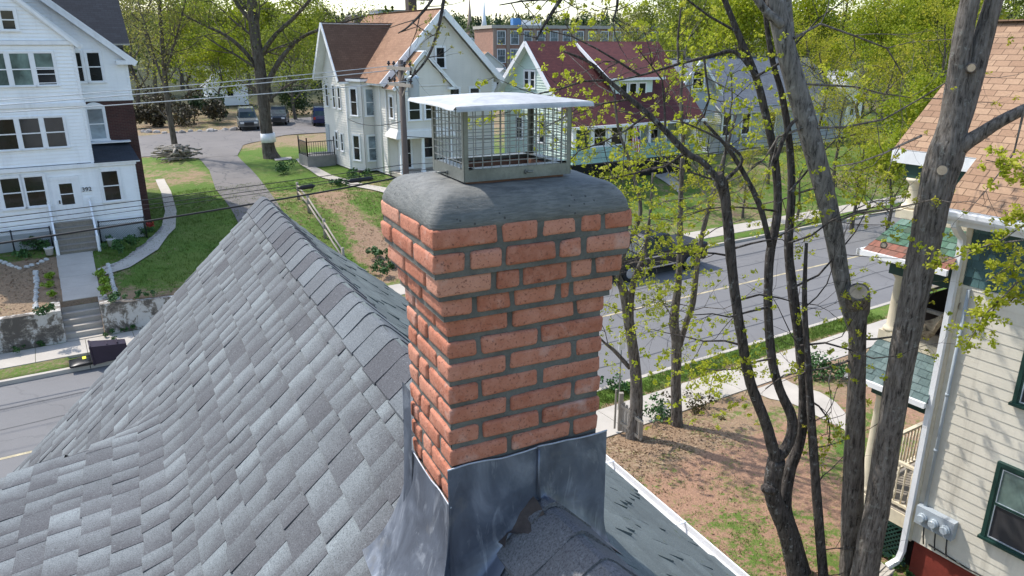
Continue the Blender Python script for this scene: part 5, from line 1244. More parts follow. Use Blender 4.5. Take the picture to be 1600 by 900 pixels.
for s in (12.92, 13.38, 15.6, 18.2): column(s, 7.16, 4.9, 6.03, .115)
for s in (12.92, 13.38, 15.6, 18.2): column(s, 7.14, 1.45, 3.63, .11)
mb = MB(); mb.bar(W(12.84, 6.1, 5.5), W(12.84, 7.1, 5.5), .1, .05); mb.bar(W(12.84, 6.1, 4.95), W(12.84, 7.1, 4.95), .05, .3); mb.bar(W(12.9, 7.2, 5.5), W(18.2, 7.2, 5.5), .1, .05); mb.build('balcony_rail', WOODG, ch)
mb = MB(); mb.box(W(12.95, 6.05, 4.74), EV*.03, NV*1.1, ZV*.7); mb.box(W(13.0, 7.12, 4.75), EV*5.2, NV*.03, ZV*.68); mb.build('balcony_interior_shade', M('dark_brown_interior', (.035, .024, .02), .85, .2, 5), ch)  # dark panels stand in for the shaded porch interior behind the rail
def balustrade(a, b, z0, z1):
    mb = MB(); mb.bar(W(*a, z1), W(*b, z1), .08, .05); mb.bar(W(*a, z0), W(*b, z0), .06, .05); d = math.hypot(b[0]-a[0], b[1]-a[1]); k = int(d/.12)
    for i in range(1, k): s, n = a[0]+(b[0]-a[0])*i/k, a[1]+(b[1]-a[1])*i/k; mb.lathe(W(s, n, z0+.02), [(.016, 0), (.024, .2), (.014, .4), (.024, .6), (.016, z1-z0-.03)], 6)
    mb.build('balustrade', CREAMT, ch)
balustrade((12.95, 7.14), (17.9, 7.14), 1.56, 2.42); balustrade((12.82, 6.1), (12.82, 7.05), 1.56, 2.42)
mb = MB()
for i in range(13):
    a = 6.05+i*.1-.3; 
    mb.bar(W(12.745, max(a, 6.05), .45+max(0, 6.05-a)), W(12.745, min(a+.75, 7.28), 1.18-max(0, a+.75-7.28)), .03, .008, up=EV); mb.bar(W(12.738, max(a, 6.05), 1.18-max(0, 6.05-a)), W(12.738, min(a+.75, 7.28), .45+max(0, a+.75-7.28)), .03, .008, up=EV)
mb.sbox(12.73, 12.76, 6.02, 7.3, 1.12, 1.2); mb.sbox(12.73, 12.76, 6.02, 7.3, .38, .46); mb.build('lattice', DGREEN, ch)
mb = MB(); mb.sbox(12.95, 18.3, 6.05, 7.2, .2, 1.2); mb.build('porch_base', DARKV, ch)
def camomat():
    m, t, b = newmat('camouflage_cloth'); co = objco(t); n1 = noise_tex(t, 7, 4, .6, co, .8); t.links.new(ramp(t, n1.outputs[0], [(.36, (.05, .045, .03)), (.45, (.20, .15, .10)), (.55, (.30, .25, .17)), (.66, (.12, .10, .06))]), b.inputs['Base Color']); b.inputs['Roughness'].default_value = .9; return m
CAMO = camomat(); mb = MB()
def tarp(u, v):
    n = 6.85-.95*u; z = 5.95-.55*math.sin(math.pi*min(u*1.15, 1))-.05*u-(.34 if u < .6 else .34-(u-.6)*.5)*v; return W(12.70-.10*math.sin(v*3)-.05*math.sin(u*20), n, z+.03*math.sin(u*14+v*5))
mb.grid(tarp, 24, 8); o = mb.build('tarp', CAMO); tag(o, 'brown camouflage cloth slung across the middle porch of the cream house', 'tarp')
mb = MB(); b0 = W(12.3, 6.13, .42)
mb.grid(lambda u, v: W(12.35-.62*u, 6.0+.36*v-.05*u+.0, .47-.07*u+.04*abs(v-.5)*2), 8, 6); mb.grid(lambda u, v: W(12.35-.62*(1-u), 6.0+.36*v-.05*(1-u), .40-.07*(1-u)), 8, 6)
for v in (0, .25, .5, .75, 1): mb.bar(W(12.33, 6.0+.36*v, .48), W(11.76, 5.96+.34*v, .42), .022, .035)
o = mb.build('splash_block', CONC); tag(o, 'ribbed concrete splash block under the white downspout', 'splash block')
drape('garden_path', CONC, [sn_of(at_z(x, y, .22)) for x, y in ((1226, 588), (1250, 602), (1280, 616), (1306, 634), (1330, 662), (1350, 700))], [sn_of(at_z(x, y, .22)) for x, y in ((1176, 606), (1204, 622), (1236, 634), (1270, 652), (1318, 676), (1338, 712))], 20, 4, .02)
# ---------------------------------------------------------------- utility pole and cables
up = thing('utility_pole', 'brown wooden utility pole with grey transformer in front of the beige house', 'utility pole', W(11.9, 27, .1))
mb = MB(); mb.tube([W(11.9, 27, 0), W(11.9, 27, 5), W(11.89, 27, 9.45)], [.15, .125, .105], 14); mb.build('pole', WOODP, up)
for z in (9.15, 8.55):
    mb = MB(); mb.bar(W(11.82, 25.9, z), W(11.82, 28.1, z), .10, .12); mb.bar(W(11.82, 26.4, z), W(11.87, 27, z-.5), .04); mb.bar(W(11.82, 27.6, z), W(11.87, 27, z-.5), .04); mb.build('crossarm', WOODG, up)
CER = M('dark_ceramic', (.03, .022, .02), .25, .1)
for z in (9.15, 8.55):
    for n in (26.0, 26.5, 27.5, 28.0):
        mb = MB(); mb.lathe(W(11.82, n, z+.06), [(.025, 0), (.03, .06), (.07, .08), (.07, .12), (.04, .14), (.05, .18), (.03, .2)], 10); mb.build('insulator', CER, up)
TRF = M('grey_blue_transformer_paint', (.42, .49, .53), .4, .08, 4, streak=((.3, .33, .35), .3))
mb = MB(); mb.lathe(W(12.34, 26.9, 8.02), [(.19, 0), (.22, .04), (.22, .72), (.23, .74), (.23, .8), (.12, .88)], 18); mb.bar(W(12.15, 26.95, 8.3), W(11.98, 27, 8.3), .1, .05); mb.bar(W(12.15, 26.95, 8.7), W(11.98, 27, 8.7), .1, .05); trf = mb.build('transformer', TRF, up)
for k in (-.1, .1):
    mb = MB(); mb.lathe(W(12.34+k, 26.9, 8.86), [(.03, 0), (.05, .05), (.03, .1), (.05, .15), (.02, .24)], 8); mb.build('bushing', CER, trf)
def cable(label, pts, r, mat=CABLE, cat='cable', grp='overhead cables', sag=.15, name='overhead_cable'):
    P = []
    for a, b in zip(pts[:-1], pts[1:]):
        k = 14; P += [W(*(a[i]+(b[i]-a[i])*t/k-(4*sag*(t/k)*(1-t/k) if i == 2 else 0) for i in range(3))) for t in range(k)]
    P.append(W(*pts[-1])); mb = MB(); mb.tube(P, r, 6); o = mb.build(name, mat); tag(o, label, cat, grp); return o
cable('thin black cable, topmost of those passing the white house door', [(-30, 26.95, 5.3), (-1.6, 27, 4.98), (11.8, 27, 5.5)], .014, sag=.05)
cable('thin black cable, second below the top one past the white house door', [(-30, 26.95, 5.1), (-1.6, 27, 4.82), (11.8, 27, 5.3)], .012, sag=.05)
cable('thin black cable, third down of those crossing the white house porch', [(-30, 26.95, 4.95), (-1.6, 27, 4.66), (11.8, 27, 5.22)], .010, sag=.05)
tc = cable('thick black cable crossing the white house steps, lowest of the overhead lines', [(-30, 26.9, 4.4), (-1.7, 26.95, 4.2), (6.66, 26.95, 4.64), (11.75, 26.95, 5.05)], .034, sag=.03)
for s0, s1, z, lab in ((9.6, 10.4, 5.12, 'black cylindrical splice case on the cable nearest the utility pole'), (7.7, 8.1, 5.05, 'black cable loop and clamp hanging over the path left of the pole')):
    mb = MB(); mb.tube([W(s0-.15, 27, z-.06), W(s0, 27, z-.06), W(s1, 27, z-.04), W(s1+.12, 27, z-.04)], [.02, .085, .085, .02], 10)
    mb.tube([W(s0-.3, 26.95, z), W(s0-.1, 26.9, z-.18), W(s0+.3, 26.9, z-.2), W(s0+.5, 26.95, z-.02)], .012, 6); o = mb.build('splice_case', CABLE); tag(o, lab, 'splice case', 'splice cases')
cable('upper silver overhead wire above the driveway', [(-30, 26.5, 8.1), (-.97, 26.5, 8.47), (11.8, 26.5, 9.3)], .013, CABLEA, sag=.05)
cable('middle silver overhead wire of the three above the driveway', [(-30, 27.5, 7.9), (-1.0, 27.5, 8.27), (11.8, 27.5, 9.08)], .016, CABLEA, sag=.05)
cable('lower silver overhead wire of the three above the driveway', [(-30, 26.0, 7.86), (-1.0, 26., 8.16), (11.8, 26., 8.72)], .016, CABLEA, sag=.05)
cable('thin service wire from the utility pole to the beige house corner', [(11.9, 27, 7.2), (17.0, 47.5, 5.4)], .018, sag=.3)
cable('thin service wire from the utility pole to the red roofed house', [(11.9, 27, 6.6), (27.1, 36.5, 5.2)], .016, sag=.3)
for z, k, nm in ((5.5, .012, 'upper'), (5.25, .012, 'middle'), (5.0, .026, 'thick lower')): cable(nm+' black cable running right from the utility pole past the chimney', [(12, 27, z), (48, 27, z+.1)], k, sag=.35)
mb = MB(); rr_ = random.Random(4)
for i in range(7):
    c0 = W(12.0+rr_.uniform(0, .3), 26.85, 5.1+rr_.uniform(-.5, .2)); L_ = rr_.uniform(.5, 1.1); mb.tube([c0, c0+EV*L_*.4-ZV*rr_.uniform(.1, .4), c0+EV*L_*.9-ZV*rr_.uniform(-.1, .4), c0+EV*L_+ZV*rr_.uniform(-.1, .3)], .012, 5)
mb.build('cable_bundle', CABLE, up)
# ---------------------------------------------------------------- fences
def railfence():
    P = [sn_of(at_z(x, y, z)) for x, y, z in ((468, 326, 1.5), (484, 344, 1.35), (508, 368, 1.2), (536, 398, 1.0))]; t = thing('split_rail_fence', 'weathered split rail fence beyond the grey roof ridge', 'fence', W(*P[1], hgt(*P[1])))
    tops = []
    for s, n in P:
        mb = MB(); z = hgt(s, n); mb.tube([W(s, n, z-.1), W(s+.01, n, z+.5), W(s, n+.01, z+.95)], [.085, .075, .07], 7, jit=.12, rng=rng); mb.build('post', WOODG, t); tops.append((s, n, z))
    for a, b in zip(tops[:-1], tops[1:]):
        for h in (.45, .8): mb = MB(); mb.tube([W(a[0], a[1], a[2]+h), W((a[0]+b[0])/2, (a[1]+b[1])/2, (a[2]+b[2])/2+h-.03), W(b[0], b[1], b[2]+h)], .045, 6, jit=.15, rng=rng); mb.build('rail', WOODG, t)
railfence()
def picket():
    a = at_z(968, 672, .25); b = at_z(1000, 684, .25); t = thing('picket_fence', 'broken piece of weathered picket fence at the foot of the near pavement tree', 'fence', a); d = (b-a); 
    for k, h in ((0, 1.1), (1, .5)): mb = MB(); mb.bar(a+d*k, a+d*k+ZV*h, .11); mb.build('post', WOODG, t)
    for k, h in ((-.25, 1.15),): mb = MB(); mb.bar(a+d*k, a+d*k+ZV*h, .05); mb.build('post', WOODG, t)
    for i in range(7): mb = MB(); q = a+d*(.15+i*.13); h = .85-.05*i; mb.bar(q, q+ZV*h+d*.02*(i % 3), .07, .02, up=d.cross(ZV)); mb.build('picket', WOODG, t)
    for z0, z1 in ((.78, .45), (.28, -.02)): mb = MB(); mb.bar(a+ZV*z0+d.cross(ZV).normalized()*.03, b+ZV*z1+d*.1+d.cross(ZV).normalized()*.03, .035, .08, up=ZV); mb.build('rail', WOODG, t)
picket()
p = at_z(966, 640, .15); sg = thing('sign_post', 'thin metal post with a small white sign beside the trunk at the near kerb', 'sign', p); mb = MB(); mb.tube([p, p+ZV*2.35], .022, 6); mb.build('post', GALV, sg); mb = MB(); mb.box(p+EV*-.11-NV*.03+ZV*1.85, EV*.22, NV*.01, ZV*.5); mb.build('sign_plate', TRIMW, sg)
# ---------------------------------------------------------------- vehicles
GLC = glassmat('car_glass', (.03, .045, .045), .04); TYRE = M('tyre_rubber', (.015, .015, .016), .85, .2, 10); RIM = M('alloy_rim', (.45, .46, .48), .3, .1, 10, metal=.7); LAMP = M('lamp_lens', (.7, .7, .68), .15, .05); TAIL = M('tail_lamp', (.35, .015, .01), .2, .1)
def paint(n, c): return M(n, c, .22, .05, 3, 0, spec=.6)
def vehicle(name, label, cat, c, ang, L_, wd, prof, cab, paintm, wheels, wr, grp=None):
    """prof: side outline (x, z) of the body, cab: list of (x0, x1 bottom, x0, x1 top, z0, z1)"""
    t = thing(name, label, cat, c, grp); X = Vector((math.cos(ang), math.sin(ang), 0)); Y = Vector((-X.y, X.x, 0)); mb = MB(); hw = wd/2; k = len(prof)
    rows = []
    for y, ins in ((-hw, .0), (-hw+.07, .05), (hw-.07, .05), (hw, .0)):
        zc = .62; rows.append([c+X*x+Y*y+ZV*(z+(ins if z > zc else 0)) for x, z in prof])
    for a, b in zip(rows[:-1], rows[1:]):
        for i in range(k): mb.face([a[i], a[(i+1) % k], b[(i+1) % k], b[i]], None, .5, 0, False)
    mb.face(rows[0][::-1]); mb.face(rows[-1])
    (a0, a1, b0, b1, z0, z1) = cab; ti = .16
    lo = [c+X*a0+Y*(-hw+.04)+ZV*z0, c+X*a1+Y*(-hw+.04)+ZV*z0, c+X*a1+Y*(hw-.04)+ZV*z0, c+X*a0+Y*(hw-.04)+ZV*z0]; hi = [c+X*b0+Y*(-hw+ti)+ZV*z1, c+X*b1+Y*(-hw+ti)+ZV*z1, c+X*b1+Y*(hw-ti)+ZV*z1, c+X*b0+Y*(hw-ti)+ZV*z1]
    top = [q+ZV*.05+(c+X*(b0+b1)/2+ZV*q.z-q)*.12 for q in hi]
    mb.mesh(lo+hi+top, [(0, 1, 5, 4), (1, 2, 6, 5), (2, 3, 7, 6), (3, 0, 4, 7), (4, 5, 9, 8), (5, 6, 10, 9), (6, 7, 11, 10), (7, 4, 8, 11), (8, 9, 10, 11)]); body = mb.build('body', paintm, t)
    for (i, j), nm in (((0, 1), 'side_window'), ((2, 3), 'side_window'), ((1, 2), 'windscreen'), ((3, 0), 'rear_window')):
        mb = MB(); P_, Q, R_, S = lo[i], lo[j], hi[j], hi[i]; nr = (Q-P_).cross(S-P_).normalized()
        if nr.dot((P_+R_)/2-(c+X*(a0+a1)/2+ZV*z0)) < 0: nr = -nr
        g = lambda u, v: P_.lerp(Q, u).lerp(S.lerp(R_, u), v)+nr*.012
        segs = ((.05, .47), (.53, .95)) if nm == 'side_window' else ((.06, .94),)
        for u0, u1 in segs: mb.face([g(u0, .1), g(u1, .1), g(u1, .9), g(u0, .9)])
        mb.build(nm, GLC, t)
    for x in wheels:
        for sg in (-1, 1):
            mb = MB(); o = c+X*x+Y*(hw*sg)+ZV*wr; mb.tube([o-Y*sg*.2, o-Y*sg*.02, o+Y*sg*.015], [wr, wr, wr*.93], 18); wv = mb.build('wheel', TYRE, t); mb = MB(); mb.tube([o+Y*sg*.012, o+Y*sg*.022], [wr*.62, wr*.55], 12); mb.build('rim', RIM, wv)
    xf, xr = max(q[0] for q in prof), min(q[0] for q in prof)
    for sg in (-1, 1):
        mb = MB(); mb.box(c+X*(xf-.06)+Y*(sg*(hw-.3)-.17)+ZV*.68, X*.075, Y*.34, ZV*.16); mb.build('headlight', LAMP, t); mb = MB(); mb.box(c+X*(xr-.015)+Y*(sg*(hw-.16)-.1)+ZV*.72, X*.06, Y*.2, ZV*.26); mb.build('tail_light', TAIL, t)
    mb = MB(); mb.box(c+X*(xf-.02)-Y*.45+ZV*.5, X*.04, Y*.9, ZV*.3); mb.build('grille', BLACKM, t); return t, X, Y
SUVP = [(-2.2, .38), (-1.75, .3), (1.7, .3), (2.25, .38), (2.3, .7), (2.2, .92), (1.1, 1.05), (-2.25, 1.05), (-2.3, .75)]
g = at_z(495, 193, 2.0); vehicle('parked_car', 'dark blue parked car partly hidden by the beige house corner', 'car', Vector((g.x+.5, g.y, hgt(*sn_of(g))+.05)), AZ+R(75), 4.6, 1.85, SUVP, (-2.2, .95, -1.9, .25, 1.03, 1.62), paint('dark_blue_paint', (.008, .015, .07)), (-1.4, 1.4), .34)
g = at_z(383, 203, 2.0); vehicle('parked_car', 'silver boxy parked car facing the driveway under the left hand trees', 'car', Vector((g.x, g.y+1, hgt(*sn_of(g))+.05)), AZ-R(100), 4.4, 1.85, SUVP, (-2.15, .8, -2.05, .45, 1.03, 1.72), paint('silver_paint', (.12, .125, .12)), (-1.4, 1.4), .36)
g = at_z(430, 196, 2.0); vehicle('parked_car', 'dark grey parked car right behind the banded tree trunk', 'car', Vector((g.x, g.y+1.5, hgt(*sn_of(g))+.05)), AZ-R(110), 4.4, 1.8, SUVP, (-1.9, .9, -1.5, .2, 1.03, 1.48), paint('dark_grey_paint', (.03, .035, .04)), (-1.4, 1.4), .33)
TRK = [(-2.85, .55), (-2.75, .42), (2.7, .42), (2.88, .55), (2.9, .85), (2.8, 1.10), (1.45, 1.18), (-2.85, 1.14)]
BLK = paint('black_gloss_paint', (.008, .008, .009)); c = W(22.75, 24.55, .0); tk, X, Y = vehicle('pickup_truck', 'black pickup truck with chrome side trim parked at the far kerb behind the trees', 'pickup truck', c, AZ+math.pi, 5.8, 1.95, TRK, (-.75, 1.5, -.5, .75, 1.15, 1.86), BLK, (-1.75, 1.85), .41)
CHR = M('chrome', (.75, .75, .76), .12, .05, 5, metal=1)
for z, x0, x1 in ((.98, -1.2, 1.2), (.50, -1.2, 1.25)):
    for sg in (1,): mb = MB(); mb.bar(c+X*x0+Y*sg*.99+ZV*z, c+X*x1+Y*sg*.99+ZV*z, .05, .06); mb.build('chrome_trim', CHR, tk)
mb = MB(); mb.box(c-X*2.75-Y*.88+ZV*1.15, X*1.95, Y*1.76, ZV*.07); mb.build('bed_cover', M('black_vinyl', (.02, .02, .022), .5, .1), tk)
for sg in (-1, 1): mb = MB(); mb.box(c+X*1.15+Y*(sg*1.0)+ZV*1.2, X*.12, Y*sg*.18, ZV*.16); mb.build('mirror', BLK, tk)
p = at_z(967, 283, 1.35); lh = thing('lighthouse_ornament', 'small white lighthouse garden ornament with a dark cap in the bank garden', 'ornament', p); mb = MB(); mb.lathe(p, [(.24, 0), (.22, .1), (.14, .95), (.18, .97), (.18, 1.02)], 12); mb.build('tower', TRIMW, lh); mb = MB(); mb.lathe(p+ZV*1.02, [(.1, 0), (.1, .18), (.14, .19), (.02, .34)], 10); mb.build('lantern', BLACKM, lh)
drape('garden_path', CONC, [sn_of(at_z(x, y, 1.4)) for x, y in ((1005, 272), (1035, 268), (1058, 283))], [sn_of(at_z(x, y, 1.3)) for x, y in ((1010, 283), (1040, 292), (1065, 300))], 8, 2, .06)
# ---------------------------------------------------------------- trees
def barkmat(name, c0, c1, lich, sc=1., strength=.9):
    m, t, b = newmat(name); co = objco(t, (1, 1, .16)); n1 = noise_tex(t, 21*sc, 5, .72, co, .5); n2 = noise_tex(t, 5*sc, 4, .6, objco(t)); n3 = noise_tex(t, 9*sc, 4, .7, objco(t))
    col = ramp(t, n1.outputs[0], [(.36, dim(c0, .28)), (.47, c0), (.66, c1)]); col = mix(t, ramp(t, n2.outputs[0], [(.5, 0.), (.7, .45)]), col, dim(c1, 1.15)); col = mix(t, ramp(t, n3.outputs[0], [(.58, 0.), (.66, .6)]), col, lich)
    t.links.new(col, b.inputs['Base Color']); b.inputs['Roughness'].default_value = .95; b.inputs['Specular IOR Level'].default_value = .15; bump(t, b, n1.outputs[0], strength, .06); return m
BARK = barkmat('grey_brown_bark', (.125, .108, .092), (.225, .20, .175), (.26, .26, .23)); BARKD = barkmat('dark_flaky_bark', (.060, .052, .046), (.115, .10, .09), (.27, .28, .27), 1.1); BARKL = barkmat('pale_smooth_bark', (.13, .12, .108), (.215, .20, .18), (.30, .30, .28), .8, .35); BARKF = barkmat('distant_bark', (.085, .072, .058), (.14, .12, .10), (.16, .16, .13), .4, .5)
CUTW = M('cut_wood', (.44, .34, .23), .85, .18, 14, .15, 60)
def leafmat(name, cols, trans=.35):
    m, t, b = newmat(name); col = ramp(t, tone_attr(t), [(i/(len(cols)-1), c) for i, c in enumerate(cols)])
    n1 = noise_tex(t, .35, 3, .6, objco(t)); col = mix(t, 1, col, ramp(t, n1.outputs[0], [(.3, .72), (.7, 1.)]), 'MULTIPLY')
    b.inputs['Roughness'].default_value = .6; b.inputs['Specular IOR Level'].default_value = .25; t.links.new(col, b.inputs['Base Color'])
    tr = t.nodes.new('ShaderNodeBsdfTranslucent'); t.links.new(col, tr.inputs[0]); ms = t.nodes.new('ShaderNodeMixShader'); ms.inputs[0].default_value = trans
    out = t.nodes['Material Output']; t.links.new(b.outputs[0], ms.inputs[1]); t.links.new(tr.outputs[0], ms.inputs[2]); t.links.new(ms.outputs[0], out.inputs[0]); return m
FLORET = leafmat('yellow_green_florets', [(.34, .40, .02), (.45, .49, .035), (.56, .55, .07)], .5); LV_BRIGHT = leafmat('bright_spring_leaves', [(.17, .23, .012), (.30, .36, .02), (.43, .45, .04)], .5); LV_MID = leafmat('spring_leaves', [(.12, .16, .02), (.21, .26, .032), (.32, .35, .055)], .5); LV_OLIVE = leafmat('olive_buds', [(.17, .175, .04), (.27, .265, .06), (.38, .36, .10)], .5); LV_YEL = leafmat('yellow_spring_leaves', [(.28, .30, .018), (.42, .41, .03), (.54, .48, .06)], .5); LV_DARK = leafmat('dark_evergreen_leaves', [(.012, .03, .012), (.03, .06, .018), (.06, .09, .03)], .15); LV_TAN = leafmat('bronze_buds', [(.20, .12, .05), (.30, .19, .09), (.38, .27, .14)])
def spline(pts, n):
    """Catmull-Rom through points with radii"""
    out = []; P = [pts[0]]+pts+[pts[-1]]
    for i in range(1, len(P)-2):
        for k in range(n):
            t = k/n; o = []
            for c in range(4):
                a, b, d, e = (P[i-1][c], P[i][c], P[i+1][c], P[i+2][c]); o.append(.5*((2*b)+(-a+d)*t+(2*a-5*b+4*d-e)*t*t+(-a+3*b-3*d+e)*t**3))
            out.append(o)
    out.append(list(pts[-1])); return out
def pxline(pts, Y, dY=0, m=1.):
    """(x, y, width px) in the photo at horizontal distance Y -> (X, Y, Z, radius)"""
    o = []
    for i, (x, y, w_) in enumerate(pts):
        yy = Y+dY*i/max(1, len(pts)-1); p = at_Y(x, y, yy); k = yy/ray(x, y).y; o.append((p.x, p.y, p.z, m*w_/2*k/1150))
    return o
def limb(mb, pts, n=12, sub=4, rough=.06, seed=0):
    P = spline([list(p) for p in pts], sub); b = len(mb.v)
    mb.tube([p[:3] for p in P], [max(p[3], .003) for p in P], n)
    if rough:
        for i in range(b, len(mb.v)):
            c = Vector(P[(i-b)//n][:3]); q = mb.v[i]; mb.v[i] = c+(q-c)*(1+rough*mnoise.noise(Vector((q.x*6+seed, q.y*6, q.z*1.6)))+rough*.7*mnoise.noise(Vector((q.x*22, q.y*22+seed, q.z*6))))
    return P
def grow(mb, p, d, L, r, lvl, rr_, tips, up=.12, seg=4, wob=.2, kids=(3, 5), ang=.75):
    pts = [p]; ds = []
    for i in range(seg):
        d = (d+Vector((rr_.gauss(0, wob), rr_.gauss(0, wob), rr_.gauss(0, wob)+up))).normalized(); p = p+d*(L/seg); pts.append(p); ds.append(d)
    mb.tube(pts, [r*(1-.62*i/seg) for i in range(seg+1)], 6 if lvl >= 2 else (4 if lvl == 1 else 3), cap=False)
    if lvl == 0: tips.append((p, d)); tips.append((pts[seg//2], d)); return
    for k in range(rr_.randint(*kids)):
        i = rr_.randint(1, seg); q = pts[i]; dd = ds[i-1]; x = dd.orthogonal().normalized(); x = Matrix.Rotation(rr_.uniform(0, 6.28), 3, dd) @ x
        nd = (dd*math.cos(ang)+x*math.sin(ang*rr_.uniform(.7, 1.2))).normalized(); grow(mb, q, nd, L*rr_.uniform(.45, .7), r*.5*(1-.4*i/seg), lvl-1, rr_, tips, up, seg, wob, kids, ang)
    tips.append((p, d))
def leaves_at(mb, tips, per, size, spread, rr_, keep=1.):
    for p, d in tips:
        if rr_.random() > keep: continue
        base = rr_.uniform(.15, .85)
        for _ in range(per):
            q = p+Vector((rr_.gauss(0, spread), rr_.gauss(0, spread), rr_.gauss(0, spread*.75))); leaf_quad(mb, q, size, rr_, cl(base+rr_.uniform(-.3, .3)), .5)
def floret(mb, p, r, n, rr_, size):
    base = rr_.uniform(.2, .9)
    for _ in range(n):
        v = Vector((rr_.gauss(0, 1), rr_.gauss(0, 1), rr_.gauss(0, .8))).normalized()*r*rr_.uniform(.3, 1); leaf_quad(mb, p+v, size, rr_, cl(base+rr_.uniform(-.35, .3)), .6)
# --- big trunks at the cream house
def stubs(t, items, Y, mat):
    for x, y, w_, dx, dy in items:
        p = at_Y(x, y, Y); k = Y/ray(x, y).y; r = w_/2*k/1150; tow = (Vector((0, 0, CAMZ))-p).normalized()+Vector((dx, 0, dy)); tow.normalize(); mb = MB()
        mb.tube([p-tow*r*3.2, p-tow*r*.9, p+tow*r*.4], [r*1.35, r*1.22, r*1.05], 14, cap=False); mb.tube([p+tow*r*.40, p+tow*r*.405], [r*1.05, r*.83], 14, cap=False); s_ = mb.build('branch_stub', mat, t); mb = MB(); mb.tube([p+tow*r*.36, p+tow*r*.42], [r*.9, r*.84], 14); mb.build('cut_face', CUTW, s_)
rr_ = random.Random(21)
YA = 10.9; tA = thing('maple_tree', 'large grey brown forked trunk rising in front of the cream house porch', 'tree', at_Y(1343, 960, YA)); mb = MB(); tips = []
limb(mb, pxline([(1338, 1010, 80), (1343, 950, 66), (1354, 880, 60), (1376, 760, 58), (1399, 620, 60), (1421, 500, 63), (1441, 400, 68), (1459, 310, 76), (1478, 240, 82), (1490, 190, 66), (1496, 130, 52), (1504, 60, 46), (1516, 0, 44), (1530, -90, 40)], YA, 0, m=0.63), 26, 7, .085)
limb(mb, pxline([(1482, 235, 52), (1500, 180, 58), (1519, 120, 52), (1536, 60, 46), (1553, 0, 42), (1580, -90, 38)], YA, 0, m=0.63), 20, 6, .08, 3); limb(mb, pxline([(1480, 250, 44), (1500, 230, 40), (1535, 207, 33), (1570, 186, 29), (1625, 160, 25), (1720, 120, 20)], YA, -.6, m=0.63), 16, 6, .07, 5)
mb.build('trunk', BARK, tA); stubs(tA, [(1472, 266, 17, .0, 0), (1518, 106, 13, 0, 0), (1381, 383, 8, 0, 0)], YA-.2, BARK)
mb = MB(); ml = MB(); tips = []
for x, y, dx, dz, L in ((1630, 160, .3, .1, 1.6), (1600, 172, .0, -.5, 1.2), (1700, 125, .4, -.3, 1.6), (1440, 212, -.9, -.1, 1.4), (1560, -40, .6, .3, 2)): grow(mb, at_Y(x, y, YA-.5), Vector((dx, -.2, dz)).normalized(), L, .02, 1, rr_, tips, .0)
# leafy sprays hanging over the cream wall
for x0, y0, x1, y1 in ((1660, 300, 1560, 255), (1660, 330, 1545, 390), (1640, 370, 1450, 418), (1640, 400, 1540, 440), (1640, 430, 1570, 480), (1590, 440, 1530, 520), (1560, 470, 1510, 540), (1650, 350, 1590, 345), (1640, 300, 1540, 250)):
    a, b = at_Y(x0, y0, YA-2.3), at_Y(x1, y1, YA-2.2); m_ = (a+b)/2+ZV*.1; mb.tube([a, m_, b], [.014, .01, .005], 5, cap=False)
    for k in range(14):
        f_ = .3+.7*k/13; q = (a*(1-f_)**2+m_*2*f_*(1-f_)+b*f_*f_); q = q+Vector((rr_.gauss(0, .09), rr_.gauss(0, .1), rr_.gauss(0, .10))); floret(ml, q, rr_.uniform(.05, .11), 26, rr_, .058)
mb.build('branches', BARK, tA)
for p, d in tips:
    if rr_.random() < .5: floret(ml, p, .07, 16, rr_, .05)
ml.build('crown', FLORET, tA)
YB = 11.5; tB = thing('pruned_tree', 'grey trunk sawn off beside a pale limb leaning left, touching the large forked trunk', 'tree', at_Y(1332, 950, YB)); mb = MB()
limb(mb, pxline([(1328, 1010, 70), (1331, 940, 56), (1331, 860, 50), (1333, 760, 46), (1337, 650, 41), (1339, 560, 38), (1340, 500, 40), (1341, 462, 36)], YB, 0, m=0.68), 22, 6, .05, 2)
mb.build('trunk', BARK, tB); mb = MB(); limb(mb, pxline([(1336, 520, 26), (1322, 470, 32), (1312, 420, 37), (1300, 350, 42), (1276, 250, 45), (1251, 160, 46), (1229, 80, 44), (1211, 0, 42), (1194, -90, 38)], YB+.1, 0, m=0.68), 20, 6, .045, 4); limb(mb, pxline([(1236, 110, 24), (1232, 50, 26), (1228, 0, 24), (1226, -80, 20)], YB+.4, 0, m=0.68), 12, 4, .05, 6); limb(mb, pxline([(1222, 40, 22), (1195, 15, 18), (1170, -20, 16)], YB, 0, m=0.68), 10, 4, .05, 6)
mb.build('leaning_limb', BARKL, tB); stubs(tB, [(1341, 459, 31, .0, .8)], YB-.12, BARK); mb = MB(); tips = []
for x, y, dx, dz, L in ((1336, 530, .8, .2, 1.2), (1335, 560, -.5, -.2, 1.6), (1262, 200, .9, .1, 2.2), (1240, 130, .9, -.2, 2.2), (1285, 290, -.8, .1, 1.5), (1300, 350, .8, .2, 1.6), (1255, 200, -.9, -.2, 1.5), (1240, 60, .8, .4, 2.2)): grow(mb, at_Y(x, y, YB), Vector((dx, rr_.uniform(-.3, .5), dz)).normalized(), L, .022, 2, rr_, tips, .02, 4, .25)
mb.build('branches', BARK, tB); ml = MB()
for p, d in tips:
    if rr_.random() < .5: floret(ml, p, .05, 12, rr_, .045)
ml.build('crown', LV_YEL, tB)
YC = 11.55; tC = thing('multi_stem_tree', 'dark flaky barked tree with several twisting stems in the middle of the bare yard', 'tree', at_Y(1250, 930, YC)); mb = MB()
C1 = [(1262, 1000, 60), (1252, 930, 48), (1244, 890, 42), (1229, 830, 38), (1207, 770, 36), (1213, 718, 36)]
limb(mb, pxline(C1, YC, 0, .74), 16, 6, .11, 1)
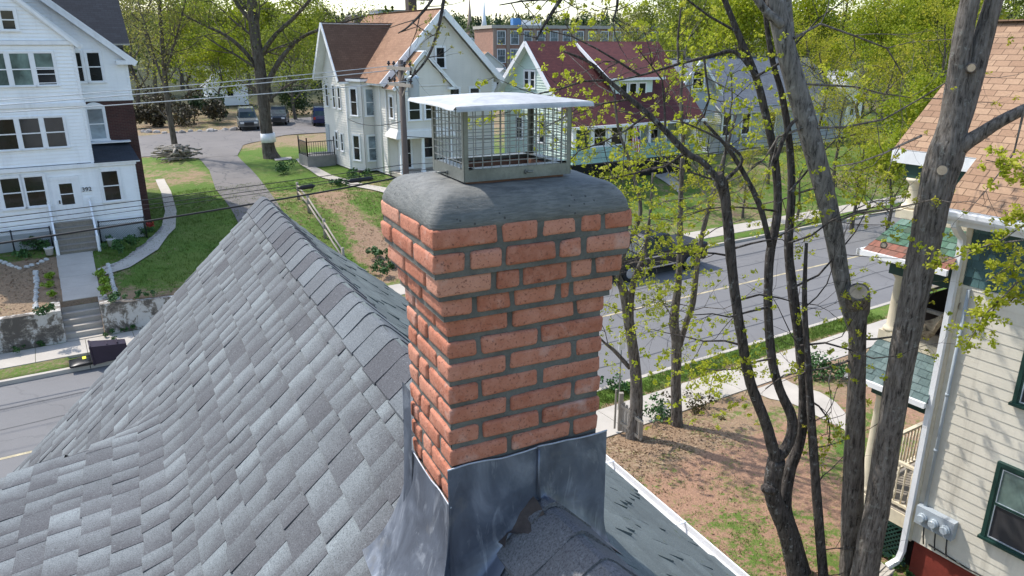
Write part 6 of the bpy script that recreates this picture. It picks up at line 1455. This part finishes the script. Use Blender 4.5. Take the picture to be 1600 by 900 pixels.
limb(mb, pxline([(1213, 722, 30), (1196, 660, 27), (1173, 600, 25), (1161, 540, 25), (1150, 470, 24), (1141, 390, 25), (1133, 310, 25), (1128, 288, 30), (1124, 270, 16)], YC, -.4, m=0.63), 14, 6, .13, 2)
limb(mb, pxline([(1214, 718, 28), (1233, 690, 27), (1238, 655, 25), (1219, 610, 22), (1206, 560, 22), (1200, 480, 22), (1203, 400, 22), (1215, 330, 21), (1212, 260, 20), (1199, 190, 19), (1181, 120, 18), (1152, 50, 16), (1124, -20, 14), (1090, -90, 12)], YC, .4, m=0.63), 14, 6, .11, 3)
limb(mb, pxline([(1256, 900, 40), (1240, 840, 34), (1227, 790, 31), (1233, 740, 29), (1249, 690, 27), (1257, 620, 26), (1250, 540, 25), (1238, 450, 24), (1232, 380, 22), (1237, 300, 20), (1233, 220, 17), (1222, 150, 15), (1206, 90, 14), (1196, 20, 12), (1190, -80, 10)], YC+.3, 0, m=0.63), 14, 6, .10, 4)
limb(mb, pxline([(1130, 290, 15), (1100, 255, 16), (1072, 238, 17), (1040, 205, 15), (1012, 178, 14), (985, 155, 14), (950, 125, 10), (922, 98, 8), (880, 80, 5)], YC-.4, 0, m=0.63), 10, 5, .1, 5); limb(mb, pxline([(1203, 385, 13), (1190, 330, 14), (1170, 285, 13), (1140, 235, 10), (1100, 190, 7)], YC, 0, m=0.63), 10, 4, .1, 6); limb(mb, pxline([(1185, 125, 12), (1150, 82, 10), (1110, 88, 9), (1060, 100, 7), (1000, 118, 5), (950, 128, 3)], YC+.2, 0, m=0.63), 8, 4, .08, 7); limb(mb, pxline([(1212, 250, 12), (1225, 215, 11), (1240, 190, 9), (1262, 180, 6)], YC, 0, m=0.63), 8, 4, .08, 8); limb(mb, pxline([(1128, 285, 12), (1160, 250, 8), (1120, 215, 6), (1065, 190, 4)], YC-.4, 0, m=0.63), 8, 4, .08, 9)
limb(mb, pxline([(1210, 765, 16), (1196, 763, 17), (1190, 762, 9)], YC-.1, 0), 10, 4, .15, 3); mb.build('trunk', BARKD, tC); mb = MB(); tips = []
for x, y, dx, dz, L in ((1128, 280, -.4, .9, 1.6), (1128, 285, -.8, .3, 1.4), (1140, 390, .8, .2, 1.4), (1150, 470, .9, .1, 1.6), (1141, 400, -.9, .2, 1.2), (1200, 480, -.8, .2, 1.6), (1206, 560, -.8, -.1, 1.3), (1250, 540, .9, .1, 1.6), (1238, 450, .9, .3, 1.8), (1232, 380, .8, .2, 1.5), (1215, 330, -.9, .2, 1.5), (1040, 205, -.3, .9, 1.6), (985, 155, -.8, -.2, 1.8), (950, 125, -.9, .1, 1.6), (1072, 238, -.6, -.6, 1.5), (1012, 178, -.5, -.7, 1.6), (1181, 120, .8, .3, 1.8), (1152, 50, -.8, .2, 2.2), (1060, 100, -.2, .8, 1.6), (1100, 90, -.2, -.8, 1.2), (1196, 20, .6, .6, 1.8), (1257, 620, .9, -.3, 1.2), (1233, 300, .9, .2, 1.6), (1000, 118, -.8, .3, 1.6), (1161, 540, -.9, -.1, 1.4)): grow(mb, at_Y(x, y, YC), Vector((dx, rr_.uniform(-.5, .5), dz)).normalized(), L, .02, 2, rr_, tips, .0, 4, .24)
mb.build('branches', BARKD, tC); ml = MB()
for p, d in tips:
    if rr_.random() < .9: floret(ml, p, rr_.uniform(.04, .09), 16, rr_, .055)
for x0, y0, x1, y1, n in ((1150, 600, 1280, 640, 0), (1130, 590, 1250, 560, 26), (1090, 600, 1180, 540, 30), (1120, 420, 1260, 590, 30), (1080, 150, 1200, 330, 30)):
    for k in range(n): q = at_Y(rr_.uniform(x0, x1), rr_.uniform(min(y0, y1), max(y0, y1)), YC+rr_.uniform(-.6, .5)); floret(ml, q, rr_.uniform(.04, .09), 16, rr_, .05)
ml.build('crown', FLORET, tC)
tD = thing('sapling', 'thin bare sapling just right of the dark multi stemmed tree', 'tree', at_Y(1290, 930, 11.5)); mb = MB(); limb(mb, pxline([(1296, 1000, 18), (1290, 930, 16), (1283, 860, 15), (1275, 760, 14), (1268, 660, 13), (1262, 560, 10), (1257, 470, 8), (1260, 380, 5)], 11.5), 9, 5, .07); mb.build('trunk', BARKD, tD); mb = MB(); tips = []
for x, y, dx, dz in ((1268, 660, .9, .5), (1275, 760, .8, .3), (1262, 560, -.7, .6), (1283, 860, .7, .5), (1270, 700, .9, .1), (1258, 480, .7, .6), (1288, 900, .8, .4)): grow(mb, at_Y(x, y, 11.5), Vector((dx, rr_.uniform(-.4, .4), dz)).normalized(), 1.3, .013, 1, rr_, tips, .03, 5, .2)
mb.build('branches', BARKD, tD)
# --- the two small maples at the near pavement
def street_tree(label, base_px, lines, Y, nspray, box, seed):
    r2 = random.Random(seed); t = thing('young_maple', label, 'tree', at_Y(base_px[0], base_px[1], Y), 'young maples along the near pavement'); mb = MB(); allp = []
    for ln in lines:
        P = limb(mb, pxline(ln, Y, r2.uniform(-.6, .8), .78), 10, 5, .08, seed); allp += P[len(P)//4:]
    mb.build('trunk', BARK, t); mb = MB(); tips = []
    for k in range(nspray):
        q = r2.choice(allp); grow(mb, Vector(q[:3]), Vector((r2.gauss(0, 1), r2.gauss(0, .7), r2.uniform(-.1, 1))).normalized(), r2.uniform(.9, 2.0), .014, 2, r2, tips, .03, 4, .22, (2, 4))
    mb.build('branches', BARK, t); ml = MB()
    for p, d in tips:
        if r2.random() < .68: floret(ml, p, r2.uniform(.04, .11), 16, r2, .06)
    for (x0, y0, x1, y1, n) in box:
        for k in range(n): floret(ml, at_Y(r2.uniform(x0, x1), r2.uniform(y0, y1), Y+r2.uniform(-.7, .7)), r2.uniform(.05, .12), 18, r2, .06)
    ml.build('crown', FLORET, t)
street_tree('twin trunked young maple with lime flowers, the one farther from the chimney', (1057, 655), [[(1058, 670, 24), (1056, 600, 20), (1057, 540, 20), (1053, 500, 19), (1060, 440, 13), (1062, 380, 12), (1064, 300, 10), (1067, 220, 8), (1064, 150, 6), (1070, 80, 4)], [(1062, 540, 12), (1072, 505, 12), (1083, 470, 12), (1091, 400, 10), (1106, 330, 9), (1130, 250, 7), (1150, 180, 5)]], at_z(1057, 658, .25).y, 27, [(1010, 440, 1085, 520, 26), (1060, 540, 1110, 600, 10), (960, 240, 1115, 330, 40), (1010, 330, 1110, 430, 12)], 31)
street_tree('forked young maple beside the picket fence, nearest the chimney', (985, 680), [[(988, 690, 32), (994, 640, 26), (993, 580, 23), (985, 520, 22), (976, 460, 20), (965, 425, 12), (982, 380, 9), (1001, 330, 8), (986, 260, 7), (966, 200, 5), (960, 140, 4)], [(992, 590, 14), (985, 500, 14), (990, 440, 12), (1005, 400, 9), (1015, 340, 6), (1020, 270, 4)], [(984, 575, 9), (960, 548, 8), (945, 536, 5), (930, 520, 3)]], at_z(986, 676, .25).y, 28, [(940, 470, 985, 580, 26), (905, 185, 1000, 330, 42), (930, 330, 1010, 420, 8)], 32)
# --- the tree with a white band and its neighbour with the brush pile
def med_tree(name, label, lines, Y, spr, leaf, per, size, spread, keep, seed, mat=BARK, L=(2, 4.5), lvl=2, up=.12):
    r2 = random.Random(seed); b = lines[0][1]; t = thing(name, label, 'tree', at_Y(b[0], b[1], Y)); mb = MB(); allp = []
    for ln in lines: P = limb(mb, pxline(ln, Y, r2.uniform(-2, 2) if ln is not lines[0] else 0, .60 if ln is lines[0] else .48), 12, 5, .07, seed); allp += P[int(len(P)*.45):]
    mb.build('trunk', mat, t); mb = MB(); tips = []
    for k in range(spr): q = r2.choice(allp); grow(mb, Vector(q[:3]), Vector((r2.gauss(0, 1), r2.gauss(0, 1), r2.uniform(-.1, .9))).normalized(), r2.uniform(*L), q[3]*.22+.010, lvl, r2, tips, up, 4, .2)
    mb.build('branches', mat, t); ml = MB(); leaves_at(ml, tips, per, size, spread, r2, keep); ml.build('crown', leaf, t); return t
YW = at_z(424, 247, 2.0).y
tW = med_tree('maple_tree', 'large tree with a white painted band round its trunk on the lawn beside the driveway', [[(427, 254, 60), (424, 246, 44), (420, 232, 34), (416, 200, 31), (411, 150, 30), (405, 100, 30), (398, 50, 28), (394, 0, 26), (390, -80, 20), (386, -160, 10)], [(410, 150, 18), (428, 110, 17), (450, 78, 14), (478, 55, 11), (520, 40, 8), (570, 25, 5)], [(405, 90, 16), (430, 55, 14), (462, 25, 12), (490, -10, 9), (510, -60, 6)], [(406, 110, 14), (380, 78, 13), (352, 55, 10), (320, 40, 7), (280, 20, 5)], [(398, 40, 15), (370, 5, 13), (345, -40, 10)], [(412, 165, 9), (440, 140, 8), (470, 122, 6)]], YW, 54, LV_MID, 7, .16, .36, .6, 41, BARKF)
p0, p1 = at_Y(420, 222, YW), at_Y(418, 208, YW); k = YW/ray(419, 215).y/1150; mb = MB(); mb.tube([p0, p1], [11.4*k, 10.8*k], 16); mb.build('painted_band', TRIMW, tW)
YV = at_z(277, 246, 2.0).y
med_tree('slender_tree', 'slender leaning tree with upright bare branches standing in the brush pile', [[(280, 252, 24), (277, 245, 17), (271, 215, 15), (262, 160, 14), (257, 110, 12), (252, 50, 10), (247, -30, 8), (243, -110, 5)], [(262, 150, 8), (245, 100, 7), (230, 50, 5), (215, 0, 3)], [(258, 120, 7), (275, 60, 6), (290, 0, 4)], [(264, 190, 5), (240, 160, 4), (215, 110, 3)]], YV, 46, LV_OLIVE, 6, .15, .3, .5, 42, BARKF, (2, 4), 2, .3)
mb = MB(); r2 = random.Random(9); c = at_z(276, 250, 2.0)
for i in range(90):
    a = r2.uniform(0, 6.28); q = c+Vector((r2.gauss(0, .62), r2.gauss(0, .5), r2.uniform(.05, 1.0))); d = Vector((math.cos(a), math.sin(a), r2.uniform(-.15, .15)))*r2.uniform(.3, .75); mb.tube([q-d, q+Vector((0, 0, r2.uniform(-.05, .1))), q+d], r2.uniform(.03, .09), 5)
o = mb.build('brush_pile', WOODG); tag(o, 'pile of cut grey branches round the foot of the slender tree', 'brush pile', None, 'stuff')
# --- woods behind: prototypes, then copies
def make_tree(name, label, loc, H, seed, leaf, per, size, spread, lvl=2, crown=.55, keep=1., bark=BARKF, grp=None, trunk_f=.3, n_l=8, cat='tree'):
    r2 = random.Random(seed); t = thing(name, label, cat, loc, grp); loc = Vector(loc); mb = MB(); tips = []; r0 = H*.017
    ax = [loc+Vector((r2.gauss(0, .12)*i, r2.gauss(0, .12)*i, H*.8*i/6-.2*(i == 0))) for i in range(7)]; mb.tube(ax, [r0*(1.25 if i == 0 else 1)*(1-.8*i/6) for i in range(7)], 8, cap=False); mb.build('trunk', bark, t); mb = MB()
    for k in range(n_l):
        f_ = trunk_f+(1-trunk_f)*(k+r2.random())/n_l; x = f_*6*.98; i = min(5, int(x)); q = ax[i].lerp(ax[i+1], x-i); a = k*2.4+r2.uniform(-.5, .5); rad = H*crown*(.36 if f_ > .85 else .5)*(1.15-f_*.55)
        grow(mb, q, Vector((math.cos(a), math.sin(a), .35+.8*f_)).normalized(), rad*r2.uniform(.8, 1.2), r0*.42*(1.2-f_), lvl, r2, tips, .1, 4, .18, (3, 4))
    mb.build('branches', bark, t); ml = MB(); leaves_at(ml, tips, per, size, spread, r2, keep); ml.build('crown', leaf, t); return t
def gp(px, depth, dz=0):
    z = 2.0
    for _ in range(3): p = ground_px(px, depth, z); z = hgt(*sn_of(p))
    return Vector((p.x, p.y, z+dz))
WL = [  # px, depth, height, kind, label
    (222, 82, 15, 1, 'olive budding tree nearest the white house brick wall'), (248, 104, 19, 1, 'tall olive tree behind the slender leaning tree'), (305, 90, 13, 0, 'bright yellow green tree right of the slender leaning tree'), (338, 104, 16, 0, 'tall yellow green tree behind the white garage'), (352, 86, 10, 0, 'low yellow green tree in front of the white garage'), (425, 108, 15, 0, 'bright yellow green tree directly behind the banded trunk'), (462, 84, 11, 2, 'mid green tree over the parking by the blue car'), (478, 104, 15, 0, 'yellow green tree right behind the beige house gable'), (285, 125, 20, 1, 'far olive tree with its top out of the picture, left wood'), (390, 128, 19, 2, 'far mid green tree left of the banded trunk top'), (196, 118, 19, 2, 'tree half hidden by the white house roof edge'), (545, 118, 11.5, 0, 'yellow green tree top showing above the brown roof'), (510, 140, 15, 2, 'far green tree above the brown gable end'),
    (1056, 92, 15, 2, 'mid green tree behind the maroon roof right end'), (1100, 100, 18, 0, 'bright green tree behind the left end of the slate roof'), (1150, 84, 17, 0, 'bright green tree behind the middle of the slate roof'), (1200, 98, 20, 2, 'tall mid green tree behind the pale leaning limb'), (1250, 82, 16, 0, 'bright green tree just right of the pale leaning limb'), (1295, 96, 19, 3, 'tall yellow tree behind the small white house'), (1345, 86, 17, 3, 'yellow tree right of the small white house'), (1395, 98, 19, 0, 'green tree left of the large forked trunk top'), (1440, 82, 17, 3, 'yellow tree behind the large forked trunk'), (1490, 92, 18, 0, 'green tree between the two forks of the large trunk'), (1560, 100, 18, 2, 'green tree above the cream house ridge'), (925, 120, 11, 1, 'bare olive tree between the mill and the maroon roof'), (975, 105, 14, 1, 'olive budding tree behind the maroon ridge'), (1010, 118, 16, 2, 'mid green tree behind the maroon ridge right part'), (852, 96, 5.5, 1, 'grey budding tree between the beige house and the mill'), (806, 90, 4.6, 1, 'small grey budding tree left of the maroon gable'),
    (1372, 56, 10, 3, 'yellow green tree across the street above the porch columns'), (1300, 50, 8.0, 3, 'yellow leaved tree on the bank right of the slate roofed house'), (1245, 44, 5.0, 3, 'low yellow tree on the bank behind the multi stemmed tree'), (1160, 44, 4.6, 3, 'low yellow tree in front of the grey house'), (1415, 46, 9, 0, 'green tree across the street nearest the cream porch'), (1340, 64, 12, 0, 'green tree between the small white house and the street'), (1060, 48, 3.6, 3, 'small yellow tree at the grey house corner'), (1450, 60, 13, 3, 'yellow tree behind the cream roof front edge'),
    (1275, 58, 9.5, 3, 'yellow tree right of the slate roof, before the small white house'), (1200, 50, 5.5, 3, 'yellow bushy tree before the grey house wall, between the two dark stems'), (1105, 50, 4.2, 3, 'small yellow tree before the grey gable window'), (1330, 42, 6.5, 3, 'yellow tree at the far pavement right of the leaning limb'), (1385, 40, 6.5, 0, 'small green tree at the far pavement nearest the porch columns'), (1255, 68, 11, 3, 'yellow tree hiding the right end of the slate roof'), (1420, 70, 14, 0, 'bright green tree above the porch roof edge'), (1025, 56, 5.0, 3, 'small yellow tree before the right end of the mint porch')]
PROT = {}
PR = {0: ('spring_tree', LV_BRIGHT, 26, .34, .70, 1.), 1: ('budding_tree', LV_OLIVE, 9, .24, .55, .85), 2: ('green_tree', LV_MID, 20, .34, .66, .95), 3: ('yellow_tree', LV_YEL, 16, .24, .5, .95)}
cnt = {}
for i, (px, dep, H, kd, lab) in enumerate(WL):
    loc = gp(px, dep); v = (kd, cnt.get(kd, 0) % 2); cnt[kd] = cnt.get(kd, 0)+1
    if v not in PROT:
        nm, lf, per, sz, sp_, kp = PR[kd]; PROT[v] = (make_tree(nm, lab, loc, H, 50+kd*3+v[1], lf, per, sz*H/16 if kd != 3 else .2, sp_*H/16, 2, .62, kp, BARKF, 'trees standing beyond the houses', .22, 10), H)
    else: o, h0 = PROT[v]; dup(o, loc, rng.uniform(0, 6.28), H/h0, lab)
# low dark brush at the edge of the parking, rocks
for px, dep, r_, h_, lab in ((236, 76, 2.6, 2.2, 'dark leafless brush left of the slender tree'), (300, 77, 2.8, 2.4, 'dark brush between the slender tree and the silver car'), (345, 80, 2.2, 2.8, 'dark green brush beside the silver car'), (462, 90, 3.0, 3.6, 'dark shrub mass left of the blue car'), (516, 96, 3.2, 4.4, 'dark shrub mass behind the blue car'), (262, 84, 3.2, 3.0, 'dark brush straight behind the slender tree')):
    p = gp(px, dep); mb = bush_mb(p, r_, h_, 1500, .34, px); o = mb.build('shrub', LV_DARK if px > 340 else leafmat('brown_brush', [(.03, .024, .016), (.075, .06, .035), (.12, .11, .05)], .1)); tag(o, lab, 'shrub', 'dark brush round the parking')
r2 = random.Random(77)
for i in range(12):
    px = 222+i*13+r2.uniform(-4, 4); p = at_z(px, 207-2*(px > 300)+r2.uniform(-2, 1), 2.05); mb = MB(); rock(mb, p, r2.uniform(.22, .5), i*7.3, r2.random(), .7); o = mb.build('boulder', STONEG); tag(o, 'grey field stone in the rough row along the back edge of the parking', 'stone', 'field stones edging the parking')
# shrubs and plants on the near side and the far bank
def shr(label, px, py, z, r_, h_, n, size, mat, seed, grp='shrubs beside the street'):
    p = at_z(px, py, z); p.z = hgt(*sn_of(p)); o = bush_mb(p, r_, h_, n, size, seed).build('shrub', mat); tag(o, label, 'shrub', grp)
shr('yellow flowering shrub between the pavement and the bare yard', 1118, 612, .25, .5, .85, 330, .09, FLORET, 91); shr('leafy green clump on the pavement edge behind the multi stemmed tree', 1286, 582, .25, .7, .75, 1100, .10, LEAFD, 92); shr('thin green undergrowth at the foot of the twin trunked maple', 1020, 646, .25, .7, .45, 420, .09, LEAFD, 93); shr('dark undergrowth between the two young maples', 1090, 632, .25, .8, .4, 420, .09, leafmat('brown_undergrowth', [(.04, .03, .015), (.09, .07, .03), (.12, .14, .04)], .1), 94); shr('green weeds at the foot of the cream house porch', 1392, 856, .35, .55, .25, 600, .07, LEAFD, 95); shr('green weeds beside the splash block', 1440, 905, .35, .5, .22, 500, .07, LEAFD, 96); shr('green plants at the kerb left of the picket fence', 958, 605, .2, .6, .35, 420, .09, LEAFD, 97)
for i, (px, py, r_, h_, m_, lab) in enumerate(((560, 280, .8, .6, LEAFD, 'green shrub at the foot of the beige house bay'), (530, 290, .6, .4, LEAFD, 'low green shrub beside the path at the beige house'), (600, 425, .9, .4, LEAFD, 'ground plants on the bank left of the chimney corbels'), (590, 400, .7, .35, LEAFD, 'leafy plants high on the bank left of the chimney'), (930, 285, 1.1, .8, LV_YEL, 'yellow flowering shrub right of the lighthouse ornament'), (1000, 300, 1.2, .6, LEAFD, 'green garden plants on the bank above the truck'), (960, 300, 1.0, .5, LEAFY, 'lime garden plants below the lighthouse ornament'), (1070, 300, 1.2, 1.0, LV_YEL, 'yellow shrub on the bank above the truck bed'), (1130, 310, 1.3, 1.0, LV_YEL, 'yellow shrub at the far pavement behind the burl trunk'), (1020, 250, 1.2, .9, LV_YEL, 'yellow shrub in front of the mint porch'), (900, 258, 1.0, .9, LEAFY, 'lime shrub under the porch corner of the maroon roofed house'), (445, 272, .7, .8, LEAFD, 'scruffy bush beside the driveway edge posts'), (1330, 300, 1.6, 1.4, LV_DARK, 'dark evergreen shrub on the far bank'))):
    p = at_z(px, py, 1.5); 
    for _ in range(4): p = at_z(px, py, hgt(*sn_of(p)))
    o = bush_mb(p, r_, h_, 520, .13, 130+i).build('shrub', m_); tag(o, lab, 'shrub', 'shrubs on the far bank')
# hanging twigs near the camera, top of the picture
tw = thing('overhanging_branch', 'thin budding branch hanging into the top of the picture over the beige roof', 'branch', at_depth(700, -120, 9)); mb = MB(); ml = MB(); tips = []; r2 = random.Random(8)
for ln in ([(720, -140, 10), (700, -40, 7), (686, 40, 5), (668, 90, 4), (642, 122, 3)], [(700, -40, 5), (668, 10, 4), (640, 40, 3), (622, 52, 2)], [(960, -140, 10), (905, -40, 7), (872, 5, 6), (850, 40, 4), (838, 62, 3)], [(905, -40, 5), (860, -5, 4), (815, 2, 3), (780, 8, 2)], [(960, -80, 6), (965, 0, 5), (958, 30, 3)]):
    P = spline([list(at_depth(x, y, 9))+[w_/2*9/1150] for x, y, w_ in ln], 5); mb.tube([q[:3] for q in P], [q[3] for q in P], 6)
    for k in range(7): q = r2.choice(P[4:]); grow(mb, Vector(q[:3]), Vector((r2.gauss(0, 1), r2.gauss(0, .5), r2.gauss(-.2, .7))).normalized(), r2.uniform(.25, .6), .007, 1, r2, tips, .05, 3, .2, (1, 2))
mb.build('twigs', BARKD, tw)
for p, d in tips:
    if r2.random() < .6: floret(ml, p, .035, 8, r2, .035)
ml.build('buds', LV_OLIVE, tw)
# far woods on the hills
def far_wood(name, lo, hi, n, label, cols, q, sz, seed):
    r2 = random.Random(seed); mb = MB()
    for i in range(n):
        dep = lo+(hi-lo)*r2.random()**.8; px = r2.uniform(-700, 2200)
        if dep < 215 and 640 < px < 1020: continue
        p = gp(px, dep); H = r2.uniform(8, 15)*(1.15 if r2.random() < .3 else 1); con = r2.random() < .35; w_ = H*(.20 if con else .36); tn = r2.random()
        for k in range(q):
            f_ = r2.random(); rr3 = w_*((1-f_)*1.1 if con else math.sin(math.pi*min(1, .15+f_*.9))**.6); a = r2.uniform(0, 6.28); x = p+Vector((math.cos(a)*rr3*r2.random()**.4, math.sin(a)*rr3*r2.random()**.4, H*(.08+.92*f_))); leaf_quad(mb, x, sz*(1.1-.4*f_), r2, cl((.12 if con else .3+.6*tn)+r2.uniform(-.12, .12)), .5)
    o = mb.build(name, leafmat(name+'_leaves', cols, .2)); tag(o, label, 'woods', None, 'stuff')
far_wood('distant_wood', 300, 1150, 2100, 'far wooded hills of mixed dark evergreen and spring green trees on the skyline', [(.018, .04, .024), (.06, .10, .035), (.12, .17, .04), (.2, .2, .08)], 46, 3.2, 61)
far_wood('middle_wood', 130, 300, 460, 'middle distance spring trees among the distant houses', [(.04, .07, .02), (.09, .13, .03), (.17, .20, .04), (.20, .18, .08)], 150, 1.1, 62)
# short grass tufts and dead leaves
def tufts(name, label, poly_fn, n, h, seed, mat):
    r2 = random.Random(seed); mb = MB(); k = 0
    while k < n:
        s, n_ = poly_fn(r2); g = zone(s, n_)[0]+.55*fb(s*1.0, n_*1.0, 1.6)
        k += 1
        if r2.random() > g*1.1-.15: continue
        z = hgt(s, n_)
        for _ in range(5):
            p = W(s+r2.gauss(0, .05), n_+r2.gauss(0, .05), z-.01); a = r2.uniform(0, 6.28); hh = h*r2.uniform(.5, 1.3); x = Vector((math.cos(a), math.sin(a), 0)); tip = p+Vector((r2.gauss(0, .4), r2.gauss(0, .4), 1)).normalized()*hh; mb.face([p-x*.008, p+x*.008, tip], None, cl(.5+r2.uniform(-.4, .4)))
    o = mb.build(name, mat); tag(o, label, 'grass', None, 'stuff')
GRM = leafmat('grass_blades', [(.05, .095, .012), (.10, .17, .022), (.19, .25, .05)], .25)
tufts('grass', 'patchy grass of the bare reddish yard', lambda r: (r.uniform(3, 12.5), r.uniform(3, 13.2)), 9000, .07, 5, GRM); tufts('grass', 'grass strip along the near kerb', lambda r: (r.uniform(6, 26), r.uniform(14.66, 15.56)), 6000, .10, 6, GRM); tufts('grass', 'lawn and tufts across the street', lambda r: (r.uniform(.8, 18), r.uniform(28.9, 46)), 16000, .11, 7, GRM)
mb = MB(); r2 = random.Random(15); DEADL = leafmat('dead_leaves', [(.10, .055, .03), (.22, .13, .07), (.40, .29, .19)], .1)
for i in range(5200):
    s, n_ = (r2.uniform(6.5, 14), r2.gauss(12.2, .7)) if r2.random() < .6 else (r2.uniform(3, 12), r2.uniform(4, 13))
    if n_ > 13.25: continue
    p = W(s, n_, hgt(s, n_)+.012); leaf_quad(mb, p, .06, r2, r2.random(), 3)
tag(mb.build('dead_leaves', DEADL), 'scattered brown dead leaves over the bare yard', 'leaf litter', None, 'stuff')
mb = MB(); r2 = random.Random(16)
for i in range(4200):
    s, n_ = (r2.uniform(-9, -.6), r2.uniform(29, 35.5)) if r2.random() < .5 else (r2.uniform(9, 18), r2.uniform(28.6, 40)); p = W(s, n_, hgt(s, n_)+.015); leaf_quad(mb, p, .09, r2, r2.random(), 3)
tag(mb.build('dead_leaves', DEADL), 'dry leaves over the bank and bare lawn across the street', 'leaf litter', None, 'stuff')
